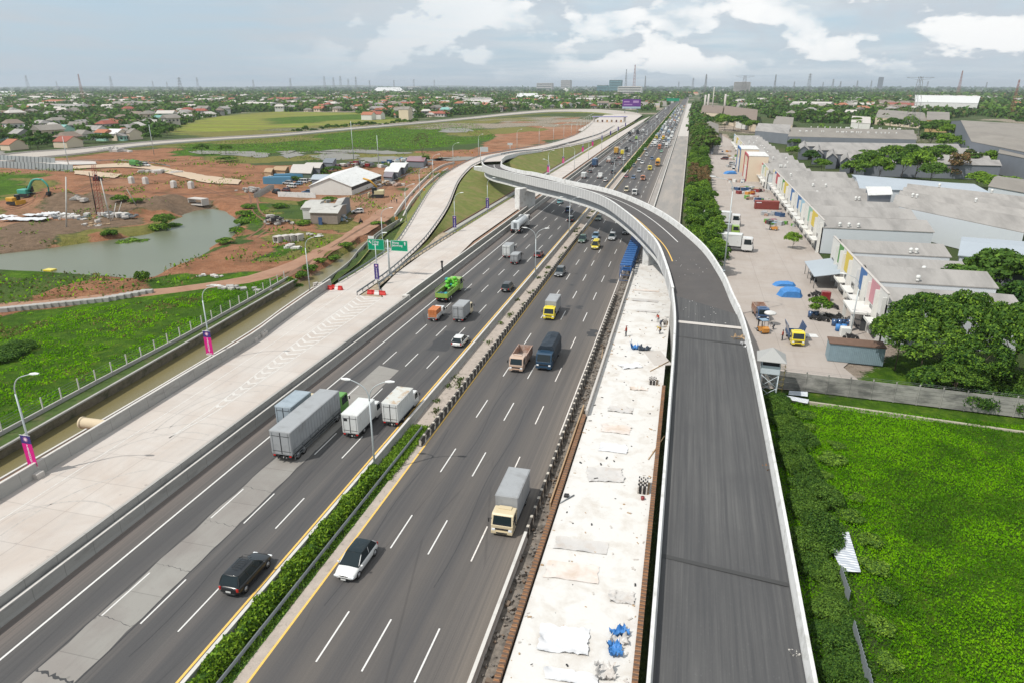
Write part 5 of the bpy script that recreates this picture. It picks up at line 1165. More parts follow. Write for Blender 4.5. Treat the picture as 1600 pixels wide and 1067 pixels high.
MB().ruled([Vector((x-3.5, y, .2)) for x, y in WAT_L if y > 124], [Vector((x+.2, y, -1.8)) for x, y in WAT_L if y > 124], 0, 4).build('canal_bank', M['ground'] if False else MATS['red_dirt'], kind='structure')
MB().ruled([Vector((x-.2, y, -1.8)) for x, y in WAT_R if y > 118], [Vector((x+3.0, y, .35)) for x, y in WAT_R if y > 118], 0, 3).build('canal_bank', M['slope'], kind='structure')
# a concrete pipe sticking out over the canal
p = Vector(G(165, 664, 1.3)); q = p + Vector((-3.0, -.3, .15))
MB().cyl(p + Vector((.2, 0, 0)), q, .62, 20, 0, cap=False).cyl(p + Vector((.2, 0, 0)), q, .50, 20, 0, cap=False).cyl(q + Vector((.02, 0, 0)), q + Vector((.25, 0, 0)), .70, 20, 0).build('drain_pipe', flat('pipe_cream', (.52, .43, .30), .8), label='cream concrete drain pipe poking out over the canal', cat='pipe')
# post and wire fence on its low concrete beam
fe = empty('fence', (-75, 60, 0), label='pale post and wire fence on a concrete beam above the canal', cat='fence'); I_ = Matrix.Translation(-fe.location)
MB().sweep([I_ @ on_curve(FENCE, y, 0) for y in yy], [(-.12, -.3), (.12, -.3), (.12, .50), (-.12, .50)]).build('fence_beam', M['conc'], fe)
po = None; y = 22.0
while y < 124:
 P = I_ @ on_curve(FENCE, y, .5)
 if po is None: po = MB().box((0, 0, .75), (.13, .13, 1.5)).build('post', M['cap'], fe, P)
 else: c = po.copy(); COL.objects.link(c); c.parent = fe; c.location = P
 y += 2.95
for z in (.8, 1.2, 1.6, 1.95): MB().tube([I_ @ on_curve(FENCE, y, z) for y in yy], .014, 4).build('wire', M['steel'], fe)
def lamp(loc, h=10.6, arm=2.0, rz=0.0, double=False, label='', group=None, detail=True):
 """tapered pole on a base plate; curved arm(s) towards local +X with a flat lamp head"""
 root = empty('street_lamp', loc, rz, label=label, cat='street lamp', group=group)
 pl = MB(); pl.box((0, 0, .04), (.45, .45, .08)); hh = h - 2.2
 pl.tube([(0, 0, 0), (0, 0, hh*.5), (0, 0, hh)], .12, 8, 0, .075)
 for k in range(4): pl.cyl((.16*(-1)**k, .16*(-1)**(k//2), .08), (.16*(-1)**k, .16*(-1)**(k//2), .16), .03, 5)
 pl.build('pole', M['pole'], root)
 for s in ((1, -1) if double else (1,)):
  P = [(0, 0, hh), (s*.06, 0, hh+.6), (s*.32, 0, hh+1.25), (s*.85, 0, hh+1.75), (s*(arm-.4), 0, hh+2.08), (s*arm, 0, hh+2.2)]
  MB().tube(crom(P, 12), .06, 6, 0, .042).build('arm', M['pole'], root)
  hd = MB().loft([[(s*(arm-.1), -.10, hh+2.16), (s*(arm-.1), .10, hh+2.16), (s*(arm-.1), .10, hh+2.27), (s*(arm-.1), -.10, hh+2.27)], [(s*(arm+.35), -.17, hh+2.18), (s*(arm+.35), .17, hh+2.18), (s*(arm+.35), .15, hh+2.34), (s*(arm+.35), -.15, hh+2.34)], [(s*(arm+.85), -.10, hh+2.24), (s*(arm+.85), .10, hh+2.24), (s*(arm+.85), .08, hh+2.32), (s*(arm+.85), -.08, hh+2.32)]], 0)
  hd.build('lamp_head', M['lens'], root)
 return root
FONT = {}
def text(s, size, m, parent, loc, rot=(math.pi/2, 0, 0), align='CENTER', ext=.004, name='lettering', bold=True, valign='CENTER'):
 cu = bpy.data.curves.new('lettering', 'FONT'); cu.body = s; cu.size = size; cu.extrude = ext; cu.align_x = align; cu.align_y = valign
 if bold: cu.offset = size*.015
 o = bpy.data.objects.new(name, cu); COL.objects.link(o); dg = bpy.context.evaluated_depsgraph_get(); dg.update()
 me = bpy.data.meshes.new_from_object(o.evaluated_get(dg)); bpy.data.objects.remove(o); bpy.data.curves.remove(cu)
 me.materials.clear(); me.materials.append(m)
 o = bpy.data.objects.new(name, me); COL.objects.link(o); o.parent = parent; o.location = loc; o.rotation_euler = rot
 return o
INK = flat('print_white', (.66, .62, .66), .6, var=0); PINK = flat('banner_pink', (.56, .012, .20), .6, var=.05); NAVY = flat('banner_navy', (.045, .03, .16), .6, var=.05); STAR = flat('banner_burst', (.62, .30, .45), .6)
def banner(loc, main, label, wd=1.15, h=3.5, full=True, words='PARAMOUNT', group='banners on the lamp poles'):
 r = empty('banner', loc, label=label, cat='banner', group=group)
 MB().box((0, 0, h*.36), (wd, .035, h*.72), 0).build('cloth', main, r)
 MB().box((0, 0, h*.86), (wd, .036, h*.26)).build('cloth_top', NAVY, r)
 MB().box((0, 0, -.09), (wd*1.02, .05, .16)).cyl((-wd*.55, 0, h*.99), (wd*.55, 0, h*.99), .03, 6).build('batten', M['plate'], r)
 b = MB(); n = 10; pts = []
 for i in range(2*n): a = math.pi*i/n; rr = (.30 if i % 2 == 0 else .13)*wd; pts.append((rr*math.cos(a), -.025, h*.865+rr*math.sin(a)))
 b.add(pts, [tuple(range(2*n))]); b.build('burst_emblem', STAR, r)
 MB().add([(.11*wd*math.cos(2*math.pi*i/12), -.031, h*.865+.11*wd*math.sin(2*math.pi*i/12)) for i in range(12)], [tuple(range(12))]).build('emblem_core', INK, r)
 if full:
  sz = h*.70/len(words)*1.05
  for i, ch in enumerate(words): text(ch, sz*1.25, INK, r, (0, -.024, h*.69 - (i+.5)*h*.62/len(words)))
  MB().box((0, -.02, h*.035), (wd*.7, .01, .07)).build('small_print', INK, r)
 return r
# banner lamps on the canal side
for i, (px, py, lab) in enumerate([(59, 740, 'tall single arm lamp at the near canal side, carrying the nearest pink banner'), (332, 563, 'single arm lamp farther along the canal, carrying a pink banner'), (485, 461, 'single arm lamp by the debris pile, carrying no banner')]):
 x, y, _ = G(px, py, .9); lamp((x, y, .9), 11.2, 2.2, math.radians(8), label=lab)
 if i < 2: banner((x-.12, y-.16, 1.95), PINK, ('large pink PARAMOUNT banner on the nearest canal side lamp', 'pink PARAMOUNT banner on the second canal side lamp')[i], 1.2, 3.5)
MB().bbox((0, 0, .3), (.9, .9, .6), .05).build('lamp_footing', M['concp'], loc=(G(60, 745, .9)[0], G(60, 745, .9)[1], .9), label='square stained footing of the nearest banner lamp', cat='concrete block')
# double armed median lamps
for i, y in enumerate([57.0, 137.0, 180.0, 292, 336, 380, 424, 470, 520, 570, 640, 720]):
 lab = ['double armed lamp at the head of the median hedge', 'double armed lamp on the median short of the flyover', 'double armed lamp on the median just before the flyover girder'][i] if i < 3 else 'thin double armed lamp on the median, ' + ('first', 'second', 'third', 'fourth', 'fifth', 'sixth', 'seventh', 'eighth', 'ninth')[i-3] + ' beyond the flyover'
 lamp((-28.95, y, -.02), 10.6, 1.9, math.radians(6), True, lab)
# lamps along the outside of the left ramp
n_ = 0
for k, f in enumerate(np.linspace(.06, .97, 17)):
 i = int(f*90); p = RL[i]; q = RL[min(i+1, 90)]; t = (q-p).normalized(); pos = p + Vector((-t.y, t.x, 0))*1.3
 lamp((pos.x, pos.y, p.z-.6), 10.8, 2.1, math.atan2(-t.x, t.y), label='slender lamp outside the left ramp, the %s from the gantry' % ('first', 'second', 'third', 'fourth', 'fifth', 'sixth', 'seventh', 'eighth', 'ninth', 'tenth', 'eleventh', 'twelfth', 'thirteenth', 'fourteenth', 'fifteenth', 'sixteenth', 'seventeenth')[k], group='lamps along the left ramp')
# lamps and banners on the verge between ramp and collector road
vb = [(121.5, NAVY, 0), (175.5, NAVY, 0), (208, NAVY, 0), (307, PINK, 1), (346, PINK, 1), (412, PINK, 1), (455, PINK, 1), (505, NAVY, 0), (560, NAVY, 0), (620, NAVY, 0), (690, NAVY, 0)]
od = ('first', 'second', 'third', 'fourth', 'fifth', 'sixth', 'seventh', 'eighth', 'ninth', 'tenth', 'eleventh')
for i, (y, m_, pk) in enumerate(vb):
 x = -59.6 if y > 140 else -57.8
 lamp((x, y, .75), 10.6, 1.8, 0, label='slim lamp behind the %s verge banner from the gore' % od[i], group='lamps on the verge of the collector road')
 banner((x, y-.2, 1.9), m_, ('pink' if pk else 'navy') + ' banner on the verge, %s from the gore' % od[i], 1.0, 3.3, y < 360)
for i, y in enumerate([268, 330, 378, 436, 530]): lamp((-51.5, y, .55), 10.8, 1.9, math.pi, label='thin lamp on the bare strip beside the motorway, %s past the flyover' % od[i], group='lamps on the bare strip')
# direction sign gantry
SG = flat('sign_green', (.0, .25, .13), .4, var=.02)
x, y, _ = G(609, 431, .9); sg = empty('sign_gantry', (x, y, .9), label='twin green direction signs on one grey post at the gore', cat='road sign')
MB().cyl((0, 0, 0), (0, 0, 7.6), .20, 12, 0, .15).box((0, 0, .1), (1.0, 1.0, .2)).build('post', M['pole'], sg)
MB().cyl((-3.2, 0, 7.25), (3.3, 0, 7.25), .07, 8).cyl((-3.2, 0, 5.75), (3.3, 0, 5.75), .07, 8).cyl((-.5, 0, 5.75), (-.5, 0, 7.25), .05, 6).cyl((.6, 0, 5.75), (.6, 0, 7.25), .05, 6).build('cross_arm', M['pole'], sg)
for cx, z, l1, l2, ar in ((-2.55, 6.45, 'Curug', 'Legok', 1), (2.6, 6.45, 'Bitung', 'Jatiuwung', 0)):
 pn = MB().box((0, 0, 0), (3.6, .06, 2.2)).build('sign_panel', SG, sg, (cx, -.16, z))
 fr = MB()
 for d, s in (((0, 0, 1.07), (3.6, .02, .06)), ((0, 0, -1.07), (3.6, .02, .06)), ((1.77, 0, 0), (.06, .02, 2.08)), ((-1.77, 0, 0), (.06, .02, 2.08))): fr.box(d, s)
 fr.build('border', flat('sign_border', (.35, .62, .5), .5), pn, (0, -.042, 0))
 lx = -.85 if ar else -1.55
 text(l1, .58, INK, pn, (lx, -.04, .60), align='LEFT'); text(l2, .58, INK, pn, (lx, -.04, .05), align='LEFT')
 a = math.radians(40 if ar else 0); ax = -1.3 if ar else 1.25
 pts = [(-.09, -.36), (.09, -.36), (.09, .08), (.26, .08), (0, .40), (-.26, .08), (-.09, .08)]
 MB().add([(ax + px*math.cos(a) - pz*math.sin(a), -.045, .5 + px*math.sin(a) + pz*math.cos(a)) for px, pz in pts], [tuple(range(7))]).build('arrow', INK, pn)
MB().box((0, 0, 0), (1.3, .05, .55)).build('top_plate', M['plate'], sg, (-3.6, -.1, 7.9))
# pale blank sign boards where the ramps meet
for (px, py, z, wdt, hh, lab) in [(751, 256, 7.2, 3.6, 2.0, 'grey backed sign board on a tall post above the ramp corner'), (797, 237, 6.6, 2.6, 1.1, 'small white sign board on a post beside the far loop')]:
 x, y, _ = G(px, py, z); r = empty('road_sign', (x, y, z), label=lab, cat='road sign')
 MB().cyl((0, 0, 0), (0, 0, 6.6 if hh > 1.5 else 3.6), .12, 8).build('post', M['pole'], r)
 MB().box((wdt/2-.2 if hh > 1.5 else 0, -.12, 5.8 if hh > 1.5 else 3.6), (wdt, .06, hh)).build('sign_panel', flat('sign_back_grey', (.40, .42, .42), .5), r)
for i, (px, py, z) in enumerate([(620, 352, .4), (663, 305, .6), (688, 276, .8), (738, 245, 3.0)]):
 x, y, _ = G(px, py, z); r = empty('chevron_sign', (x, y, z), label='yellow bend sign with a black arrow beside the left ramp, %s from the gore' % od[i], cat='road sign', group='bend signs along the left ramp')
 MB().cyl((0, 0, 0), (0, 0, 2.2), .04, 6).build('post', M['pole'], r); MB().box((0, -.05, 1.9), (.75, .03, .9)).build('sign_panel', P_ORANGE, r)
 MB().add([(-.2, -.07, 2.2), (0, -.07, 2.2), (.24, -.07, 1.9), (0, -.07, 1.6), (-.2, -.07, 1.6), (.02, -.07, 1.9)], [(5, 0, 1, 2), (5, 2, 3, 4)]).build('arrow', M['dark'], r)
# guard rails
GP = MB().box((0, 0, .38), (.12, .12, .85)).mesh('post', M['steel'])
def guardrail(C, label, step=2.6, cap=70):
 root = empty('guardrail', C[0], label=label, cat='guardrail'); inv = Matrix.Translation(-root.location); P = [inv @ Vector(p) for p in C]
 MB().sweep(P, [(-.05, .48), (.03, .48), (.08, .56), (.03, .64), (.08, .72), (.03, .80), (-.05, .80)]).build('rail', M['steel'], root)
 L = 0; last = 0; n = 0
 for a, b in zip(P, P[1:]):
  d = (b-a).length
  while last <= L + d and n < cap:
   o = bpy.data.objects.new('post', GP); COL.objects.link(o); o.parent = root; o.location = a.lerp(b, (last-L)/max(d, 1e-6)); last += step; n += 1
  L += d
 return root
guardrail([(-27.55, 8, -.12), (-27.55, 30, -.12), (-27.55, 67, -.12)], 'steel guardrail along the median hedge', 2.6)
guardrail(offset([p for p in RRt if p[1] < 300 and p[2] < 7.2], -.25), 'curving guardrail on the inner edge of the left ramp')
guardrail(offset([p for p in RL if p[1] > 117], .25), 'curving guardrail on the outer edge of the left ramp', 4)
guardrail([Vector((at(LL, y)-.3, y, .85)) for y in (116, 120, 126, 134, 142, 160, 200, 260, 320, 400)], 'straight guardrail between grass verge and collector road', 2.6, 90)
guardrail(offset(LPL[6:], .3), 'guardrail between the two far loop roads', 5); guardrail(offset(LPR[10:], -.3), 'low guardrail round the inside of the far loop', 5)
curvewall('loop_parapet', LPR[:12], .9, .2, .14, M['white'], 'white kerb wall round the inside of the loop corner')
curvewall('loop_parapet', LPL[:14], .9, .2, .14, M['white'], 'white kerb wall on the outside of the loop corner')
curvewall('road_barrier', FRL, .8, .3, .2, M['concp'], 'pale barrier on the outer edge of the long far road'); curvewall('road_barrier', FRR, .8, .3, .2, M['cap'], 'pale barrier on the inner edge of the long far road')
# water filled barriers red and white
WB = [flat('plastic_red', (.48, .035, .03), .45), flat('plastic_white', (.62, .58, .56), .5)]
def wbar(px, py, k, lab):
 x, y, z = G(px, py, .9)
 return MB().loft([[(-.5, -.24, 0), (.5, -.24, 0), (.5, .24, 0), (-.5, .24, 0)], [(-.5, -.2, .25), (.5, -.2, .25), (.5, .2, .25), (-.5, .2, .25)], [(-.46, -.08, .5), (.46, -.08, .5), (.46, .08, .5), (-.46, .08, .5)], [(-.42, -.08, .82), (.42, -.08, .82), (.42, .08, .82), (-.42, .08, .82)]], 0).build('water_barrier', WB[k], loc=(x, y, .9), label=lab, cat='traffic barrier', group='water filled barriers by the gore')
for i, (px, py, k) in enumerate([(516, 453, 0), (522, 452, 0), (527, 453, 1), (532, 453.5, 0), (578, 460, 0), (583, 460, 0), (589, 461, 1), (594, 461, 0), (599, 461.5, 0)]):
 wbar(px, py, k, ('red', 'white')[k] + ' water filled barrier, ' + ('first', 'second', 'third', 'fourth', 'first', 'second', 'third', 'fourth', 'fifth')[i] + (' in the row by the canal' if i < 4 else ' in the row at the gore'))
# concrete blocks against the barrier and a debris heap
r = empty('block_stack', G(405, 530, .9), label='low stack of hollow concrete blocks beside the tall canal barrier', cat='concrete blocks')
for k in range(6): MB().bbox((0, 0, .3), (.9, .75, .6), .06).bbox((0, 0, .72), (.5, .7, .25), .04).build('block', M['concp'], r, (-.3 - (k % 2)*.2, -2.8+k*1.0, 0))
R_ = random.Random(21); b = MB()
for k in range(18): b.box((R_.uniform(-1.3, 1.3), R_.uniform(-1.5, 1.5), R_.uniform(.1, .6)), (R_.uniform(.2, .9), R_.uniform(.2, .6), R_.uniform(.1, .5)), 0, R_.uniform(0, 3))
b.build('rubble_heap', M['rubble'], loc=G(496, 449, .9), label='small heap of broken pale rubble on the canal barrier', cat='rubble', kind='stuff')
b = MB().bbox((0, 0, 1.0), (.3, .3, 2.0), .03).bbox((0, 0, 2.05), (.5, .4, .35), .04); b.build('warning_light', M['dark'], loc=G(691, 424, .9), label='dark warning light on a thin post behind the outbound barrier', cat='warning light')
# median hedge: leaf clumps along the median, and grass
def leaves(n, fn, size, mats, name, parent=None, seed=1, flatz=.5, mi=None, **tags):
 """n small quads; fn(rng, n) gives their centres"""
 rg = np.random.default_rng(seed); C = fn(rg, n); n = len(C)
 a = rg.normal(size=(n, 3)); a[:, 2] *= flatz; a /= np.linalg.norm(a, axis=1)[:, None]
 h = rg.normal(size=(n, 3)); b = np.cross(a, h); b /= np.linalg.norm(b, axis=1)[:, None]
 s = size * rg.uniform(.6, 1.35, (n, 1)); V = np.stack([C - a*s, C - b*s*.55, C + a*s, C + b*s*.55], 1).reshape(-1, 3)
 F = np.arange(4*n).reshape(n, 4)
 return np_mesh(name, V, F, mats, None if mi is None else mi(rg, n), parent, **tags)
def hedge_pts(x, w, h, y0, y1, z0=0):
 def fn(rg, n):
  y = rg.uniform(y0, y1, n); th = rg.uniform(0, math.pi, n); k = 1 + .16*np.sin(y*1.3) + .10*np.sin(y*3.1+1) + rg.normal(0, .06, n)
  r = rg.uniform(.72, 1.0, n)
  return np.stack([x + w/2*np.cos(th)*r*k, y, z0 + h*np.sin(th)*r*k], -1)
 return fn
hd = empty('hedge', (-28.75, 30, 0), label='long clipped green hedge on the near median', cat='hedge')
o = leaves(19000, hedge_pts(0, 1.75, 1.2, -24, 27), .15, [MATS['foliage_mid'], MATS['foliage_bright'], leaf_mat('leaf_yellowgreen', (.12, .22, .012), (.30, .44, .04))], 'foliage', hd, 5, .8, lambda rg, n: rg.choice([0, 1, 2, 2], n))
o2 = MB(); o2.sweep([(0, y, 0) for y in (-24, 0, 27)], [(.6*math.cos(a), .9*math.sin(a)) for a in [math.pi*i/8 for i in range(9)]]).build('inner_growth', M['leaf1'], hd)
strip('median_grass', -29.4, -26.5, -.01, mat('grass_lush', (.045, .105, .012), .95, var=.4, sc=1.2, sc2=9, dirt=(.10, .085, .055), dirt_sc=.5, dirt_lo=.5, dirt_hi=.62), 0, 66)
strip('median_kerb_dust', -27.0, -26.1, .006, M['verge'], 0, 66)
leaves(9000, lambda rg, n: np.stack([rg.uniform(-29.1, -26.9, n) + .2*np.sin(np.linspace(0, 9, n)), 57 + 12*rg.uniform(0, 1, n)**1.0 - 1.0, rg.uniform(0, .35, n)], -1), .11, [M['leaf3'], M['leaf2']], 'grass', None, 8, 2.0, lambda rg, n: rg.choice([0, 0, 1], n), kind='stuff', label='tall green grass where the median hedge ends', cat='grass')
leaves(9000, lambda rg, n: np.stack([-27.0 - rg.uniform(0, 1, n)**.7*.9, rg.uniform(5, 58, n), rg.uniform(0, .22, n)], -1), .10, [M['leaf2'], M['leaf3']], 'grass', None, 9, 2.0, lambda rg, n: rg.choice([0, 0, 1], n), kind='stuff', label='short grass on the roadside of the median guardrail', cat='grass')
mh = empty('hedge', (-28.0, 340, 0), label='dense green planting on the median far beyond the flyover', cat='hedge')
leaves(16000, hedge_pts(0, 2.6, 1.5, -5, 1000), .55, [M['leaf2'], M['leaf1']], 'foliage', mh, 6, .8, lambda rg, n: rg.choice([0, 1], n))
MB().sweep([(0, y, 0) for y in (-4, 300, 1000)], [(1.1*math.cos(a), 1.15*math.sin(a)) for a in [math.pi*i/8 for i in range(9)]]).build('inner_growth', M['leaf1'], mh)
leaves(1500, lambda rg, n: (lambda c, k: np.stack([-28.0 + c[k % 40, 0] + rg.normal(0, .25, n), 72 + c[k % 40, 1] + rg.normal(0, .4, n), rg.uniform(0, .3, n)], -1))(np.stack([np.random.default_rng(4).uniform(-1, 1, 40), np.random.default_rng(5).uniform(0, 170, 40)], -1), rg.integers(0, 40, n)), .16, [M['leaf4'], M['leaf2']], 'weeds', None, 10, 1.5, lambda rg, n: rg.choice([0, 0, 1], n), kind='stuff', label='sparse weeds on the dusty median', cat='weeds')
# ------------------------------------------------ things on and beside the white strip
def crumple(name, px, py, w, l, z, m, label, rz=0.0, h=.12, seed=1, cat='plastic sheet', n=22, rag=.12):
 x, y, _ = G(px, py, z); R2 = random.Random(seed); vs = []; nx_, ny_ = n, max(8, int(n*l/w)) if l < w*2 else n*2
 for j in range(ny_+1):
  for i in range(nx_+1):
   u, v = i/nx_-.5, j/ny_-.5; e = max(abs(u), abs(v))*2
   k = mnoise.noise(Vector((u*5+seed, v*5*l/w, seed*.7))); k2 = mnoise.noise(Vector((u*13+seed, v*13, seed)))
   X = u*w*(1+rag*k) + .15*k2; Y = v*l*(1+rag*mnoise.noise(Vector((v*3, u*3, seed+5.1))))
   vs.append((X, Y, max(.012, h*(abs(k)*1.2*e**2 + .5*abs(k2)*e**3) + .012)))
 fs = [(j*(nx_+1)+i, j*(nx_+1)+i+1, (j+1)*(nx_+1)+i+1, (j+1)*(nx_+1)+i) for j in range(ny_) for i in range(nx_)]
 o = MB().add(vs, fs, 0, True).build(name, m, loc=(x, y, z+.004), label=label, cat=cat); o.rotation_euler = (0, 0, rz); return o
SH = M['sheet']; SH2 = mat('sheet_clear', (.50, .48, .46), .3, var=.06, sc=1, dirt=(.44, .38, .33), dirt_sc=.8); SHW = flat('sheet_white', (.60, .60, .61), .35, False); TB = M['tarp']
CS = 1.2
for i, (nm, px, py, w, l, m_, lab, rz, h) in enumerate([
 ('plastic_sheet', 970, 640, 2.9, 1.6, SH2, 'small tan plastic sheet, farthest of the five square ones', 0, .2), ('plastic_sheet', 962, 670, 3.3, 2.0, SH, 'creased square plastic sheet with brown grit round its rim', 0, .15),
 ('plastic_sheet', 958, 700, 3.0, 1.9, SHW, 'white square plastic sheet dotted with brown grit', 0, .15), ('plastic_sheet', 945, 742, 3.6, 2.6, SH2, 'wrinkled violet grey plastic sheet with dark folds', .2, .22),
 ('plastic_sheet', 908, 852, 4.6, 1.7, SH2, 'wide lilac grey plastic sheet across the strip', .05, .12), ('plastic_sheet', 893, 893, 4.3, 2.1, SH, 'wide tan plastic sheet below the lilac one', .05, .12), ('plastic_sheet', 972, 934, 1.9, 1.2, SH2, 'small crumpled plastic sheet against the ramp edge', .1, .3),
 ('plastic_sheet', 880, 1000, 3.6, 2.5, SHW, 'bright white crumpled plastic film in the foreground', .1, .35), ('plastic_sheet', 893, 1058, 3.4, 1.0, SHW, 'white plastic film at the foot of the strip', 0, .3),
 ('plastic_sheet', 998, 607, 2.3, 1.1, SH, 'tan plastic scrap near the ramp edge', .1, .2), ('plastic_sheet', 985, 572, 3.0, 1.8, SHW, 'white folded film behind the block stack', .5, .22),
 ('plastic_sheet', 1008, 470, 4.6, 1.6, SH2, 'grey plastic sheet nearest the flyover shadow', 0, .12), ('plastic_sheet', 1012, 487, 4.0, 1.2, SH2, 'grey rectangular sheet, second below the flyover shadow', 0, .12), ('plastic_sheet', 1010, 455, 5.0, 1.0, SH, 'dusty narrow sheet at the edge of the flyover shadow', 0, .15)]):
 crumple(nm, px, py, w, l, CS, m_, lab, rz, h, i+1)
for i, (px, py, w, l, m_, lab, rz, h) in enumerate([(961, 1018, .9, 1.15, TB, 'crumpled blue tarpaulin bundle in the foreground', .3, 1.0), (968, 990, 1.2, .9, TB, 'pale blue tarpaulin scrap above the bundle', .6, .8), (966, 1003, 1.2, .7, SH2, 'grey crumpled sheet between the blue tarpaulins', .2, .9), (945, 1052, 1.3, 1.3, SH2, 'crumpled grey green sheet at the bottom of the strip', .2, .8), (992, 545, 1.3, 1.0, TB, 'blue tarpaulin heap next to the workers', .2, 1.3), (1006, 547, 1.8, .9, flat('tarp_slate', (.06, .08, .11), .5), 'slate grey tarpaulin heap beside the blue one', .3, 1.2)]):
 crumple('tarpaulin', px, py, w, l, CS, m_, lab, rz, h, 30+i, 'tarpaulin', 14, .35)
# bundled hollow blocks and bar mats
def blockstack(px, py, nx_, ny_, nz_, label, rz=0):
 x, y, _ = G(px, py, CS); r = empty('block_stack', (x, y, CS), rz, label=label, cat='concrete blocks')
 b = MB()
 for i in range(nx_):
  for j in range(ny_):
   for k in range(nz_): b.box((i*.2-nx_*.1, j*.34-ny_*.17, k*.2+.1), (.13, .28, .17), (i+j) % 2)
 b.build('blocks', [M['concp'], M['dark']], r, kind='stuff'); MB().box((0, 0, .03), (nx_*.2+.1, ny_*.34+.1, .06)).build('pallet', M['wood'], r); return r
blockstack(1006, 762, 5, 6, 4, 'stack of hollow blocks in the middle of the strip'); blockstack(1021, 597, 5, 5, 3, 'stack of hollow blocks near the workers'); blockstack(1040, 505, 3, 6, 2, 'pile of spacer blocks against the ramp edge')
MB().bbox((0, 0, .12), (.45, .45, .24), .04).build('toolbox', M['dark'], loc=G(885, 775, CS), label='small dark toolbox near the rusty formwork', cat='toolbox')
MB().cyl((0, 0, 0), (0, 0, .32), .16, 12, 0, .19).build('bucket', P_RED, loc=G(1004, 780, CS), label='red bucket below the middle block stack', cat='bucket')
for i, (a, b_, m_, lab) in enumerate([((1013, 718), (1038, 682), 'wood', 'long pole leaning from the sheet to the formwork'), ((1016, 580), (1045, 565), 'wood', 'brown boards lying by the ramp edge'), ((875, 786), (897, 774), 'steel', 'thin steel rod near the toolbox'), ((940, 560), (942, 545), 'wood', 'short plank beside the standing worker')]):
 p, q = Vector(G(*a, CS)), Vector(G(*b_, CS)); MB().cyl(p + Vector((0, 0, .06)), q + Vector((0, 0, .10)), .06, 6).build('pole' if i != 1 else 'boards', M[m_], label=lab, cat='timber' if m_ == 'wood' else 'rod')
MB().box((0, 0, .08), (2.6, 5.5, .12), 0, .35).build('gravel_patch', M['concp'], loc=G(1027, 560, CS-.12), label='tan grit spread on the strip beside the ramp edge', cat='grit', kind='stuff')
zr = zramp
for i, (px, py, z, w, l, m_, lab, h) in enumerate([(1152, 531, 4.6, 1.5, .9, M['wood'], 'heap of brown wood and leaves against the outer ramp parapet', .7), (1163, 541, 4.5, .8, 1.4, SHW, 'white torn sheet hanging at the outer ramp parapet', .6), (1065, 515, 4.9, .8, .6, M['wood'], 'small board lying on the ramp below the joint', .05), (1199, 735, 2.7, .6, .9, M['rust'], 'rusty lump against the outer ramp parapet', .7), (1240, 1022, 1.6, .5, .6, M['cap'], 'small pale block at the foot of the outer parapet', .4)]):
 crumple('debris', px, py, w, l, z, m_, lab, .3, h, 90+i, 'debris', 10, .4)
R_ = random.Random(63); b = MB(); b2 = MB()
for k in range(420):
 y = R_.uniform(28, 146)**1.0; x = R_.uniform(-8.7, -.9) if R_.random() < .5 else R_.choice([-8.5, -1.2]) + R_.gauss(0, .35); s_ = R_.uniform(.03, .14)
 if -8.8 < x < -.7: b.box((x, y, 1.2+s_*.3), (s_*R_.uniform(1, 4), s_, s_*.6), R_.choice([0, 0, 1, 2]), R_.uniform(0, 3))
b.build('strip_litter', [M['concp'], M['wood'], M['dark']], kind='stuff', label='scraps and grit strewn over the white strip', cat='litter')
for k in range(55):
 y = R_.uniform(100, 128); x = R_.uniform(1, 9); s_ = R_.uniform(.03, .10); b2.box((x - max(0, y-112)*.12, y, float(np.interp(y, [100, 110.5, 120, 132], [5.2, 6.0, 7.3, 8.5])) + .04), (s_*2, s_, .03), 0, R_.uniform(0, 3))
b2.build('deck_litter', M['lane'], kind='stuff', label='small pale scraps scattered on the flyover deck', cat='litter')
# blue scaffold tower
sc = empty('scaffold', (-10.4, 158, 0), label='tall blue scaffold tower between the inbound lanes and the white strip', cat='scaffold')
SB = flat('scaffold_blue', (.03, .11, .30), .5); STN = 9
for i in range(STN):
 y = -19 + i*4.2
 f = MB()
 for x in (-1.1, 1.1):
  f.cyl((x, y, 0), (x, y, 3.4), .05, 5)
 for z in (.15, 1.3, 2.3, 3.3): f.cyl((-1.1, y, z), (1.1, y, z), .045, 5)
 f.cyl((-1.1, y, .1), (1.1, y, 3.2), .03, 4); f.build('frame', SB, sc)
 if i < STN-1:
  d = MB()
  for x in (-1.1, 1.1):
   for z in (1.2, 3.2): d.cyl((x, y, z), (x, y+4.2, z), .045, 5)
   d.cyl((x, y, .2), (x, y+4.2, 3.2), .035, 4); d.cyl((x, y, 3.2), (x, y+4.2, .2), .035, 4)
  d.build('brace', SB, sc)
  MB().box((0, y+1.0, 3.35), (2.3, 1.1, .12)).box((0, y+3.0, 3.40), (2.3, 1.3, .12)).box((.1, y+2.1, 2.2), (1.9, 2.6, .08)).build('deck_board', SB, sc)
# dark shapes and rubble in the ditch
b = MB(); R_ = random.Random(8)
for k in range(1300):
 y = R_.uniform(22, 170)**1.0; x = R_.uniform(-10.9, -9.5); s = R_.uniform(.04, .20)*(1 if R_.random() < .93 else 1.9)
 b.box((x, y, s*.3), (s, s*R_.uniform(.6, 1.8), s*.7), R_.choice([0, 0, 1, 2]), R_.uniform(0, 3))
b.build('ditch_rubble', [flat('rubble_dark', (.17, .155, .14), .95, False, var=.3), M['ditch'], flat('rubble_brown', (.16, .12, .09), .95)], kind='stuff', label='broken concrete and scraps lying in the ditch beside the white strip', cat='rubble')
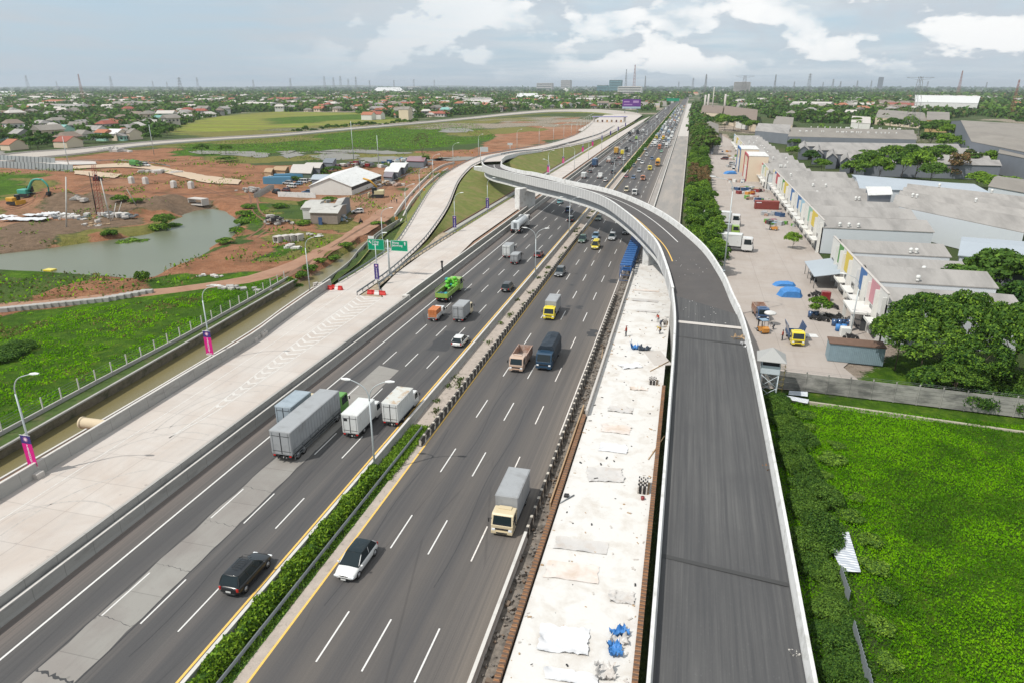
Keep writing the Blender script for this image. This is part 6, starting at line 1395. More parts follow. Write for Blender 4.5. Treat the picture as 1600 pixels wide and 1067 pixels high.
# broken chevron panels behind the inbound shoulder
# toll gate
tg_ = Vector(G(928, 191.5, 1.6)); tr_ = Vector(G(976, 191.5, 1.6)); tw = (tr_-tg_).length; ta = math.atan2(tr_.y-tg_.y, tr_.x-tg_.x)
to = empty('toll_gate', tg_.lerp(tr_, .5), ta, label='white and blue toll gate canopy at the end of the loop', cat='toll gate')
MB().box((0, 0, 5.6), (tw+4, 6, .9)).build('canopy', flat('canopy_white', (.55, .55, .58), .5), to); MB().box((0, -3.05, 5.75), (tw+4.1, .12, .6)).build('fascia', flat('canopy_violet', (.16, .14, .42), .5), to)
for s in (-1, 1): MB().bbox((s*tw/2, 0, 2.7), (2.2, 3.0, 5.3), .2).build('pillar', M['concp'], to)
for k in range(6): MB().bbox((-tw/2+4+k*(tw-8)/5, 0, 1.2), (1.5, 3.0, 2.4), .1).build('booth', (M['wood'], P_MAROON, P_ORANGE)[k % 3], to)
# purple billboard and other distant roadside signs
x, y, _ = G(986, 178, 1); bbd = empty('billboard', (x, y, 0), .15, label='large purple billboard standing over the red roofs', cat='billboard')
MB().box((0, 0, 14), (26, .8, 13)).build('board', flat('board_purple', (.12, .03, .22), .5), bbd)
for s in (-9, 9): MB().cyl((s, .8, 0), (s, .8, 9), .5, 8).build('post', M['walldark'], bbd)
for (cx, cz, w_, h_, nm) in [(-7, 17, 8, 1.6, 'a'), (6, 17, 8, 3.0, 'a'), (-5, 13, 12, 1.2, 'a')]: MB().box((cx, -.45, cz), (w_, .05, h_)).build('printed_band', flat('board_print', (.38, .24, .45), .5), bbd)
MB().box((0, -.45, 9.1), (26, .06, 2.6)).build('lower_band', flat('board_pale', (.35, .45, .50), .5), bbd)
x, y, _ = G(1046, 163, 0); o = empty('overhead_sign', (x+4, y, 0), label='distant green direction sign spanning the outbound lanes', cat='road sign')
MB().box((0, 0, 9), (34, .5, 6)).build('sign_panel', SG, o); MB().cyl((-18, 0, 0), (-18, 0, 12), .5, 8).cyl((18, 0, 0), (18, 0, 12), .5, 8).build('post', M['steel'], o)
# ---------------------------------------------------------------- trees
def crown_mesh(name, seed, n, leaf, shape='round', mats=None, clumps=16, squash=.8, cr=1.0):
 """a crown one unit in radius and about two tall, its foot at z = 0: leaf clumps round a hollow middle"""
 rg = np.random.default_rng(seed); C = []; S = []
 for k in range(clumps):
  d = rg.normal(size=3); d /= np.linalg.norm(d); d[2] = abs(d[2])*.9 - .25*(rg.random() < .3)
  if shape == 'tall': c = np.array([d[0]*.55, d[1]*.55, .25+1.6*rg.random()]); r = rg.uniform(.28, .42)
  elif shape == 'flat': c = np.array([d[0]*.75, d[1]*.75, .55+.35*d[2]]); r = rg.uniform(.25, .38)
  elif shape == 'bush': c = np.array([d[0]*.65, d[1]*.65, .30+.45*max(d[2], 0)]); r = rg.uniform(.30, .46)
  else: c = np.array([d[0]*.66, d[1]*.66, .80+.62*d[2]]); r = rg.uniform(.26, .44)
  C.append(c); S.append(r)
 C = np.array(C)*np.array([1+.25*(1-cr)/.4, 1+.25*(1-cr)/.4, 1]); S = np.array(S)*cr; w = S**2/np.sum(S**2); k = rg.choice(clumps, n, p=w)
 d = rg.normal(size=(n, 3)); d /= np.linalg.norm(d, axis=1)[:, None]; d[:, 2] = np.where(d[:, 2] < -.35, -d[:, 2], d[:, 2])
 rr = rg.uniform(.55, 1.05, n)**.6
 P = C[k] + d*(S[k]*rr)[:, None]*np.array([1, 1, squash])
 a = d + rg.normal(0, .55, (n, 3)); h = rg.normal(size=(n, 3)); u = np.cross(a, h); u /= np.linalg.norm(u, axis=1)[:, None]; v = np.cross(a, u); v /= np.linalg.norm(v, axis=1)[:, None]
 s = leaf*rg.uniform(.55, 1.4, (n, 1)); V = np.stack([P-u*s, P-v*s*.6, P+u*s, P+v*s*.6], 1).reshape(-1, 3); F = np.arange(4*n).reshape(n, 4)
 o = np_mesh(name, V, F, mats, rg.choice(len(mats), n)); me = o.data; bpy.data.objects.remove(o)
 return me
def trunk_mesh(seed, thin=.035, top=1.0):
 rg = random.Random(seed); b = MB(); b.tube([(0, 0, -.05), (.02, .01, .3), (.0, .03, top*.8)], thin, 7, 0, thin*.6)
 for k in range(5):
  a = rg.uniform(0, 6.28); z = rg.uniform(.3, .75)*top; b.tube([(0, .02, z), (.25*math.cos(a), .25*math.sin(a), z+.25), (.5*math.cos(a), .5*math.sin(a), z+.5)], thin*.5, 5, 0, thin*.15)
 return b.mesh('trunk', M['bark'])
L1, L2, L3, L4, LD = M['leaf1'], M['leaf2'], M['leaf3'], M['leaf4'], M['leafdry']
TR = {}
def tree_kind(key, lod, seed, **k):
 TR[key] = ([crown_mesh('crown', seed+i, lod[0], lod[1], **k) for i in range(lod[2])], [trunk_mesh(seed+i) for i in range(2)])
tree_kind('big', (9500, .040, 3), 10, mats=[L1, L1, L2, L2, L3], clumps=64, cr=.62)
tree_kind('bare', (420, .035, 1), 12, mats=[L4, M['bark']], clumps=26, cr=.7)
tree_kind('mid', (2600, .078, 4), 20, mats=[L1, L1, L2, L2, L3], clumps=34, cr=.78)
tree_kind('midyel', (2600, .078, 2), 30, mats=[L2, L3], clumps=20)
tree_kind('dark', (2600, .078, 2), 40, mats=[L1, L1, L2], clumps=20)
tree_kind('dry', (2200, .07, 2), 50, mats=[LD, LD, L4], clumps=18, shape='tall')
tree_kind('tall', (3000, .07, 3), 60, mats=[L1, L2, L3], clumps=30, cr=.85, shape='tall')
tree_kind('bush', (1800, .085, 3), 70, mats=[L1, L2, L3], clumps=16, shape='bush')
tree_kind('bushd', (5200, .05, 2), 75, mats=[L1, L2, L2], clumps=26, shape='bush')
tree_kind('far', (330, .20, 4), 80, mats=[L1, L1, L2], clumps=9, shape='flat')
tree_kind('farm', (700, .14, 4), 90, mats=[L1, L2, L2], clumps=12)
tree_kind('olive', (700, .14, 2), 95, mats=[L4, L2], clumps=12)
TN = [0]
def tree(kind, loc, h, w, label=None, group=None, name='tree', cat='tree', trunk=True, rz=None):
 cr, tk = TR[kind]; TN[0] += 1; i = TN[0]
 r = empty(name, loc, rz if rz is not None else (i*2.399) % 6.28, label=label, cat=cat, group=group)
 lift = {'bush': 0, 'bushd': 0, 'tall': .12, 'dry': .1, 'far': .02, 'farm': .05}.get(kind, .22)*h if trunk else 0
 o = bpy.data.objects.new('crown', cr[i % len(cr)]); COL.objects.link(o); o.parent = r
 zr = {'tall': 2.1, 'flat': 1.2, 'bush': 1.1, 'bushd': 1.1, 'far': 1.15}.get(kind, 1.75)
 o.scale = (w/2, w/2*(1+.14*math.sin(i*1.7)), (h-lift)/zr); o.location = (0, 0, lift)
 if trunk and kind != 'far':
  t = bpy.data.objects.new('trunk', tk[i % 2]); COL.objects.link(t); t.parent = r; t.scale = (w*.35, w*.35, h*.62)
 return r
def palm(loc, h, label, group=None):
 r = empty('palm_tree', loc, label=label, cat='palm tree', group=group)
 MB().tube([(0, 0, 0), (.1, .05, h*.5), (0, .1, h)], .16, 7, 0, .10).build('trunk', M['bark'], r)
 b = MB()
 for k in range(14):
  a = k*2.4; e = .9 if k % 2 else .35; P = [Vector((0, .1, h))]
  for j in range(1, 6): P.append(Vector((math.cos(a)*.62*j, math.sin(a)*.62*j, h + e*j*.5 - .13*j*j)))
  for s in (-1, 1):
   Q = [p + Vector((-math.sin(a)*s*.42, math.cos(a)*s*.42, -.22)) if 0 < i < 5 else p for i, p in enumerate(P)]
   b.ruled(P, Q)
 b.build('crown', M['leaf2'], r); return r
# ---------------------------------------------------------------- factory yard and halls to the right of the motorway
NW = ['first', 'second', 'third', 'fourth', 'fifth', 'sixth', 'seventh', 'eighth', 'ninth', 'tenth', 'eleventh', 'twelfth', 'thirteenth', 'fourteenth', 'fifteenth', 'sixteenth']
MB().add([(9, 89.5, .0), (27, 90.5, .0), (24.5, 100, .0), (33, 116, .0), (33, 176, 0), (33, 520, 0), (26, 620, 0), (13, 620, 0), (11, 300, 0), (8.5, 160, 0)], [tuple(range(10))]).build('yard_pavement', M['yard'], kind='structure')
# concrete panel wall with posts
w0, w1 = Vector((12.5, 90.2, 0)), Vector((96, 84.0, 0)); wd = (w1-w0); L = wd.length; an = math.atan2(wd.y, wd.x)
wl = empty('boundary_wall', w0, an, label='weathered grey precast panel wall between the yard and the green field', cat='wall')
WM = mat('panel_wall', (.30, .29, .27), .9, var=.2, sc=.5, sc2=4, stretch=(1, 1, 2.5), dirt=(.10, .10, .095), dirt_sc=.35, dirt_lo=.45, dirt_hi=.68)
k = 0
PW = MB()
for z in (.28, .78, 1.28, 1.78, 2.28): PW.box((1.3, 0, z), (2.5, .06, .47))
pwm = PW.mesh('panel', WM); pom = MB().bbox((0, 0, 1.4), (.17, .17, 2.8), .03).mesh('post', WM)
while k*2.65 < L:
 for me, dx in ((pwm, 0), (pom, 0)):
  o = bpy.data.objects.new(me.name.split('.')[0], me); COL.objects.link(o); o.parent = wl; o.location = (k*2.65+dx, 0, 0)
 k += 1
for z in (2.75, 2.95): MB().cyl((0, 0, z), (L, 0, z), .012, 4).build('wire', M['steel'], wl)
kb2 = MB().sweep([Vector((14, 86.6, 0)), Vector((40, 83.6, 0)), Vector((95, 79, 0))], [(-.18, -.3), (.18, -.3), (.18, .22), (-.18, .22)]).build('field_kerb', flat('kerb_tan', (.36, .33, .26), .9, False, var=.2), label='long pale kerb in the grass in front of the panel wall', cat='kerb')
# guard tower
gt = empty('guard_tower', (12.6, 86.3, 0), math.radians(-4), label='small guard tower with a grey pyramid roof on white lattice legs', cat='guard tower')
WS = flat('tower_white', (.50, .56, .60), .6); f = MB(); hx = 1.05
for sx in (-1, 1):
 for sy in (-1, 1): f.cyl((sx*hx, sy*hx, 0), (sx*hx, sy*hx, 3.9), .06, 6)
for s in (-1, 1):
 for z0, z1 in ((.4, 2.0), (2.0, 3.7)):
  f.cyl((-hx, s*hx, z0), (hx, s*hx, z1), .04, 5).cyl((hx, s*hx, z0), (-hx, s*hx, z1), .04, 5).cyl((s*hx, -hx, z0), (s*hx, hx, z1), .04, 5).cyl((s*hx, hx, z0), (s*hx, -hx, z1), .04, 5)
f.build('lattice_legs', WS, gt)
MB().box((0, 0, 4.4), (2.3, 2.3, 1.1)).box((0, -1.17, 4.45), (2.2, .04, 1.1), 0).build('cabin', WS, gt)
MB().box((0, 0, 5.35), (2.1, 2.1, .85)).build('opening', M['dark'], gt); MB().cyl((-1.05, -1.05, 4.9), (-1.05, -1.05, 5.9), .05, 5).cyl((1.05, -1.05, 4.9), (1.05, -1.05, 5.9), .05, 5).cyl((1.05, 1.05, 4.9), (1.05, 1.05, 5.9), .05, 5).build('cabin_posts', WS, gt)
rf = MB(); e = 1.75; rf.add([(-e, -e, 5.75), (e, -e, 5.75), (e, e, 5.75), (-e, e, 5.75), (0, 0, 7.1), (-e, -e, 5.68), (e, -e, 5.68), (e, e, 5.68), (-e, e, 5.68)], [(0, 1, 4), (1, 2, 4), (2, 3, 4), (3, 0, 4), (8, 7, 6, 5), (0, 5, 6, 1), (1, 6, 7, 2), (2, 7, 8, 3), (3, 8, 5, 0)])
rf.build('roof', mat('roof_ribbed', (.33, .33, .32), .7, obj=True, var=.08, stretch=(6, 1, 1), sc=2), gt)
ld = MB(); YL = flat('ladder_yellow', (.40, .30, .10), .6)
for s in (-.3, .3): ld.cyl((1.5+s, .1, 0), (1.5+s, .1, 4.9), .035, 5)
for k in range(12): ld.cyl((1.2, .1, .3+k*.4), (1.8, .1, .3+k*.4), .025, 4)
for z in (2.4, 3.2, 4.0, 4.8): ld.tube([(1.2, .1, z), (1.15, -.45, z), (1.5, -.75, z), (1.85, -.45, z), (1.8, .1, z)], .025, 4)
ld.build('ladder', YL, gt)
def hall(name, C, h, rise, label, wall=None, roof=None, cat='building', group=None, along=True, vents=0, vseed=1, n=1, over=.35, band=None):
 """building on four ground corners C (near left, near right, far right, far left); n gable roofs side by side, ridges running left-right when along"""
 wall = wall or M['wallw']; roof = roof or M['roofg']; C = [Vector((c[0], c[1], 0)) for c in C]
 r = empty(name, C[0], label=label, cat=cat, group=group); C = [c - C[0] for c in C]
 if not along: C = [C[1], C[2], C[3], C[0]]
 wm, rm = MB(), MB()
 for k in range(n):
  a, b = C[0].lerp(C[3], k/n), C[1].lerp(C[2], k/n); d, c = C[0].lerp(C[3], (k+1)/n), C[1].lerp(C[2], (k+1)/n)
  up = Vector((0, 0, h)); rg = Vector((0, 0, h+rise)); m0, m1 = a.lerp(d, .5), b.lerp(c, .5)
  wm.add([a, b, c, d, a+up, b+up, c+up, d+up, m0+rg, m1+rg], [(0, 1, 5, 4), (2, 3, 7, 6), (1, 2, 6, 9, 5), (3, 0, 4, 8, 7)])
  o = (b-a).normalized()*over; q = (d-a).normalized()*(over if n == 1 else 0.0); t = Vector((0, 0, .16)); z = Vector((0, 0, -over*rise/max((d-a).length/2, 1)*(n == 1)))
  A, B_, R0, R1, D, C_ = a+up-o-q+z, b+up+o-q+z, m0+rg-o, m1+rg+o, d+up-o+q+z, c+up+o+q+z
  rm.add([A, B_, R1, R0, A+t, B_+t, R1+t, R0+t], [(4, 5, 6, 7), (3, 2, 1, 0), (0, 1, 5, 4), (1, 2, 6, 5), (3, 0, 4, 7)])
  rm.add([D, C_, R1, R0, D+t, C_+t, R1+t, R0+t], [(7, 6, 5, 4), (0, 1, 2, 3), (1, 0, 4, 5), (2, 1, 5, 6), (0, 3, 7, 4)])
 wm.build('wall', wall, r); ro = rm.build('roof', roof, r)
 rr = random.Random(vseed)
 for k in range(vents):
  u, v = rr.uniform(.06, .94), (rr.randrange(n)+.5)/n; p = C[0].lerp(C[1], u).lerp(C[3].lerp(C[2], u), v) + Vector((0, 0, h+rise+.1))
  MB().cyl((0, 0, 0), (0, 0, .5), .3, 8).sphere((0, 0, .75), .42, 0, 8, 6).build('roof_vent', M['plate'], ro, p)
 if band: 
  a, b = C[0], C[1]; d = (b-a).normalized(); nrm = Vector((d.y, -d.x, 0))*.04
  MB().add([a+nrm+Vector((0, 0, h-band[1])), b+nrm+Vector((0, 0, h-band[1])), b+nrm+Vector((0, 0, h)), a+nrm+Vector((0, 0, h))], [(0, 1, 2, 3)]).build('wall_band', band[0], r)
 return r
def hpx(name, px, h, rise, label, **k):
 return hall(name, [G(x, y, h)[:2] for x, y in px], h, rise, label, **k)
STR = dict(pink=flat('fascia_pink', (.50, .24, .27), .7, False), blue=flat('fascia_blue', (.06, .15, .34), .7, False), yellow=flat('fascia_yellow', (.60, .46, .08), .7, False), green=flat('fascia_green', (.09, .25, .07), .7, False), red=flat('fascia_red', (.42, .09, .10), .7, False),
           sky=flat('fascia_sky', (.30, .46, .56), .7, False), mint=flat('fascia_mint', (.26, .44, .34), .7, False), paley=flat('fascia_pale_yellow', (.60, .54, .32), .7, False), white=M['wallw'])
def factory(y0, y1, x, depth, h, bays, label, roofn, rise=1.0, step=.55, x_back=None, endw=None):
 r = empty('factory', (x, y0, 0), label=label, cat='factory'); L = y1-y0
 MB().box((.15, L/2, h/2), (.3, L, h)).build('facade', M['wallw'], r)
 MB().box((.15, L/2, h+.05), (.42, L+.1, .1)).build('coping', M['concp'], r)
 for i, (ya, yb, c) in enumerate(bays):
  ya -= y0; yb -= y0; yc = (ya+yb)/2
  if c != 'white': MB().box((-.06, yc, h-1.9), (.10, yb-ya, 3.7)).build('colour_panel', STR[c], r)
  MB().box((-.04, yc, h-4.9), (.08, (yb-ya)*.55, 1.6)).box((-.07, yc, h-4.9), (.06, .08, 1.6), 1).build('window', [M['window'], M['wallw']], r)
  MB().box((-.30, ya, (h-.6)/2), (.6, .22, h-.6)).build('fin', M['wallw'], r)
  MB().box((-.9, yc, 2.85), (1.8, (yb-ya)*.8, .14)).box((-1.75, yc, 2.95), (.12, (yb-ya)*.8, .4)).build('canopy', M['wallw'], r)
  MB().box((-.05, yc, 1.25), (.08, (yb-ya)*.62, 2.4)).build('shutter_door', (M['walldark'], M['window'])[i % 2], r)
 n = roofn; D = L/n; wm, rm = MB(), MB()
 for k in range(n):
  ya, yb = k*D, (k+1)*D; z1 = h-1.7 + (step if k % 2 else 0); z0 = z1
  dp = depth if not x_back else x_back(y0+ya)-x
  wm.add([(0, ya, 0), (dp, ya, 0), (dp, ya, z1-.06), (0, ya, z1-.06)], [(0, 1, 2, 3)]); wm.add([(0, yb, 0), (dp, yb, 0), (dp, yb, z0-.06), (0, yb, z0-.06)], [(3, 2, 1, 0)]); wm.add([(dp, ya, 0), (dp, yb, 0), (dp, yb, z0), (dp, ya, z1-.06)], [(0, 1, 2, 3)])
  ym = ya + (yb-ya)*.52; zm = z1 + rise; wm.add([(dp, ya, z1-.1), (dp, ym, zm-.1), (dp, yb, z0-.1)], [(0, 2, 1)]); rm.add([(.3, ya-.1, z1), (dp+.3, ya-.1, z1), (dp+.3, ym, zm), (.3, ym, zm), (.3, yb, z0), (dp+.3, yb, z0), (.3, ya-.1, z1-.16), (dp+.3, ya-.1, z1-.16)], [(0, 1, 2, 3), (3, 2, 5, 4), (6, 7, 1, 0)])
 wm.build('wall', endw or M['wallpale'], r); ro = rm.build('roof', M['roofg'], r)
 rr = random.Random(int(y0))
 for k in range(int(L/9)):
  kk = rr.randrange(n); MB().cyl((0, 0, 0), (0, 0, .45), .28, 8).sphere((0, 0, .7), .4, 0, 8, 6).build('roof_vent', M['plate'], ro, (rr.uniform(3, depth*.8), kk*D+.6, h-1.7+(step if kk % 2 else 0)+.2))
 return r
by = lambda px, py: G(px, py, 8)[1]
factory(112, 156.5, 31.8, 19, 8.0, [(112, 116.5, 'white'), (116.5, 121.5, 'pink'), (121.5, 125, 'white'), (125.3, 129.6, 'blue'), (130, 136, 'white'), (137, 142.2, 'yellow'), (142.5, 145, 'white'), (145.3, 149, 'green'), (149.5, 156, 'white')], 'near factory row with pink, blue, yellow and green facade panels', 4, 1.3, .9)
factory(176, 286, 32.9, 24, 8.0, [(176.5, 183, 'white'), (183.5, 191, 'yellow'), (191.5, 197, 'mint'), (198, 205, 'white'), (205.5, 211, 'sky'), (211.5, 218, 'blue'), (219, 226, 'white'), (226.5, 233, 'blue'), (234, 241, 'white'), (241.5, 250, 'yellow'), (250.5, 256, 'green'), (257, 265, 'white'), (265.5, 275, 'red'), (275.5, 280, 'blue'), (281, 286, 'paley')], 'long factory row with a pale panelled end wall and many coloured fascia strips', 8, 1.5, .5)
factory(286.5, 372, 31.0, 16, 8.0, [(287, 297, 'paley'), (298, 306, 'mint'), (307, 318, 'red'), (322, 330, 'white'), (335, 345, 'white'), (350, 360, 'white'), (362, 371, 'sky')], 'middle factory row between two cream entrance blocks', 5, 1.3, .4)
factory(372.5, 500, 29.6, 15, 8.0, [(373, 385, 'paley'), (386, 396, 'white'), (397, 408, 'red'), (409, 420, 'white'), (421, 434, 'paley'), (435, 450, 'white'), (451, 470, 'yellow'), (471, 486, 'white'), (487, 500, 'sky')], 'farthest factory row of the yard with a pale blue end', 7, 1.3, .4)
for i, (ya, yb, x0, c, lab) in enumerate([(311, 331, 25.2, 'red', 'cream entrance block with a red frame'), (345, 366, 24.2, 'blue', 'cream entrance block with a blue frame, farther away')]):
 r = empty('entrance_block', (x0, ya, 0), label=lab, cat='building'); dp = 8
 MB().box((dp/2, (yb-ya)/2, 5.2), (dp, yb-ya, 10.4)).build('wall', M['wallcream'], r); MB().box((dp/2, (yb-ya)/2, 10.5), (dp+.2, yb-ya+.2, .25)).build('roof', M['white'], r)
 MB().box((-.1, .5, 5.2), (.4, 1.0, 10.5)).box((-.1, (yb-ya)-.5, 5.2), (.4, 1.0, 10.5)).box((-.1, (yb-ya)/2, 10.3), (.4, yb-ya-2, .9)).build('frame', STR[c], r); MB().box((-.06, (yb-ya)/2, 3), (.1, (yb-ya)*.5, 5)).build('shutter_door', M['wallw'], r)
# low office porch in front of the near row and a lean-to roof
r = empty('porch', (28.4, 117, 0), label='white porch with a dark opening in front of the near factory row', cat='building')
MB().box((1.7, 3.2, 3.2), (3.6, 7.0, .35)).box((3.0, 3.2, 1.6), (.8, 6.6, 3.1)).box((.3, 6.2, 1.6), (.5, .5, 3.1)).box((.3, .2, 1.6), (.5, .5, 3.1)).build('frame', M['wallw'], r); MB().box((2.2, 3.2, 1.5), (.9, 5.6, 2.9)).build('opening', M['window'], r)
r = empty('lean_to', (26.5, 142, 0), label='grey corrugated lean-to roof beside the white corner', cat='shelter')
MB().add([(0, 0, 2.6), (5.2, 0, 3.6), (5.2, 13, 3.6), (0, 13, 2.6), (0, 0, 2.5), (5.2, 0, 3.5), (5.2, 13, 3.5), (0, 13, 2.5)], [(0, 1, 2, 3), (7, 6, 5, 4), (0, 4, 5, 1), (0, 3, 7, 4)]).build('roof', M['roofm'], r)
for k in range(4): MB().cyl((.3, .6+k*3.9, 0), (.3, .6+k*3.9, 2.6), .07, 6).build('post', M['steel'], r)
# halls behind, placed by their eave corners
RM = M['roofm']; RG = M['roofg']; WP = M['wallpale']; WD = M['walldark']; WC = M['wallcream']; RB = mat('roof_brown', (.20, .155, .125), .9, var=.1, sc=.1, dirt=(.14, .11, .09), dirt_sc=.1); RO = mat('roof_tile_orange', (.33, .13, .075), .85, var=.12, sc=.2); RT = mat('roof_tan', (.235, .215, .19), .9, var=.14, sc=.1, sc2=1.5, stretch=(1, .2, 1), dirt=(.16, .145, .13), dirt_sc=.1, dirt_lo=.45, dirt_hi=.7)
hpx('warehouse', [(1395, 322), (1600, 365), (1600, 318), (1420, 298)], 7, 2.4, 'grey multi-gabled warehouse right of the long factory row', n=4, wall=WP, vents=5)
hpx('warehouse', [(1500, 400), (1680, 420), (1680, 385), (1505, 372)], 7.5, .9, 'blue grey metal warehouse behind the near factory row', n=1, wall=WD, roof=RM, band=(WP, 1.2))
hpx('warehouse', [(1345, 296), (1545, 302), (1495, 288), (1332, 274)], 7.5, 1.2, 'low pale blue metal roofed warehouse beside the tall trees', roof=RM, wall=WP)
hpx('workshop', [(1358, 306), (1393, 305), (1390, 293), (1354, 293)], 9, .25, 'small flat white roofed block among the grey roofs', roof=M['white'], wall=WD)
hpx('warehouse', [(1545, 292), (1700, 320), (1700, 296), (1560, 276)], 6, 1.2, 'pale roofed shed at the right behind yellow green trees', roof=RT, wall=WP)
for i in range(5):
 y0 = 224 + i*6.2; x0 = 1262 + i*22
 hpx('long_shed', [(x0, y0+5.2), (1500+i*16, y0+8.5+i*.6), (1490+i*16, y0+3.2), (x0-6, y0)], 6, 1.3, '%s long grey shed roof of the parallel set behind the trees' % NW[i], group='parallel long sheds', roof=RG, wall=WD)
 hpx('gable_dormer', [(x0-14, y0+11), (x0+2, y0+11), (x0+1, y0+2), (x0-13, y0+2)], 5.2, 2.0, 'blue edged gable end of the %s long shed' % NW[i], group='blue edged gables', roof=RG, wall=WD, along=False)
hpx('long_shed', [(1232, 214), (1432, 219), (1425, 204), (1238, 200)], 7, 1.4, 'grey brown shed roof dotted all over with white vents', roof=RT, wall=WD, n=2, vents=60)
hpx('long_shed', [(1180, 205), (1232, 210), (1236, 197), (1186, 195)], 7, 2.0, 'dark grey roof left of the vent dotted shed', roof=RG, wall=WD, n=2)
hpx('great_hall', [(1518, 222), (1720, 262), (1700, 200), (1486, 190)], 11, 5.5, 'huge grey hall with a dark slate gable end', roof=RT, wall=WD, n=1)
hpx('great_hall', [(1560, 240), (1740, 275), (1740, 248), (1570, 222)], 9, 4.5, 'second slate gabled hall in front of the huge one', roof=RT, wall=WD)
hpx('warehouse', [(1430, 160), (1528, 162), (1532, 151), (1430, 149)], 14, .5, 'long bright white warehouse near the horizon', roof=M['white'], wall=M['white'])
hpx('warehouse', [(1448, 188), (1483, 189), (1483, 176), (1449, 175)], 10, .8, 'tan box shaped warehouse in front of the white one', roof=RT, wall=flat('wall_tan', (.40, .28, .13), .8, False))
hpx('warehouse', [(1368, 165), (1418, 168), (1415, 158), (1372, 156)], 8, 2, 'brown roofed hall left of the big pylon', roof=RB, wall=WC)
hpx('warehouse', [(1368, 184), (1448, 190), (1440, 176), (1375, 172)], 7, 3, 'low beige roofed hall behind the palms', roof=RT, wall=WC)
hpx('house', [(1330, 192), (1360, 194), (1358, 184), (1332, 182)], 6, 3, 'white villa with a bright roof among the palms', roof=M['concp'], wall=M['wallw'])
hpx('warehouse', [(1310, 165), (1342, 167), (1340, 157), (1314, 156)], 7, 2.5, 'pale gabled hall behind the wooded belt', roof=RT, wall=WC)
hpx('warehouse', [(1130, 180), (1182, 190), (1184, 172), (1134, 166)], 9, 4, 'brown gabled factory hall behind the chimneys', roof=RB, wall=WC)
hpx('warehouse', [(1095, 176), (1128, 178), (1130, 166), (1100, 164)], 8, 3, 'smaller brown gabled hall at the foot of the chimneys', roof=RB, wall=WC)
hpx('shed', [(1150, 190), (1176, 194), (1176, 185), (1152, 183)], 6, 2, 'white fronted shed below the brown factory hall', roof=RB, wall=M['wallw'])
hpx('shed', [(1208, 194), (1238, 196), (1240, 186), (1214, 184)], 6, 2.4, 'pair of beige gables beside the wooded belt', roof=RT, wall=WC, n=2)
hpx('shed', [(1093, 208), (1122, 208), (1122, 195), (1096, 195)], 7, 2.5, 'beige barrel shaped shed at the end of the yard', roof=RT, wall=WC, along=False)
hpx('shed', [(1092, 226), (1115, 228), (1118, 214), (1095, 214)], 5, 1, 'low white roofed shelter at the far end of the yard', roof=M['concp'], wall=WD)
# concrete chimneys and columns
for i, (px, y0, top, h_) in enumerate([(1100, 178, 146, 0), (1105, 177, 145, 0), (1112, 180, 136, 0), (1131, 178, 145, 0)]):
 x, y, _ = G(px, y0, 0); hh = (38 - (top-135)*(math.hypot(y, 0)/1067*1.07)) ; hh = 38 - (top-135)*y*1.0/1000
 MB().cyl((0, 0, 0), (0, 0, max(hh, 22)), 1.6 if i != 2 else 1.0, 12, 0, 1.4 if i != 2 else .5).build('column', M['concp'], loc=(x, y, 0), label=('leftmost', 'second', 'tallest slender', 'lone right hand')[i] + ' pale concrete column beyond the hedge', cat='column')
# hedge trees between the unfinished carriageway and the yard
R_ = random.Random(31); n = 0
y = 150.0
while y < 430:
 for x in ([3.2, 7.0] if y < 300 else [3.5, 8.5]):
  kd = R_.choice(['tall', 'tall', 'mid', 'midyel']); brown = 262 < y < 318 and x < 8
  if brown: kd = 'dry' if R_.random() < .8 else 'tall'
  if x > 6 and y < 215: x += (y-150)*.02
  h = R_.uniform(5.0, 7.2); xx = x + R_.uniform(-.8, .8)
  if pix(xx, y, 0)[0] < 1062 + 0*y and y < 200 and x < 4: xx += 1.0
  tree(kd, (xx + (0.8 if y < 200 else 0), y + R_.uniform(-1.5, 1.5), 0), h, R_.uniform(4.6, 6.2), ('brown dying' if brown else 'leafy green') + ' tree %s in the hedge row between carriageway and yard' % ('on the road side' if x < 5 else 'on the yard side'), 'hedge row of trees' if not brown else 'dying trees in the hedge row')
  n += 1
 y += 4.3 if y < 300 else 6.5
BELT = []
while y < 1500:
 for x in (4.5, 11):
  q = (x + y*.004 + R_.uniform(-2, 2), y + R_.uniform(-3, 3))
  if y < 640: tree(R_.choice(['farm', 'farm', 'olive']), (*q, 0), R_.uniform(7, 12), R_.uniform(8, 12), 'green tree in the far part of the roadside belt', 'far roadside belt of trees')
  else: BELT.append(q)
 y += 9 if y < 800 else 15
for i, (px, py, h) in enumerate([(1118, 200, 12), (1132, 204, 14), (1146, 206, 15), (1158, 204, 14), (1172, 208, 12), (1126, 196, 12), (1248, 190, 12), (1262, 186, 13), (1276, 190, 13), (1292, 186, 14), (1306, 190, 13), (1320, 184, 12), (1300, 178, 13), (1270, 178, 13), (1336, 200, 11), (1390, 204, 12), (1404, 208, 13), (1420, 204, 13), (1436, 212, 13), (1450, 218, 14), (1466, 212, 14), (1478, 222, 13), (1500, 238, 11), (1520, 246, 12), (1452, 234, 12), (1476, 240, 12), (1186, 262, 8), (1358, 184, 12), (1240, 232, 7), (1255, 240, 7), (1350, 260, 9), (1416, 262, 12)]):
 tree(('mid', 'midyel', 'mid', 'dark')[i % 4], GG(px, py), h, h*1.25, 'leafy tree among the sheds beyond the factory rows', 'trees among the sheds')
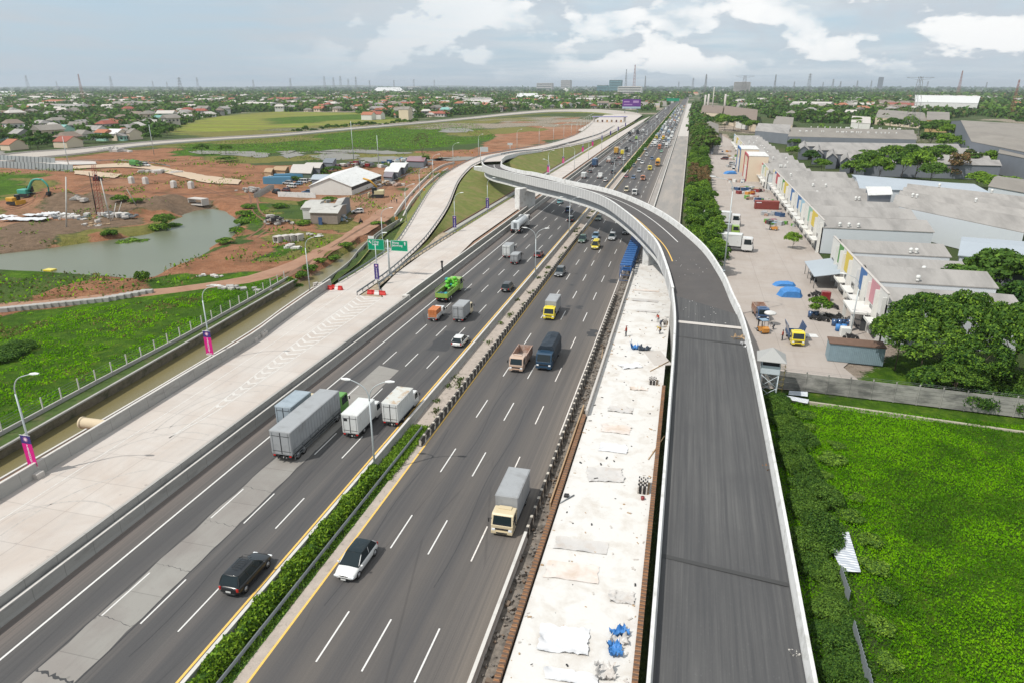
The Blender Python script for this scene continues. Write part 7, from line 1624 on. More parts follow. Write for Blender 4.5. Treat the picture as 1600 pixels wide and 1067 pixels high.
for (px, py, h, w, kd, lab) in [(1238, 390, 4.6, 4.6, 'midyel', 'round green tree by the factory front'), (1278, 497, 4.0, 4.4, 'midyel', 'small round tree with motorbikes parked under it'), (1108, 325, 6.5, 5, 'mid', 'green tree leaning over the yard edge'), (1441, 624, 5.0, 4.6, 'mid', 'small round tree in front of the panel wall'),
   (1236, 250, 8, 9, 'midyel', 'leafy tree left of the gap behind the middle row'), (1266, 262, 9, 9, 'dark', 'dark green tree in the gap behind the middle row'), (1283, 270, 7, 8, 'midyel', 'yellow green tree right of the dark one in the gap'), (1232, 262, 6, 8, 'midyel', 'low bushy tree at the back of the middle row')]:
 tree(kd, GG(px, py), h, w, lab)
# big trees in the corner of the yard
tree('big', (31.5, 101, 0), 9.5, 8.5, 'broad leaved tree at the left flank of the corner grove, before the white end wall'); tree('big', (35.5, 106, 0), 11, 9.5, 'tall tree close against the end wall of the near factory row')
for i, (x, y, h, w, kd) in enumerate([(33.5, 97.5, 9.5, 9.5, 'big'), (38.5, 93.5, 9.0, 9.5, 'big'), (44, 97, 13.0, 11, 'big'), (40, 102, 13, 10, 'big'), (50, 95, 13, 11, 'big'), (36, 91.5, 6, 7.5, 'big'), (57, 98, 12.5, 11, 'big'), (47, 90.5, 8, 8.5, 'big'), (56, 89.5, 9, 9, 'big'), (63, 93, 11, 10, 'big'), (52, 103, 13, 10, 'big')]):
 tree(kd, (x, y, 0), h, w, ['broad leaved tree whose crown hangs over the lean-to container', 'bushy tree against the wall right of the container', 'tall broad leaved tree in the middle of the corner grove', 'tall tree against the pink fascia', 'broad tree at the heart of the grove behind the wall', 'low bushy tree at the yard end of the panel wall', 'large tree at the back right of the corner grove', 'low tree hanging over the panel wall', 'low tree hanging over the wall near the frame edge', 'outermost tree of the corner grove', 'highest tree at the back of the corner grove'][i])
for i, (x, y, h, w) in enumerate([(34, 92, 3, 5), (38, 90, 3.4, 5.5), (42.5, 90, 3.2, 5), (47, 91.2, 3.4, 6), (52, 91, 3.6, 6), (57, 92.5, 3.4, 5), (36, 96, 4, 6), (42, 94, 4.5, 7), (49, 94, 4.5, 7), (56, 94, 5, 7)]): tree('bushd', (x, y, 0), h, w, 'shaded undergrowth beneath the corner grove behind the panel wall', 'undergrowth of the corner grove', 'shrub', 'shrub', False)
for i, (x, y, h, w) in enumerate([(50, 133, 9, 11), (58, 140, 11, 12), (66, 132, 10, 12), (57, 124, 9, 11), (70, 145, 12, 13), (48, 122, 7, 9), (65, 118, 8, 11), (75, 125, 9, 12)]): tree('dark', (x, y, 0), h, w, '%s dark tree of the grove behind the near factory row' % NW[i], 'dark grove behind the near factory')
for i, (px, py, h, w, kd) in enumerate([(1335, 285, 10, 12, 'mid'), (1352, 275, 12, 13, 'mid'), (1372, 285, 11, 12, 'midyel'), (1388, 270, 14, 14, 'mid'), (1408, 282, 13, 13, 'mid'), (1428, 285, 14, 15, 'midyel'), (1445, 275, 14, 14, 'mid'), (1452, 290, 10, 12, 'dark'), (1465, 262, 12, 14, 'mid'), (1490, 280, 10, 12, 'dry'), (1510, 270, 11, 13, 'olive'), (1530, 255, 12, 13, 'mid'), (1545, 268, 10, 12, 'midyel'), (1548, 302, 7, 12, 'midyel'), (1572, 305, 7, 12, 'midyel'), (1600, 315, 7, 11, 'mid'), (1525, 295, 7, 10, 'midyel'), (1575, 258, 10, 13, 'dark'), (1600, 262, 11, 13, 'dark')]):
 tree(kd, GG(px, py), h, w, '%s tree from the left in the belt before the long sheds' % (NW + ['seventeenth', 'eighteenth', 'nineteenth'])[i], 'tall belt before the long sheds')
for i, (px, py) in enumerate([(1282, 212), (1290, 217), (1322, 196), (1356, 198), (1372, 200), (1340, 205), (1325, 220)]): palm(GG(px, py), 9, 'palm tree %s from the left near the vent dotted roof' % NW[i], 'palms near the vent dotted roof')
# things in the yard -------------------------------------------------
def yat(px, py, dz=0): x, y, _ = G(px, py, 0); return (x, y, .0+dz)
truck(P_WHITE, 'box', 8.6, 2.4, 3.3, yat(1127, 352), -math.pi/2-.12, boxm=BOXW, big=True, label='white box truck parked nose out under the hedge trees, farther one', cat='truck').scale = (1.2,)*3
truck(P_LIME, 'box', 8.4, 2.3, 2.9, yat(1130, 367), -math.pi/2-.12, boxm=BOXG, big=True, label='lime cabbed truck squeezed between the two white trucks', cat='truck')
truck(P_WHITE, 'box', 8.8, 2.4, 3.3, yat(1139, 391), -math.pi/2-.14, boxm=BOXW, big=True, label='white box truck parked nearest in the yard', cat='truck').scale = (1.25,)*3
truck(P_BLUE, 'dump', 5.2, 2.0, 2.4, yat(1187, 495), math.pi+.12, boxm=RUSTB, label='blue truck with an open rust red bed beside the forklift', cat='truck')
tb = truck(P_YELLOW, 'open', 5.4, 2.0, 2.4, yat(1241, 532), math.pi+.05, boxm=P_BLUE, label='yellow and blue truck with its side flaps raised', cat='truck')
for s in (-1, 1): MB().box((0, 0, 0), (.07, 3.2, 1.6)).build('raised_flap', P_BLUE, tb, (s*1.15, -.8, 1.95)).rotation_euler = (0, s*.25, 0)
def forklift(px, py, rz, label):
 r = empty('forklift', yat(px, py), rz, label=label, cat='forklift'); Y = P_ORANGE
 MB().loft([[(-.55, -1.2, .3), (.55, -1.2, .3), (.55, -1.2, .95), (-.55, -1.2, .95)], [(-.6, -.6, .25), (.6, -.6, .25), (.6, -.6, 1.15), (-.6, -.6, 1.15)], [(-.55, .8, .25), (.55, .8, .25), (.55, .8, .75), (-.55, .8, .75)]][::-1]).build('body', Y, r)
 c = MB()
 for sx in (-.5, .5): c.cyl((sx, -.7, 1.1), (sx, -.5, 2.1), .04, 5).cyl((sx, .6, .7), (sx, .4, 2.1), .04, 5)
 c.box((0, -.05, 2.13), (1.15, 1.1, .07)).build('cabin_frame', P_LBLUE, r) if False else c.build('cabin_frame', M['dark'], r)
 MB().box((0, -.05, 2.15), (1.2, 1.2, .08)).build('roof_guard', P_LBLUE, r); MB().box((-.35, .95, 1.2), (.1, .12, 2.2)).box((.35, .95, 1.2), (.1, .12, 2.2)).build('mast', M['dark'], r); MB().box((-.3, 1.5, .1), (.12, 1.1, .05)).box((.3, 1.5, .1), (.12, 1.1, .05)).build('fork', M['steel'], r)
 for sx in (-.52, .52):
  for y, rr in ((-.75, .24), (.6, .32)): wheel(r, sx, y, rr, .2)
 return r
forklift(1191, 519, .4, 'orange forklift beside the rust bed truck'); forklift(1208, 360, 1.2, 'yellow forklift near the green bin'); 
bk = M['tyre']
def motorbike(loc, rz, label, group=None, col=M['dark']):
 r = empty('motorbike', loc, rz, label=label, cat='motorbike', group=group)
 b = MB().loft([[(-.10, -.7, .55), (.10, -.7, .55), (.10, -.7, .75), (-.10, -.7, .75)], [(-.16, -.1, .5), (.16, -.1, .5), (.16, -.1, .82), (-.16, -.1, .82)], [(-.10, .45, .55), (.10, .45, .55), (.08, .45, .95), (-.08, .45, .95)]][::-1]); b.box((0, .05, .42), (.25, .5, .3)); b.cyl((-.3, .5, 1.05), (.3, .5, 1.05), .025, 5).cyl((0, .7, .3), (0, .5, 1.0), .04, 5); b.build('body', col, r)
 for y in (-.6, .68): MB().cyl((-.05, y, .3), (.05, y, .3), .3, 12).build('wheel', bk, r)
 return r
mb0 = None
for i, (px, py) in enumerate([(1268, 497), (1273, 501), (1282, 500), (1288, 503), (1293, 498), (1300, 499), (1306, 502), (1312, 498), (1298, 480), (1304, 483), (1270, 465), (1277, 462), (1326, 530), (1333, 531), (1271, 440)]):
 loc = yat(px, py); lab = '%s motorbike counted from the small round tree' % NW[i] if i < 8 else ('motorbike by the porch wall, nearer one', 'motorbike by the porch wall, farther one', 'motorbike beside the red cabinet, left one', 'motorbike beside the red cabinet, right one', 'motorbike on the container roof edge, left one', 'motorbike on the container roof edge, right one', 'motorbike under a red cover')[i-8]
 if mb0 is None: mb0 = remember(motorbike(loc, .4, lab, 'motorbikes parked in the yard'))
 else: dup(mb0, loc, .4 + (i*.7) % 1.2, lab)
# blue tarpaulin covered loads
def tarped(px, py, w, l, h, label, rz=0, m_=None):
 x, y, _ = yat(px, py); R2 = random.Random(int(px)); rg = []
 for k in range(9):
  v = k/8-.5; e = 1 - .25*abs(v)*2; hh = h*(.55 + .45*math.cos(v*2.6)) + R2.uniform(-.08, .08)
  rg.append([(-w*.55*e + R2.uniform(-.15, .15), v*l, 0), (w*.55*e + R2.uniform(-.15, .15), v*l, 0), (w*.42*e, v*l, hh*.8), (w*.2, v*l, hh + R2.uniform(-.05, .1)), (-w*.2, v*l, hh), (-w*.42*e, v*l, hh*.75)])
 o = MB().loft(rg[::-1]).build('tarpaulin', m_ or M['tarp'], loc=(x, y, 0), label=label, cat='tarpaulin'); o.rotation_euler = (0, 0, rz); return o
tarped(1225, 446, 4.2, 2.4, .8, 'low blue tarpaulin over a load in the yard, farther one', .1); tarped(1234, 462, 4.4, 3.2, 1.6, 'tall blue tarpaulin over a load in the yard, nearer one', .05); tarped(1141, 272, 6, 4, 1.2, 'distant blue tarpaulin in front of the cream blocks', .3); tarped(1105, 253, 3, 4, 2, 'blue tarpaulin at the tree edge of the yard')
for i, (px, py) in enumerate([(1303, 509), (1318, 509), (1309, 517), (1266, 496)]): MB().cyl((0, 0, 0), (0, 0, 1.1), .45, 12, 0).cyl((.9, .2, 0), (.9, .2, 1.1), .45, 12).build('blue_drums', P_BLUE if i != 2 else M['tarp'], loc=yat(px, py), label='pair of blue drums by the porch, %s pair from the tree' % NW[i], cat='drums')
MB().bbox((0, 0, .9), (1.6, 1.2, 1.8), .08).build('cabinet', P_RED, loc=yat(1289, 470), label='red cabinet standing by the small round tree', cat='cabinet')
MB().bbox((0, 0, .7), (1.6, 1.2, 1.4), .08).build('cabinet', M['plate'], loc=yat(1320, 524), label='white chest at the foot of the yard lamp', cat='cabinet')
MB().box((0, 0, .06), (2.2, 1.5, .08), 0, .1).build('white_board', M['white'], loc=yat(1266, 525), label='white board lying on the yard beside the raised flap truck', cat='board')
MB().sphere((0, 0, 0), 1.0, 0, 14, 8, (1, 1, .35)).cyl((0, 0, -2.0), (0, 0, 0), .05, 5).build('parasol', M['white'], loc=yat(1201, 508, 2.1), label='round white parasol beside the forklift', cat='parasol')
c = empty('container', yat(1197, 327), .03, label='rust red shipping container in front of the coloured facades', cat='container')
cm = MB().box((0, 0, 1.35), (7.5, 2.5, 2.6)); 
for k in range(30): cm.box((-3.6+k*.25, -1.27, 1.35), (.1, .06, 2.3))
cm.build('box', mat('container_red', (.22, .05, .04), .6, obj=True, var=.12), c); MB().box((-2.6, -1.31, 2.2), (1.6, .02, .3)).build('marking', INK, c)
c = empty('container', yat(1333, 563), -.05, label='grey blue container with a rusty roof under the corner trees', cat='container')
cm = MB().box((0, 0, 1.4), (7.4, 2.6, 2.7))
for k in range(29): cm.box((-3.6+k*.25, -1.32, 1.35), (.1, .06, 2.4))
cm.build('box', mat('container_bluegrey', (.22, .30, .34), .6, obj=True, var=.15), c); MB().box((0, 0, 2.82), (7.6, 2.9, .12)).build('roof', mat('rust_roof', (.14, .085, .06), .9, obj=True, var=.25), c)
# heaps, crates and oddments along the facades
R_ = random.Random(77); cols = [P_BLACK, P_SILVER, M['wood'], P_BLUE, M['plate'], RUSTB, P_ORANGE, M['concp'], P_GREEN, P_RED]
for i, (px, py, k) in enumerate([(1156, 297, 14), (1170, 297, 18), (1185, 300, 16), (1180, 312, 16), (1192, 315, 12), (1150, 285, 12), (1146, 262, 10), (1142, 245, 10), (1135, 238, 8), (1207, 338, 10), (1213, 350, 14), (1150, 250, 8), (1225, 352, 10), (1165, 303, 12)]):
 b = MB()
 for q in range(k):
  s = R_.uniform(.5, 1.5); b.box((R_.uniform(-3, 3), R_.uniform(-2.5, 2.5), s*.4), (s, s*R_.uniform(.6, 1.5), s*.8), R_.randrange(4), R_.uniform(0, 3))
 ms = [R_.choice(cols) for _ in range(4)]
 b.build('scrap_heap', ms, loc=yat(px, py), kind='stuff', label='heap of crates and scrap along the factory fronts, %s of fourteen' % NW[i], cat='scrap')
for i, (px, py, kd, pm, lab) in enumerate([(1132, 250, 'mpv', P_MAROON, 'maroon minivan parked in the distant yard'), (1110, 332, 'suv', P_DGREEN, 'dark green car half under the hedge trees'), (1124, 230, 'hatch', P_WHITE, 'white car at the far end of the yard'), (1145, 258, 'hatch', P_SILVER, 'silver car beside the scrap heaps'), (1104, 221, 'sedan', P_WHITE, 'white sedan below the barrel roofed shed'), (1146, 268, 'van', P_WHITE, 'white van in front of the blue framed block')]):
 car(kd, pm, loc=yat(px, py), rz=1.2+i, detail=False, label=lab, cat='car')
lamp((G(1328, 526)[0], G(1328, 526)[1], 0), 10.2, 2.2, math.radians(172), label='single arm lamp beside the container in the yard corner')
lf = G(1127, 416, 9.4); lamp((lf[0]+.5, lf[1], 8.6), 15.5, 3.0, math.radians(172), label='very tall curved lamp rising behind the outer parapet of the flyover')
# the corrugated sheets in the field
CG = stripes_mat('corrugated_sheet', (.34, .37, .42), (.60, .62, .64), 1, .34, .45, 0, .1)
def sheetpile(pts, z, label, k=.03, m_=CG):
 C = [G(x, y, z) for x, y in pts]; n = 26; vs = []
 A = [Vector(C[0]).lerp(Vector(C[3]), i/n) for i in range(n+1)]; B_ = [Vector(C[1]).lerp(Vector(C[2]), i/n) for i in range(n+1)]
 for i in range(n+1): A[i].z += .06*(i % 2); B_[i].z += .06*(i % 2)
 o = MB().ruled(B_, A, 0, 3); lo = [v - Vector((0, 0, .05)) for v in A]; o.ruled(A, lo)
 return o.build('corrugated_sheet', m_, label=label, cat='metal sheet')
sheetpile([(1290, 868), (1321, 872), (1345, 893), (1316, 893)][::1] if False else [(1316, 892), (1345, 893), (1326, 830), (1287, 832)], .55, 'white corrugated metal sheets lying at the edge of the green field')
sheetpile([(1289, 846), (1306, 832), (1300, 813), (1292, 816)], .62, 'torn piece of corrugated sheet above the larger one'); sheetpile([(1224, 622), (1262, 630), (1264, 624), (1226, 617)], .4, 'pale scrap sheet in the grass at the tower foot'); sheetpile([(1232, 616), (1262, 619), (1262, 612), (1233, 610)], .3, 'second pale scrap board against the wall')
for i, (a, b_) in enumerate([((1310, 905), (1324, 945)), ((1330, 990), (1350, 1066)), ((1352, 1066), (1365, 1120))]):
 p, q = Vector(G(*a, 0)), Vector(G(*b_, 0)); n = max(8, int((q-p).length/.18)); b = MB(); P = [p.lerp(q, i_/n) + Vector((.08*(i_ % 2), 0, 0)) for i_ in range(n+1)]
 b.sweep([v for v in P], [(-.02, 0), (.02, 0), (.02, 1.3), (-.02, 1.3)]); b.build('metal_fence', flat('zinc_grey', (.16, .18, .19), .6, False), label='overgrown corrugated fence in the scrub, %s piece' % NW[i], cat='fence')
# field vegetation: ground cover of leaves
def fieldpts(rg, n):
 x = rg.uniform(11.5, 95, n); y = rg.uniform(26, 85.5, n); px_ = 800 + FPX*((x*cY+y*sY)/((-x*sY+y*cY)*cP+38*sP)); k = (px_ < 1660)
 x, y = x[k], y[k]; hgt = .05 + .30*vnoise(x, y, 1.8, 40)**2 + .24*vnoise(x, y, 7, 41)
 return np.stack([x, y, hgt*rg.uniform(.4, 1.05, len(x)) - .05], -1)
FL = [leaf_mat('field_leaf_a', (.085, .26, .001), (.19, .43, .003), .5), leaf_mat('field_leaf_b', (.14, .38, .001), (.27, .54, .005), .5), leaf_mat('field_leaf_c', (.045, .15, .004), (.11, .26, .006), .4)]
def fmi(pts_seed):
 return None
o = leaves(330000, fieldpts, .10, FL, 'field_growth', None, 50, 1.6, None, kind='stuff', label='lush green creeping growth covering the field', cat='vegetation')
C_ = np.empty(len(o.data.vertices)*3, np.float32); o.data.vertices.foreach_get('co', C_); C_ = C_.reshape(-1, 4, 3).mean(1)
nz = vnoise(C_[:, 0], C_[:, 1], 5, 60)*.6 + vnoise(C_[:, 0], C_[:, 1], 1.6, 61)*.4 + np.random.default_rng(1).normal(0, .08, len(C_))
o.data.polygons.foreach_set('material_index', np.where(nz > .56, 1, np.where(nz < .36, 2, 0)).astype(np.int32))
# scrub thicket along the ramp
R_ = random.Random(19); lb = 0
for i in range(46):
 y = 27 + i*1.32 + R_.uniform(-.5, .5); x = 12.6 + R_.uniform(0, 2.6) + (.8 if 55 < y < 72 else 0); big = 50 < y < 86
 tree('bushd', (x, y, -.1), R_.uniform(1.4, 2.4) if big else R_.uniform(.7, 1.4), R_.uniform(2.6, 4.0), 'dark green shrub in the thicket along the outer ramp wall', 'thicket along the ramp wall', 'shrub', 'shrub', False)
for i in range(16): tree('bush', (R_.uniform(16.5, 19), 28+i*3.6, -.1), R_.uniform(.5, 1.0), R_.uniform(2, 3.2), 'low green shrub where the thicket meets the field', 'low shrubs at the field edge', 'shrub', 'shrub', False)
# ---------------------------------------------------------------- building site on the left
DR = mat('dirt_road', (.30, .175, .115), .95, var=.15, sc=.3, sc2=3, stretch=(1, 1, 1), dirt=(.23, .12, .075), dirt_sc=.25, dirt_lo=.45, dirt_hi=.7)
def ribbon(name, A, B, m, dz=.12):
 P = crom([Vector(GG(x, y)) for x, y in A], 50); Q = crom([Vector(GG(x, y)) for x, y in B], 50); vs = []
 for i, (p, q) in enumerate(zip(P, Q)):
  for k in range(7):
   v = p.lerp(q, k/6); e = (.6 if k in (0, 6) else 0); j = (vnoise(np.array(v.x), np.array(v.y), 2.0, 7+k)-.5)*e*2
   vs.append((v.x + float(j), v.y + float(j), max(gz(v.x, v.y), -.2) + dz + (.04 if 0 < k < 6 else -.12)))
 return MB().add(vs, [(i*7+k+1, i*7+k, (i+1)*7+k, (i+1)*7+k+1) for i in range(50) for k in range(6)], 0, True).build(name, m, kind='structure')
ribbon('dirt_road', [(-120, 484), (0, 474), (120, 465), (240, 452), (330, 441), (400, 428), (470, 402), (520, 378), (570, 345), (605, 318), (640, 294), (672, 272)], [(-120, 496), (0, 486), (120, 475), (240, 462), (330, 450), (400, 440), (480, 415), (545, 383), (600, 347), (640, 320), (668, 300), (690, 280)], DR)
SLB = mat('fresh_slab', (.44, .34, .245), .9, var=.06, sc=.3)
ribbon('slab_road', [(108, 262), (150, 259), (200, 257), (250, 262), (290, 270), (330, 277), (378, 283)], [(110, 266), (150, 264), (200, 263), (245, 268), (285, 278), (330, 288), (372, 290)], SLB, .5)
ribbon('slab_road', [(115, 268), (150, 270), (190, 274)], [(118, 273), (150, 278), (180, 280)], SLB, .5); ribbon('slab_road', [(30, 250), (60, 252), (112, 254), (150, 254)], [(30, 254), (60, 256), (112, 259), (150, 258)], M['concp'], .5)
for i in range(6):
 A_ = (470+i*16, 398-i*18)
# block rows edging the dirt road
BLK = MB().bbox((0, 0, .4), (2.3, 1.0, .8), .06).mesh('edging_block', M['conc'])
for i in range(21):
 o = bpy.data.objects.new('edging_block', BLK); COL.objects.link(o); p = GG(4+i*11.3, 487.5-i*1.15 - (i > 14)*(i-14)*.9); o.location = p; o.rotation_euler = (0, 0, .42+.07*math.sin(i*2.1)); tag(o, 'rough grey block edging the dirt road above the grass bank', 'concrete block', 'edging blocks of the dirt road')
def box_culvert(px, py, w, h, d, rz, label, dz=0):
 p = GG(px, py, dz); t = .22
 o = MB().box((0, 0, t/2), (w, d, t)).box((0, 0, h-t/2), (w, d, t)).box((-w/2+t/2, 0, h/2), (t, d, h-2*t)).box((w/2-t/2, 0, h/2), (t, d, h-2*t)).build('box_culvert', M['concp'], loc=p, label=label, cat='culvert section'); o.rotation_euler = (0, 0, rz); return o
for i, px in enumerate((436, 446, 456, 467)): box_culvert(px, 379-i*.9, 1.9, 1.7, 2.2, -.25, '%s of four pale box culverts standing in a row' % NW[i])
box_culvert(311, 321, 6.5, 2.2, 3, -.2, 'wide concrete culvert mouth at the head of the pond', .4)
for i, (px, py) in enumerate([(206, 287), (228, 288), (272, 294), (299, 295)]): MB().bbox((0, 0, 1.2), (1.8, 1.8, 2.6), .1).bbox((0, 0, 2.6), (1.3, 1.3, .4), .1).build('footing', M['cap'], loc=GG(px, py), label='%s pale square footing in the red soil, from the left' % NW[i], cat='footing')
# retaining panels on the left
pn = MB().box((0, 0, 1.6), (2.6, .3, 3.2)).box((-1.25, -.25, 1.6), (.25, .3, 3.4)).mesh('wall_panel', mat('panel_grey', (.27, .29, .29), .85, var=.12, obj=True)); r = empty('panel_row', GG(60, 264), label='row of grey upright wall panels behind the white poles', cat='wall')
for row, (y0, n0) in enumerate(((269, 22), (259, 16))):
 for i in range(n0):
  o = bpy.data.objects.new('wall_panel', pn); COL.objects.link(o); o.parent = r; o.location = Vector(GG(-8+i*(5.6 if row == 0 else 6), y0-7+i*.32)) - r.location; o.rotation_euler = (-.35, 0, .35)
P = [Vector(GG(x, y)) for x, y in [(30, 252), (80, 254), (140, 253), (200, 253), (240, 257), (266, 262)]]
guardrail(crom(P, 30), 'white railing along the raised slab road', 6, 40)
R_ = random.Random(5)
def heap(px, py, n, w, d, smax, mats, label, h=1.5, kind_='stuff', nm='block_pile', cat='rubble'):
 p = GG(px, py); b = MB()
 for k in range(n):
  s = R_.uniform(.4, 1)*smax; x, y = R_.gauss(0, .4)*w, R_.gauss(0, .4)*d
  b.box((x, y, max(.2, h*math.exp(-(x/w)**2*2-(y/d)**2*2)*R_.uniform(.2, 1))), (s, s*R_.uniform(.4, 1.4), s*R_.uniform(.25, .7)), R_.randrange(len(mats)), R_.uniform(0, 3))
 return b.build(nm, mats, loc=p, label=label, cat=cat, kind=kind_)
heap(175, 237, 60, 14, 6, 3.2, [M['concp'], M['cap'], M['conc']], 'long pile of white blocks by the long far road', 3.0)
heap(250, 271, 30, 14, 3, 3.0, [M['concp'], M['cap']], 'row of wrapped pale bundles behind the slab road', 1.6); heap(395, 300, 26, 8, 4, 1.6, [M['conc'], M['concp']], 'grey boulder pile beside the dirt track', 1.6)
heap(125, 320, 14, 4, 2, 1.8, [M['conc'], M['concp']], 'grey rings and lumps piled in the soil', 2, nm='pipe_pile'); heap(430, 350, 40, 5, 3.5, 1.5, [M['conc'], M['concp'], M['dark']], 'grey scrap pile beside the low shed', 3)
heap(108, 341, 30, 16, 3, 2.0, [M['cap'], M['concp'], M['steel']], 'scattered white scrap under the leaning poles', .8); heap(185, 341, 30, 9, 2.5, 2.2, [M['cap'], M['steel']], 'line of white scrap at the pond edge', .8); heap(145, 353, 16, 8, 3, 1.2, [M['concp'], M['wood']], 'pale debris strewn down the pond bank', .6)
heap(510, 327, 40, 6, 3, 1.4, [M['concp'], M['conc'], M['plate'], M['wood']], 'junk heap behind the low shed', 3); heap(535, 345, 26, 4, 3, 1.2, [M['concp'], M['conc'], P_LBLUE], 'junk beside the white parked car', 1.6); heap(588, 290, 40, 14, 6, 2.0, [M['wood'], M['plate'], RUSTB, M['concp']], 'huts and scrap cluttering the ground right of the white hall', 3)
heap(560, 262, 44, 16, 7, 2.6, [M['plate'], M['concp'], P_RED, M['steel']], 'distant clutter of pale sheets and machines', 3); heap(625, 256, 36, 15, 5, 2.8, [P_BLUE, M['plate'], RUSTB, P_LBLUE], 'distant blue and rust coloured containers and scrap', 3); heap(452, 388, 10, 5, 2, 1.8, [M['concp'], M['cap']], 'pale planks and lintels in the grass', .3); heap(487, 368, 12, 4, 1.5, 1, [M['cap'], M['concp']], 'small white rubble beside the box culverts', .5)
heap(330, 432, 14, 3, 1.5, .8, [M['cap'], M['concp']], 'grey gravel spill beside the dirt road', .4); heap(370, 452, 16, 9, 1.2, 1.3, [M['conc'], M['concp']], 'broken blocks along the lower road edge', .6)
for i, (px, py, w, l, rz) in enumerate([(40, 345, 13, 5, .2), (58, 339, 9, 3.5, .1), (4, 341, 8, 4, .1), (78, 336, 5, 4, .6), (100, 337, 7, 2, .2)]):
 x, y, z = GG(px, py); o = crumple('plastic_sheet', px, py, w, l, 0, SHW, '%s white plastic sheet spread on the soil near the excavator' % NW[i], rz, .5, 60+i); o.location = (x, y, z+.35)
# masts, poles and the red lattice crane
for i, (a, b_, rr, m_, lab) in enumerate([((104, 356), (103, 277), .22, M['cap'], 'upright white mast on a small pad'), ((152, 340), (139, 270), .16, M['dark'], 'leaning dark pole left of the red lattice mast'), ((173, 346), (157, 280), .20, M['cap'], 'leaning white pole right of the red lattice mast'), ((216, 337), (198, 296), .16, M['conc'], 'leaning grey pole above the white scrap'), ((176, 345), (181, 318), .14, M['cap'], 'short white pole in the debris'), ((186, 340), (190, 316), .12, M['cap'], 'thin white strut in the debris'), ((197, 320), (170, 318), .12, M['cap'], 'crossbeam propped over the debris')]):
 p = Vector(GG(*a)); d = (p - Vector((0, 0, CAM_H))); y_ = p.y; 
 tz = 0.0; best = None
 for q in range(1, 240):
  zz = p.z + q*.15; X, Y, _ = G(b_[0], b_[1], zz)
  if best is None or math.hypot(X-p.x, Y-p.y) < best[0]: best = (math.hypot(X-p.x, Y-p.y), zz, X, Y)
 MB().cyl(p, (best[2], best[3], best[1]), rr, 8, 0, rr*.7).build('mast' if i == 0 else 'pole', m_, label=lab, cat='pole')
p = Vector(GG(158, 341)); r = empty('lattice_mast', p, label='red lattice mast of a piling rig standing in the soil', cat='crane'); b = MB(); H_ = 15
for sx in (-1, 1):
 for sy in (-1, 1): b.cyl((sx*.7, sy*.7, 0), (sx*.35+1.2, sy*.35, H_), .06, 4)
for k in range(15):
 z = k*H_/15; o_ = 1.2*k/15; e = .7-.35*k/15
 for s in (-1, 1): b.cyl((-e+o_, s*e, z), (e+o_+.13, s*e, z+H_/15), .035, 4).cyl((s*e+o_, -e, z), (s*e+o_+.13, e, z+H_/15), .035, 4)
b.build('lattice', flat('lattice_red', (.25, .04, .035), .6), r)
def excavator(loc, rz, label, col, arm=True):
 r = empty('excavator', loc, rz, label=label, cat='excavator')
 for s in (-1, 1): MB().loft([[(s*1.25-.3, -1.9, .35), (s*1.25+.3, -1.9, .35), (s*1.25+.3, -1.9, .6), (s*1.25-.3, -1.9, .6)], [(s*1.25-.3, -1.5, 0), (s*1.25+.3, -1.5, 0), (s*1.25+.3, -1.5, .95), (s*1.25-.3, -1.5, .95)], [(s*1.25-.3, 1.5, 0), (s*1.25+.3, 1.5, 0), (s*1.25+.3, 1.5, .95), (s*1.25-.3, 1.5, .95)], [(s*1.25-.3, 1.9, .35), (s*1.25+.3, 1.9, .35), (s*1.25+.3, 1.9, .6), (s*1.25-.3, 1.9, .6)]][::-1]).build('track', M['dark'], r)
 MB().bbox((0, -.6, 1.65), (2.7, 3.0, 1.2), .15).build('body', col, r); MB().bbox((-.75, .7, 2.2), (1.1, 1.5, 1.7), .12).build('cab', M['glass'], r)
 if arm:
  for nm, P, w in (('boom', [(.3, .8, 1.8), (.3, 3.2, 4.9), (.3, 6.2, 5.2)], .42), ('stick', [(.3, 6.2, 5.2), (.3, 7.6, 3.4), (.3, 7.5, 1.6)], .30)): MB().tube(crom(P, 8), w, 6, 0, w*.7).build(nm, col, r)
  MB().loft([[(-.3, 7.1, 1.6), (.9, 7.1, 1.6), (.9, 7.9, 1.7), (-.3, 7.9, 1.7)], [(-.3, 6.7, .7), (.9, 6.7, .7), (.9, 7.5, .5), (-.3, 7.5, .5)]][::-1]).build('bucket', M['dark'], r)
 else: MB().box((0, 2.6, .7), (3.6, .3, 1.3)).box((-1, 1.6, .6), (.2, 2, .2)).box((1, 1.6, .6), (.2, 2, .2)).build('blade', col, r)
 return r
e_ = excavator(GG(46, 318), -1.45, 'teal excavator with its arm bent over the soil', flat('machine_teal', (.05, .28, .22), .5)); e_.scale = (1.15,)*3
for i, (px, lab) in enumerate([(24, 'yellow bulldozer beside the teal excavator')]): excavator(GG(px, 321.5-i), -1.6, lab, flat('machine_yellow', (.50, .27, .03), .5), False)
excavator(GG(152, 283), .4, 'small dark loader on the slab road', M['dark'], False).scale = (.8,)*3; ex = excavator(GG(590, 309), 1.9, 'yellow and white mobile crane truck in front of the hall', flat('machine_pale', (.50, .46, .28), .5), False); ex.scale = (1.2,)*3
MB().tube([(0, 0, 3), (.3, 2, 5), (.6, 4, 5.6)], .3, 6).build('crane_arm', MATS['machine_yellow'], ex)
truck(P_GREEN, 'tarp', 6.5, 2.3, 3.0, GG(213, 262, .6), -1.75, boxm=flat('tarp_green', (.06, .20, .05), .6), label='green truck parked on the slab road', cat='truck'); car('suv', P_WHITE, loc=GG(229, 262, .6), rz=-1.7, label='white pickup behind the green truck on the slab road', cat='car')
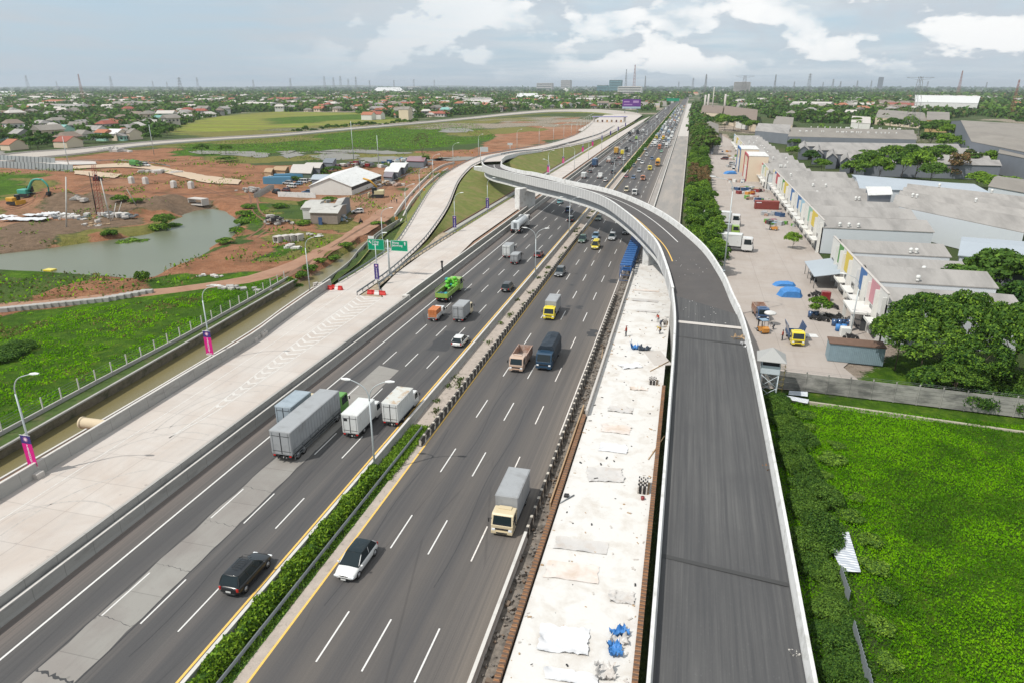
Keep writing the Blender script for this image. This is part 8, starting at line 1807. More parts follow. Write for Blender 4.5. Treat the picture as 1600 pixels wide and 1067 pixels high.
# camp
hall('site_hall', [G2(485, 305), G2(550, 306), G2(596, 287), G2(522, 283)], 3.2, 3.0, 'large white roofed site hall with pale walls', wall=M['wallw'], roof=M['white'], along=False, band=(M['dark'], 1.4))
MB().box((0, 0, .9), (15, .3, 1.8), 0, .02).build('compound_wall', M['white'], loc=GG(464, 309), label='low white wall in front of the site hall', cat='wall')
CB = flat('container_blue', (.08, .22, .34), .6)
for i, (px, py, L, rz) in enumerate([(434, 288, 11, .35), (452, 283, 12, .4)]): MB().box((0, 0, 1.4), (L, 2.6, 2.8), 0, rz).box((0, 0, 2.85), (L*.98, 2.4, .1), 0, rz).build('site_office', CB, loc=GG(px, py), label=('long blue site container, nearer one', 'blue site container behind the first')[i], cat='container')
for i, (px0, px1, y0, y1, h, lab, rm, wm) in enumerate([(455, 486, 282, 268, 3, 'pale roofed green walled shed behind the blue containers', M['concp'], flat('wall_green', (.10, .14, .10), .8)), (476, 500, 273, 265, 3, 'second pale roofed shed among bushes', M['concp'], WD), (506, 520, 266, 259, 3.4, 'small dark hut beyond the sheds', WD, WD), (488, 510, 293, 285, 3, 'grey lean-to beside the parked cars', M['roofm'], WD), (602, 622, 280, 272, 3, 'white roofed hut right of the hall', M['white'], WD), (610, 632, 272, 265, 3, 'second white roofed hut farther right', M['white'], WD), (600, 612, 287, 276, 2.6, 'maroon tarpaulin hut at the end of the hall', P_MAROON, WD), (636, 662, 262, 254, 3, 'red and white roofed stall in the distance', P_RED, WD), (414, 424, 278, 272, 2.4, 'timber frame hut left of the containers', M['wood'], M['wood']), (428, 446, 275, 269, 2.4, 'timber frame hut above the containers', M['wood'], M['wood'])]):
 hall('hut', [G2(px0, y0), G2(px1, y0+1), G2(px1+6, y1), G2(px0+5, y1)], h, .5, lab, wall=wm, roof=rm)
hall('shed', [G2(486, 350), G2(528, 351), G2(542, 336), G2(500, 334)], 3.2, .9, 'low shed with a grey sheet roof and a blue door', wall=mat('shed_wall', (.24, .20, .17), .9, var=.2), roof=mat('sheet_grey', (.43, .42, .39), .6, var=.12, sc=.6, dirt=(.30, .28, .26), dirt_sc=.4)); hall('shed', [G2(474, 343), G2(496, 343), G2(508, 330), G2(488, 330)], 3.4, .6, 'pale roofed annex left of the low shed', roof=MATS['sheet_grey'], wall=M['plate']); hall('shed', [G2(524, 345), G2(534, 342), G2(548, 330), G2(538, 331)], 4.2, 1.0, 'tilted sheet roof at the right of the low shed', roof=MATS['sheet_grey'], wall=WD)
MB().box((0, 0, 1.1), (1.2, .1, 2.2)).build('blue_door', P_BLUE, loc=GG(501, 352), label='blue door panel leaning on the low shed', cat='door')
for i, (px, py, kd, pm, w_) in enumerate([(432, 303, 'suv', P_BLACK, 'black'), (447, 300, 'hatch', P_MAROON, 'maroon'), (456, 294, 'mpv', P_WHITE, 'white'), (450, 289, 'suv', P_SILVER, 'silver'), (466, 290, 'hatch', P_LBLUE, 'pale blue'), (474, 287, 'van', P_WHITE, 'white'), (484, 285, 'hatch', P_WHITE, 'white'), (481, 303, 'sedan', P_BLUE, 'navy'), (559, 334, 'hatch', P_WHITE, 'white'), (500, 280, 'hatch', P_RED, 'red'), (421, 281, 'hatch', P_WHITE, 'white')]):
 car(kd, pm, loc=GG(px, py, .1), rz=1.0+i*.13, detail=False, label=w_ + ' ' + WORD[kd] + (' in the camp parking, %s from the near end' % NW[i] if i < 8 else (' parked beside the junk near the low shed', ' between the camp sheds', ' at the left end of the blue containers')[i-8]), cat='car')
o = MB().box((0, 0, .15), (2.2, 1.6, .3)).build('yellow_float', P_YELLOW, loc=G(78, 423, -.95), label='yellow and white float on the pond', cat='float')
r = empty('fence', GG(400, 305), label='pale picket fence at the edge of the camp', cat='fence')
for i in range(14): MB().box((0, 0, .8), (2.3, .12, 1.6), 0, .9).build('fence_panel', M['conc'], r, Vector(GG(402+i*1.7, 309-i*1.0))-r.location)
guardrail(crom([Vector(GG(x, y)) for x, y in [(562, 308), (585, 300), (610, 287), (640, 274), (668, 263)]], 20), 'low wall and rail behind the crane truck', 6, 20)
curvewall('channel_wall', crom([Vector(GG(x, y, .2)) for x, y in [(617, 340), (632, 318), (652, 295), (672, 275), (690, 262), (710, 256)]], 30), .8, .3, .2, M['concp'], 'pale concrete channel wall running beside the left ramp'); curvewall('channel_wall', crom([Vector(GG(x, y, .2)) for x, y in [(625, 344), (641, 322), (662, 297), (682, 278), (700, 266)]], 30), .8, .3, .2, M['concp'], 'second channel wall parallel to the first')
# shrubs, site trees
for i, (px, py, h, w, kd) in enumerate([(257, 352, 5.5, 6, 'mid'), (250, 356, 3, 6, 'bush'), (268, 352, 2, 7, 'bush'), (172, 368, 2.2, 5, 'bush'), (200, 372, 2, 7, 'bush'), (190, 330, 2.4, 6, 'bush'), (215, 332, 2, 5, 'bush'), (220, 372, 1.6, 6, 'bush'), (382, 338, 2.0, 5, 'bush'), (380, 350, 1.8, 6, 'bush'), (370, 362, 1.6, 5, 'bush'), (352, 380, 1.4, 5, 'bush'), (388, 326, 1.6, 5, 'bush'), (222, 440, 2.4, 3.6, 'bush'), (25, 550, 1.8, 6, 'bushd'), (5, 560, 1.5, 6, 'bushd'), (34, 545, 1.4, 4, 'bushd'), (452, 438, 1.8, 4, 'bush'), (470, 428, 1.8, 4, 'bush'), (484, 420, 1.6, 4, 'bush'), (463, 437, 1.2, 4, 'bushd'), (500, 410, 1.2, 4, 'bush'), (520, 398, 1.2, 4, 'bush'), (540, 386, 1.2, 4, 'bush'), (590, 352, 1.2, 5, 'bush'), (475, 352, 1.5, 5, 'bush'), (505, 292, 2, 8, 'bush'), (520, 270, 3, 9, 'mid'), (500, 272, 2.4, 8, 'bush'), (535, 275, 2, 6, 'bush'), (440, 325, 1.8, 6, 'bush'), (480, 320, 1.4, 8, 'bush'), (515, 315, 1.8, 6, 'bush'), (665, 258, 5, 5, 'mid'), (463, 283, 2.4, 6, 'bush')]):
 tree(kd, GG(px, py), h, w, 'green bush growing at the pond edge' if i < 13 else 'green bush or weed clump along the canal and tracks', 'bushes of the pond edge' if i < 13 else 'bushes along canal and tracks', 'bush', 'bush', kd == 'mid')
tree('mid', GG(316, 243), 7, 9, 'round tree standing alone beside the long puddle, left one'); tree('mid', GG(354, 242), 6.5, 8, 'round tree standing alone beside the long puddle, right one'); tree('farm', GG(355, 253), 3, 11, 'low bush mound right of the lone trees'); 
r = tree('bare', GG(662, 256), 17, 13, 'tall bare brown tree beyond the site huts')
for i, (px, y0, y1) in enumerate([(553, 256, 190), (592, 262, 212), (241, 243, 192), (108, 262, 208)]):
 p = Vector(GG(px, y0)); hh = (y0-y1)*p.y*.00095; MB().cyl(p, p + Vector((0, 0, hh)), .22, 6, 0, .12).build('pole', M['pole'], label='thin tall pole rising from the building site, %s counted from the hall' % NW[i], cat='pole')
# grass cover on the near left bank
def bankpts(rg, n):
 P = poly([(-420, 640), (0, 492), (235, 470), (440, 434), (462, 428), (0, 690), (-420, 960)]); x = rg.uniform(-170, -70, n); y = rg.uniform(20, 126, n); k = inside_dist(P, x, y) > .4; x, y = x[k], y[k]
 k = np.array([a < at(FENCE, b)-.4 for a, b in zip(x, y)]); x, y = x[k], y[k]; h = .05 + .32*vnoise(x, y, 5, 70)**2
 k = (vnoise(x, y, 4, 72)*.6+vnoise(x, y, 1.5, 73)*.4) > .42; x, y, h = x[k], y[k], h[k]
 return np.stack([x, y, h*rg.uniform(.2, 1, len(x)) - .1], -1)
o = leaves(80000, bankpts, .20, FL + [leaf_mat('bank_tan', (.10, .09, .03), (.20, .17, .06))], 'bank_growth', None, 71, 1.8, None, kind='stuff', label='tall green grass and weeds on the bank above the canal', cat='vegetation')
C_ = np.empty(len(o.data.vertices)*3, np.float32); o.data.vertices.foreach_get('co', C_); C_ = C_.reshape(-1, 4, 3).mean(1)
nz = vnoise(C_[:, 0], C_[:, 1], 9, 60)*.65 + vnoise(C_[:, 0], C_[:, 1], 2, 61)*.35 + np.random.default_rng(1).normal(0, .07, len(C_))
o.data.polygons.foreach_set('material_index', np.where(nz > .68, 3, np.where(nz > .5, 1, np.where(nz < .33, 2, 0))).astype(np.int32))
SITE = poly([(-100, 300), (0, 262), (330, 243), (640, 236), (770, 216), (700, 262), (600, 340), (470, 405), (330, 440), (0, 478), (-150, 480)]); FLD = poly([(262, 240), (300, 219), (440, 211), (640, 197), (745, 192), (775, 214), (640, 236), (400, 242)]); PD = POND; GRN = poly([(-80, 427), (60, 426), (205, 438), (300, 432), (330, 440), (200, 462), (0, 476), (-120, 480)])
def sitepts(rg, n):
 x = np.concatenate([rg.uniform(-330, -75, n//2), rg.uniform(-420, -60, n//2)]); y = np.concatenate([rg.uniform(90, 330, n//2), rg.uniform(260, 760, n//2)])
 near = inside_dist(SITE, x, y) > 0; f = inside_dist(FLD, x, y) > 0; v = vnoise(x, y, 16, 81)*.5 + vnoise(x, y, 5, 82)*.5
 g = inside_dist(GRN, x, y) > 0; k = ((near & (v > .66)) | (f & (v > .40)) | (g & (v > .38))) & (inside_dist(PD, x, y) < -1); x, y = x[k], y[k]
 z = np.array([gz(a, b) for a, b in zip(x, y)]); return np.stack([x, y, z + rg.uniform(0, .9, len(x))**2*1.2 + .05], -1)
RU = mat('rut_dark', (.17, .085, .05), .95, var=.3, sc=.6)
for i, pts in enumerate([[(0, 330), (60, 322), (130, 300), (210, 300), (300, 305)], [(300, 305), (360, 300), (400, 296), (470, 300)], [(395, 372), (420, 350), (400, 330), (390, 300), (345, 292)], [(120, 300), (180, 280), (260, 285), (330, 300), (380, 312)], [(560, 330), (590, 300), (640, 268), (690, 255)], [(430, 440), (520, 390), (590, 345), (640, 300)]]):
 C = crom([Vector(GG(x, y, .10)) for x, y in pts], 60)
 for d in (-1.1, 1.1):
  P = [Vector((p.x, p.y, gz(p.x, p.y) + .07)) for p in offset(C, d)]; MB().ruled(offset(P, -.3), offset(P, .3)).build('wheel_ruts', RU, kind='structure')
leaves(150000, sitepts, .36, [M['leaf4'], M['leaf2'], FL[1], MATS['bank_tan']], 'scrub', None, 83, 1.2, lambda rg, n: rg.choice([0, 1, 2, 3, 1], n), kind='stuff', label='low weeds and scrub in patches over the red soil and the fields', cat='scrub')
# ---------------------------------------------------------------- people
def person(loc, rz, label, shirt, trousers, pose='stand', hat=None, arm=.3):
 """one skin-modifier figure; clothes are painted bands of the same surface, hair and hat are parts"""
 J = dict(stand=dict(p=(0, 0, .95), c=(0, .02, 1.38), n=(0, .02, 1.50), h=(0, .03, 1.66), kl=(-.11, .04, .52), fl=(-.13, 0, .07), kr=(.11, .02, .52), fr=(.13, -.05, .07), el=(-.30, .02, 1.12), wl=(-.28, .22, .95), er=(.30, .02, 1.12), wr=(.27, .18, .93)),
             bend=dict(p=(0, -.15, .85), c=(0, .25, 1.10), n=(0, .36, 1.14), h=(0, .50, 1.16), kl=(-.12, .10, .48), fl=(-.14, 0, .07), kr=(.12, .05, .48), fr=(.14, -.1, .07), el=(-.26, .36, .85), wl=(-.20, .48, .62), er=(.26, .36, .85), wr=(.18, .50, .60)),
             ride=dict(p=(0, -.1, .82), c=(0, .05, 1.24), n=(0, .08, 1.36), h=(0, .12, 1.52), kl=(-.2, .32, .72), fl=(-.2, .30, .30), kr=(.2, .32, .72), fr=(.2, .30, .30), el=(-.3, .25, 1.12), wl=(-.28, .48, 1.06), er=(.3, .25, 1.12), wr=(.28, .48, 1.06)))[pose]
 V = [J['p'], J['c'], J['n'], J['h']]; E = [(0, 1), (1, 2), (2, 3)]; Rr = [.15, .17, .06, .105]
 def ch(a, pts, rs):
  k = a
  for p, r_ in zip(pts, rs): V.append(p); Rr.append(r_); E.append((k, len(V)-1)); k = len(V)-1
 for s, k, f in ((-1, 'kl', 'fl'), (1, 'kr', 'fr')): hp = (s*.10, J['p'][1], J['p'][2]-.08); ch(0, [hp, J[k], J[f], (J[f][0], J[f][1]+.16, J[f][2]-.03)], [.10, .065, .05, .045])
 for s, e, w_ in ((-1, 'el', 'wl'), (1, 'er', 'wr')): sh = (s*.19, J['c'][1], J['c'][2]+.02); d = Vector(J[w_])-Vector(J[e]); ha = Vector(J[w_])+d.normalized()*.09; ch(1, [sh, J[e], J[w_], tuple(ha)], [.06, .045, .033, .04])
 me = bpy.data.meshes.new('body'); me.from_pydata(V, E, []); o = bpy.data.objects.new('body', me); COL.objects.link(o)
 md = o.modifiers.new('skin', 'SKIN'); o.modifiers.new('sub', 'SUBSURF').levels = 1
 for i, sv in enumerate(me.skin_vertices[0].data): sv.radius = (Rr[i]*(1.25 if i == 1 else 1), Rr[i]); sv.use_root = i == 0
 dg = bpy.context.evaluated_depsgraph_get(); dg.update(); m2 = bpy.data.meshes.new_from_object(o.evaluated_get(dg)); bpy.data.objects.remove(o); m2.materials.clear()
 for m_ in (shirt, trousers, flat('skin', (.20, .11, .07), .6), M['dark']): m2.materials.append(m_)
 hd_ = Vector(J['h'])
 for f in m2.polygons:
  c = f.center; f.use_smooth = True
  f.material_index = 2 if (c-hd_).length < .17 else 3 if c.z < .10 and pose != 'ride' else 1 if c.z < J['p'][2]+.02 and (abs(c.x) < .24) and (pose != 'bend' or c.y < .15) else 2 if min((c-Vector(J['wl'])).length, (c-Vector(J['wr'])).length) < .13 else 0
 r = empty('person', loc, rz, label=label, cat='person'); ob = bpy.data.objects.new('body', m2); COL.objects.link(ob); ob.parent = r
 MB().sphere(tuple(hd_ + Vector((0, -.015, .05))), .118, 0, 12, 8, (1, 1, .85)).build('hard_hat' if hat else 'hair', hat or M['dark'], r)
 return r
T1 = flat('cloth_red', (.30, .05, .03), .8); T2 = flat('cloth_dark', (.04, .045, .06), .8); T3 = flat('cloth_ochre', (.42, .24, .05), .8); T4 = flat('cloth_grey', (.22, .22, .23), .8)
for a in [((978, 526, CS), 1.2, 'worker in a dark red shirt standing near the left edge of the white strip', T1, T2, 'stand', P_RED), ((1028, 504, CS), .4, 'worker in a reddish top bending at the far end of the strip', T1, T4, 'bend', None), ((1032, 512, CS), -.6, 'worker in dark clothes near the ramp edge', T2, T2, 'bend', None), ((1031, 522, CS), 2.2, 'worker in an ochre vest bending over boards', T3, T2, 'bend', P_YELLOW), ((1222, 532, 0), 1.2, 'person in a red shirt beside the raised flap truck', T1, T2, 'stand', None), ((1208, 515, 0), 2.2, 'person in grey standing by the white parasol', T4, T2, 'bend', None), ((1318, 512, 0), .2, 'person in blue by the drums', P_BLUE, T2, 'stand', None), ((1322, 516, 0), 2.6, 'person in a blue shirt near the white chest', P_BLUE, T1, 'stand', None)]:
 person(G(*a[0]), *a[1:])
p = GG(564, 350, .15); motorbike(p, 2.9, 'motorbike ridden down the dirt road'); person(p, 2.9, 'rider in a dark jacket on the dirt road motorbike', T2, T2, 'ride', P_GREEN)
for i, (px, py) in enumerate([(612, 318), (616, 317), (620, 319)]): person(GG(px, py, .1), i*1.9, ('worker in orange, left of a group of three by the channel', 'worker in grey in the middle of the group of three', 'worker in dark clothes at the right of the group of three')[i], (T3, T4, T2)[i], T2, 'stand', P_YELLOW)
# ---------------------------------------------------------------- the town and the horizon
HW = [M['wallw'], WC, M['concp'], flat('wall_mint', (.30, .50, .42), .8, False), flat('wall_grey', (.30, .29, .28), .85, False)]
HR = [RO, mat('roof_tile_red', (.26, .08, .055), .85, var=.1, sc=.2), RB, RG, RT, M['concp'], flat('roof_teal', (.18, .36, .33), .7, False)]
def hmesh(hip, two):
 w, r_ = MB(), MB(); h = 6.2 if two else 3.4
 w.box((0, 0, h/2), (8, 10, h)); w.box((0, -5.03, h*.35), (1.2, .08, 2.2), 1)
 for s in (-2.6, 2.6): w.box((s, -5.03, h-1.7), (1.5, .08, 1.2), 1)
 for s in (-3, 0, 3): w.box((4.03, s, h-1.7), (.08, 1.4, 1.2), 1).box((-4.03, s, h-1.7), (.08, 1.4, 1.2), 1)
 e = .7; a = 2.2 if hip else 0
 r_.add([(-4-e, -5-e, h-.2), (4+e, -5-e, h-.2), (4+e, 5+e, h-.2), (-4-e, 5+e, h-.2), (0, -5-e+a, h+2.1), (0, 5+e-a, h+2.1)], [(0, 1, 4), (1, 2, 5, 4), (2, 3, 5), (3, 0, 4, 5), (3, 2, 1, 0)])
 return w.mesh('wall', [HW[0], M['window']]), r_.mesh('roof', RO)
HM = [hmesh(a, b) for a, b in ((0, 0), (1, 0), (0, 1), (1, 1))]
R_ = random.Random(2024)
TOWN = [(-120, 239), (0, 237), (120, 228), (215, 220), (262, 205), (300, 189), (380, 175), (560, 175), (578, 184), (640, 185), (700, 183), (800, 174), (860, 169), (985, 171), (1012, 174), (1060, 158), (1088, 148), (1088, 139.5), (-120, 139.5)]
EAST = [(1098, 139.5), (1750, 139.5), (1750, 214), (1600, 190), (1530, 180), (1480, 186), (1440, 196), (1380, 196), (1230, 192), (1190, 178), (1125, 162), (1098, 160)]
def inpoly(P, x, y):
 c = False; n = len(P)
 for i in range(n):
  (ax, ay), (bx, by_) = P[i], P[(i+1) % n]
  if (ay > y) != (by_ > y) and x < ax + (y-ay)*(bx-ax)/(by_-ay): c = not c
 return c
def cells(region, x0, x1, y0, y1, step, dens, seed):
 r_ = random.Random(seed); out = []; y = y0
 while y < y1:
  s = step*(1 + max(0, y-900)/1500); x = x0
  while x < x1:
   X, Y = x + r_.uniform(-.45, .45)*s, y + r_.uniform(-.45, .45)*s
   if r_.random() < dens(X, Y) and inpoly(region, *pix(X, Y, 0)): out.append((X, Y))
   x += s
  y += s
 return out
vn = lambda x, y, s, k: float(vnoise(np.array(float(x)), np.array(float(y)), s, k))
hs = cells(TOWN, -3200, 60, 420, 3800, 21, lambda x, y: .50*(vn(x, y, 90, 3) > .5) + .07, 1) 
hs += cells(EAST, 30, 2600, 500, 3800, 26, lambda x, y: .5*(vn(x, y, 140, 4) > .56) + .03, 2)
ts = cells(TOWN, -3200, 60, 400, 3800, 13, lambda x, y: .62 + .38*(vn(x, y, 90, 3) < .5), 3) + cells(EAST, 30, 2600, 480, 3800, 14, lambda x, y: .95, 4)
taken = [G2(x, y) for x, y in [(1155, 178), (1110, 172), (1500, 155), (1465, 182), (1410, 182), (1345, 188), (1325, 162), (1393, 162), (1222, 190), (1108, 202), (590, 140), (880, 140), (975, 146), (986, 178)]]
free = lambda p, d=32: all(math.hypot(p[0]-q[0], p[1]-q[1]) > d for q in taken)
hs = [h for h in hs if free(h)]; ts = [t for t in ts if free(t, 22)]
hs.sort(key=lambda p: math.hypot(*p)); ts.sort(key=lambda p: math.hypot(*p))
CN = ('orange', 'red', 'brown', 'grey', 'tan', 'pale', 'teal')
for i, (x, y) in enumerate(hs[:300]):
 k = R_.choices(range(4), [4, 3, 2, 2])[0]; wm, rm = R_.choices(range(5), [6, 4, 3, 1, 2])[0], R_.choices(range(7), [4, 3, 4, 5, 4, 5, .5])[0]
 s = R_.uniform(.85, 1.5); z = gz(x, y)
 side = 'far town left of the motorway' if x < 40 else 'district beyond the factories'
 r = empty('house', (x, y, z), R_.uniform(-.5, .5) + (1.57 if R_.random() < .4 else 0), label='small %s roofed house in the %s' % (CN[rm], side), cat='house', group='houses of the ' + side); r.scale = (s, s*R_.uniform(.8, 1.3), s)
 for me, mt in zip(HM[k], (HW[wm], HR[rm])):
  o = bpy.data.objects.new(me.name.split('.')[0], me); COL.objects.link(o); o.parent = r; o.material_slots[0].link = 'OBJECT'; o.material_slots[0].material = mt
# everything farther off reads as one mass
b = MB(); hr = [*HW[:3], *HR[:6]]
for (x, y) in hs[300:]:
 s = R_.uniform(.9, 1.9)*(1 + y/6000); a = R_.uniform(-.5, .5); big = R_.random() < .05; w_, d_, h = (4.2*s, 5.5*s, R_.uniform(3.4, 6)) if not big else (16*s, 12*s, 7)
 ca, sa = math.cos(a), math.sin(a); T = lambda X, Y, Z: (x+X*ca-Y*sa, y+X*sa+Y*ca, Z)
 m0 = R_.randrange(3); m1 = 3 + R_.choices(range(6), [3, 2, 4, 4, 4, 5 if not big else 12])[0]
 v = [T(-w_, -d_, 0), T(w_, -d_, 0), T(w_, d_, 0), T(-w_, d_, 0), T(-w_, -d_, h), T(w_, -d_, h), T(w_, d_, h), T(-w_, d_, h), T(-w_, 0, h+2*s), T(w_, 0, h+2*s)]
 b.add(v, [(0, 1, 5, 4), (2, 3, 7, 6), (1, 2, 6, 9, 5), (3, 0, 4, 8, 7)], m0); b.add(v, [(4, 5, 9, 8), (6, 7, 8, 9)], m1)
b.build('distant_houses', hr, kind='stuff', label='mass of tiny roofs spreading to the horizon', cat='houses')
for i, (x, y) in enumerate(ts[:40]):
 side = 'far town' if x < 40 else 'district beyond the factories'; h = R_.uniform(5, 11)
 tree(R_.choice(['farm', 'farm', 'farm', 'olive', 'far']), (x, y, gz(x, y)), h, R_.uniform(7, 13), 'green tree between the houses of the ' + side, 'trees of the ' + side)
def far_leaves(P, name, label, k=12, seed=1):
 rg = np.random.default_rng(seed); P = np.array(P); n = len(P); sz = rg.uniform(4.2, 8.0, n)*(1 + P[:, 1]/3200); C = np.repeat(P, k, 0); S = np.repeat(sz, k)[:, None]
 d = rg.normal(size=(n*k, 3)); d /= np.linalg.norm(d, axis=1)[:, None]; d[:, 2] = np.abs(d[:, 2])
 c = np.concatenate([C, np.zeros((n*k, 1))], 1) + d*S*np.array([1.1, 1.1, .95])*rg.uniform(.5, 1, (n*k, 1)); c[:, 2] += .5
 a = d + rg.normal(0, .5, d.shape); h = rg.normal(size=d.shape); u = np.cross(a, h); u /= np.linalg.norm(u, axis=1)[:, None]; v = np.cross(a, u); v /= np.linalg.norm(v, axis=1)[:, None]; q = S*rg.uniform(.28, .6, (n*k, 1))*(12/k)**.4
 V = np.stack([c-u*q, c-v*q*.8, c+u*q, c+v*q*.8], 1).reshape(-1, 3)
 return np_mesh(name, V, np.arange(4*n*k).reshape(-1, 4), [L1, L2, L4], rg.choice([0, 0, 1, 1, 2], n*k), kind='stuff', label=label, cat='woodland')
far_leaves(BELT + ts[40:1500], 'town_woodland', 'trees crowding between the houses of the nearer town', 60, 3)
far_leaves(ts[1500:], 'distant_woodland', 'distant trees filling the plain to the horizon', 12, 5)
r2 = random.Random(6); FP = []
for k in range(5200):
 d = 3600*(1+r2.random()**1.2*3.2); a = r2.uniform(-.95, .62); x, y = d*math.sin(a), d*math.cos(a)
 if vn(x, y, 500, 8) > .33: FP.append((x, y))
far_leaves(FP, 'horizon_woodland', 'hazy line of woods along the horizon', 9, 4)
# bushes edging the long far road and the loop
for i in range(18):
 p = FRL[35+i]; q = offset(FRL, -7)[35+i] if i == 0 else None
 t = (FRL[36+i]-p).normalized(); tree('farm', (p.x - t.y*7*1.2, p.y + t.x*7*1.2, gz(p.x, p.y)), R_.uniform(3, 7), R_.uniform(6, 10), 'bushy tree lining the outer side of the long far road', 'trees lining the long far road')
for i, (px, py, h, w) in enumerate([(60, 236, 9, 16), (75, 230, 10, 14), (48, 232, 8, 12), (100, 224, 9, 13), (240, 222, 8, 14), (250, 216, 9, 14), (228, 214, 9, 14), (262, 212, 8, 12), (275, 206, 7, 12), (20, 215, 8, 14), (8, 222, 7, 12), (150, 224, 7, 12), (130, 212, 9, 14)]): tree('farm', GG(px, py), h, w, 'large green tree behind the long far road, %s of the near left group' % NW[i], 'near left trees behind the far road')
for i, (px0, y0, w_, h_, rm, wm, lab) in enumerate([(18, 235, 22, 3.5, RO, WC, 'bright orange roofed house at the left picture edge'), (103, 231, 30, 4, HR[1], WC, 'long dark red roofed house behind the far road'), (97, 217, 22, 7, HR[6], HW[3], 'mint green villa among the trees'), (30, 220, 20, 5, RG, HW[4], 'grey roofed house left of the mint villa'), (147, 216, 34, 6, RG, HW[0], 'wide grey roofed house right of the mint villa'), (180, 220, 26, 5, M['white'], HW[1], 'house with a bright white and red roof'), (201, 219, 24, 5, RT, HW[1], 'tan roofed house behind the road'), (575, 188, 18, 6, RO, HW[0], 'orange roofed white house by the rice field, left one'), (590, 187, 16, 6, HR[1], HW[0], 'red roofed white house by the rice field, right one'), (633, 188, 16, 12, RT, HW[1], 'cream three storey house beside the far road')]):
 x, y, _ = G(px0, y0, 0); k = w_/2*y*.00094*1.0/1.6; hall('house', [(x-k*1.6, y-4), (x+k*1.6, y-4), (x+k*1.6, y+9), (x-k*1.6, y+9)], h_, 3, lab, wall=wm, roof=rm)
# landmark buildings
def landmark(name, px, y0, y1, w, label, m_, storeys=6, depth=.8, parts=None):
 """block standing at ground row y0 that reaches row y1"""
 x, y, _ = G(px, y0, 0); k = y*.00093; W_, H_ = w*k, 38 - (y1-135)*k*1.02; r = empty(name, (x, y, 0), -YAW*.5, label=label, cat='building')
 MB().box((0, W_*depth/2, H_/2), (W_, W_*depth, H_)).build('wall', m_, r)
 for s in range(storeys): MB().box((0, -.3, H_*(s+.55)/storeys), (W_*.96, .6, H_/storeys*.42)).build('window_band', M['window'], r)
 MB().box((0, W_*depth/2, H_+.8), (W_*.9, W_*depth*.9, 1.6)).build('roof', M['concp'], r); return r, W_, H_
TG = flat('tower_teal', (.16, .32, .36), .4, False)
landmark('tower_block', 883, 141, 127, 14, 'pale cylinder topped tower block on the horizon', M['concp'], 5); landmark('office_tower', 960, 146, 127, 17, 'teal glass office tower', TG, 8); landmark('office_tower', 940, 147, 134, 15, 'lower teal glass block left of the tower', TG, 6)
landmark('office_building', 983, 150, 136, 35, 'long white office building with dark window bands', M['wallw'], 4, .35); landmark('hotel', 1158, 146, 130, 22, 'beige hotel block behind the red and white mast', M['concp'], 9, .5); landmark('tower_block', 1374, 141, 124, 6, 'dark slender tower alone on the horizon', WD, 9)
landmark('hall_building', 850, 141, 131, 24, 'low beige block on the horizon beside the mosque', M['concp'], 3, .4); landmark('hall_building', 645, 141, 136, 22, 'white hall on the far horizon', M['wallw'], 2, .4)
hpx('sports_hall', [(583, 143), (632, 143), (622, 138), (592, 138)], 12, 14, 'large white domed hall on the horizon', roof=M['white'], wall=M['wallw']); hpx('warehouse', [(806, 152), (842, 152), (838, 146), (812, 146)], 9, 4, 'white roofed warehouse in the middle distance', roof=M['white'], wall=M['wallw']); hpx('warehouse', [(-10, 151), (28, 150), (22, 143), (-10, 143)], 8, 2, 'white warehouse at the far left', roof=M['white'], wall=M['wallw'])
x, y, _ = G(884, 144, 0); r = empty('mosque', (x, y, 0), label='white mosque with domes and a minaret', cat='mosque'); MB().box((0, 0, 6), (34, 24, 12)).build('wall', M['wallw'], r)
for i, (dx, rr) in enumerate(((0, 9), (-13, 5), (13, 5))): MB().sphere((dx, 0, 12+rr*.4), rr, 0, 14, 10).cyl((dx, 0, 12+rr), (dx, 0, 14+rr*1.4), .5, 5, 0, .1).build('dome', M['wallw'], r)
MB().cyl((22, 0, 0), (22, 0, 34), 1.6, 8, 0, 1.0).cyl((22, 0, 34), (22, 0, 40), 1.8, 8, 0, .1).build('minaret', M['wallw'], r)
# pylons and masts
LT = flat('pylon_steel', (.20, .20, .20), .7); LR = flat('mast_red', (.30, .12, .09), .7)
def pylon(px, y0, y1, label, top=1, m_=None, nm='pylon', group=None):
 x, y, _ = G(px, y0, 0); k = y*.00093; H_ = 38 - (y1-135)*k; t = max(.10, k*.14); r = empty(nm, (x, y, 0), .3, label=label, cat='pylon' if nm == 'pylon' else 'mast', group=group); b = MB(); w0 = H_*(.10 if nm == 'pylon' else .05); w1 = w0*.22; nseg = 9
 for sx in (-1, 1):
  for sy in (-1, 1): b.cyl((sx*w0, sy*w0, 0), (sx*w1, sy*w1, H_), t, 4, smooth=False)
 for q in range(nseg):
  za, zb = H_*q/nseg, H_*(q+1)/nseg; wa, wb = w0+(w1-w0)*q/nseg, w0+(w1-w0)*(q+1)/nseg
  for s in (-1, 1): b.cyl((-wa, s*wa, za), (wb, s*wb, zb), t*.6, 3, smooth=False).cyl((wa, s*wa, za), (-wb, s*wb, zb), t*.6, 3, smooth=False).cyl((s*wa, -wa, za), (s*wb, wb, zb), t*.6, 3, smooth=False)
 b.build('lattice', m_ or LT, r)
 if nm == 'pylon':
  c = MB()
  for z in ((H_*.985,) if top == 2 else (H_*.72, H_*.84, H_*.96)):
   a = H_*(.24 if top == 2 else .11); c.cyl((-a, 0, z), (a, 0, z), t*.9, 4).cyl((-a, 0, z), (0, 0, z-H_*.05), t*.6, 3).cyl((a, 0, z), (0, 0, z-H_*.05), t*.6, 3)
  c.build('cross_arm', m_ or LT, r)
 return r
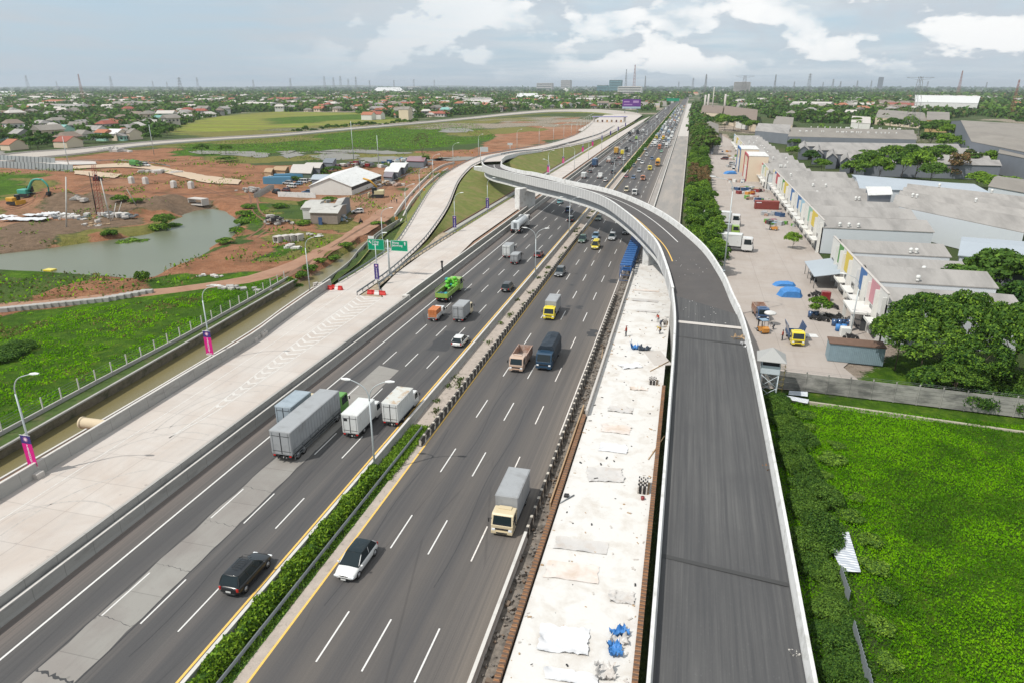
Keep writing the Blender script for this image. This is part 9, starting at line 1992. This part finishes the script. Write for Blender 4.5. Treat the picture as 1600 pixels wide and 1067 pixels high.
for i, (px, y0, y1) in enumerate([(45, 141, 117), (176, 142, 119), (285, 158, 121), (310, 140, 121), (455, 141, 123), (508, 140, 120), (522, 140, 122), (533, 140, 120), (397, 140, 125), (545, 140, 124), (557, 141, 121), (578, 140, 126), (616, 140, 126), (647, 140, 125), (679, 139, 126), (90, 139, 127), (240, 139, 127), (262, 139, 128)]): pylon(px, y0, y1, 'grey power pylon on the left horizon, %s from the left edge' % (NW+['seventeenth', 'eighteenth'])[i] if i < 3 else 'thin grey power pylon far away on the left horizon', group='power pylons of the left horizon')
for i, (px, y0, y1) in enumerate([(1262, 147, 119), (1300, 142, 126), (1312, 141, 129), (1338, 141, 128), (1082, 140, 124), (1102, 140, 120), (1240, 140, 129), (1285, 140, 130), (1060, 140, 129), (1360, 140, 128), (1448, 140, 129), (1540, 140, 130)]): pylon(px, y0, y1, 'power pylon above the wooded plain, farthest left of the right hand ones' if i == 4 else 'thin power pylon on the right hand horizon', group='power pylons of the right horizon')
pylon(1157, 186, 121, 'big lattice pylon above the brown factory halls', 2); pylon(1420, 218, 123, 'biggest lattice pylon with a wide flat top beyond the palms', 2)
for px, y0, y1, m_, lab in [(131, 160, 115, LR, 'slender red and white mast left of the orange roofs'), (990, 146, 106, LR, 'tall red and white broadcasting mast'), (977, 146, 112, LT, 'grey broadcasting mast beside the tall one'), (1007, 148, 121, LT, 'shorter grey mast right of the tall one'), (1496, 150, 116, LR, 'slender lattice mast behind the white warehouse'), (1579, 183, 127, LR, 'red and white telecom mast by the huge grey hall'), (1208, 155, 120, LT, 'thin grey mast near the beige hotel'), (1101, 148, 119, LT, 'thin grey mast beside the columns')]: pylon(px, y0, y1, lab, 1, m_, 'mast')
# ---------------------------------------------------------------- air
hz = MB().box((0, 12400, 72.5), (31000, 25600, 155))
hm = bpy.data.materials.new('haze'); hm.use_nodes = True; t = NT(hm.node_tree); t.n.remove(t.n['Principled BSDF'])
pv = t.new('ShaderNodeVolumePrincipled'); pv.inputs['Color'].default_value = (.80, .88, .97, 1); pv.inputs['Density'].default_value = 7e-5; pv.inputs['Anisotropy'].default_value = .2; t.l.new(pv.outputs[0], t.n['Material Output'].inputs['Volume'])
hz.build('haze', hm, kind='stuff', label='pale daylight haze over the whole plain', cat='haze')
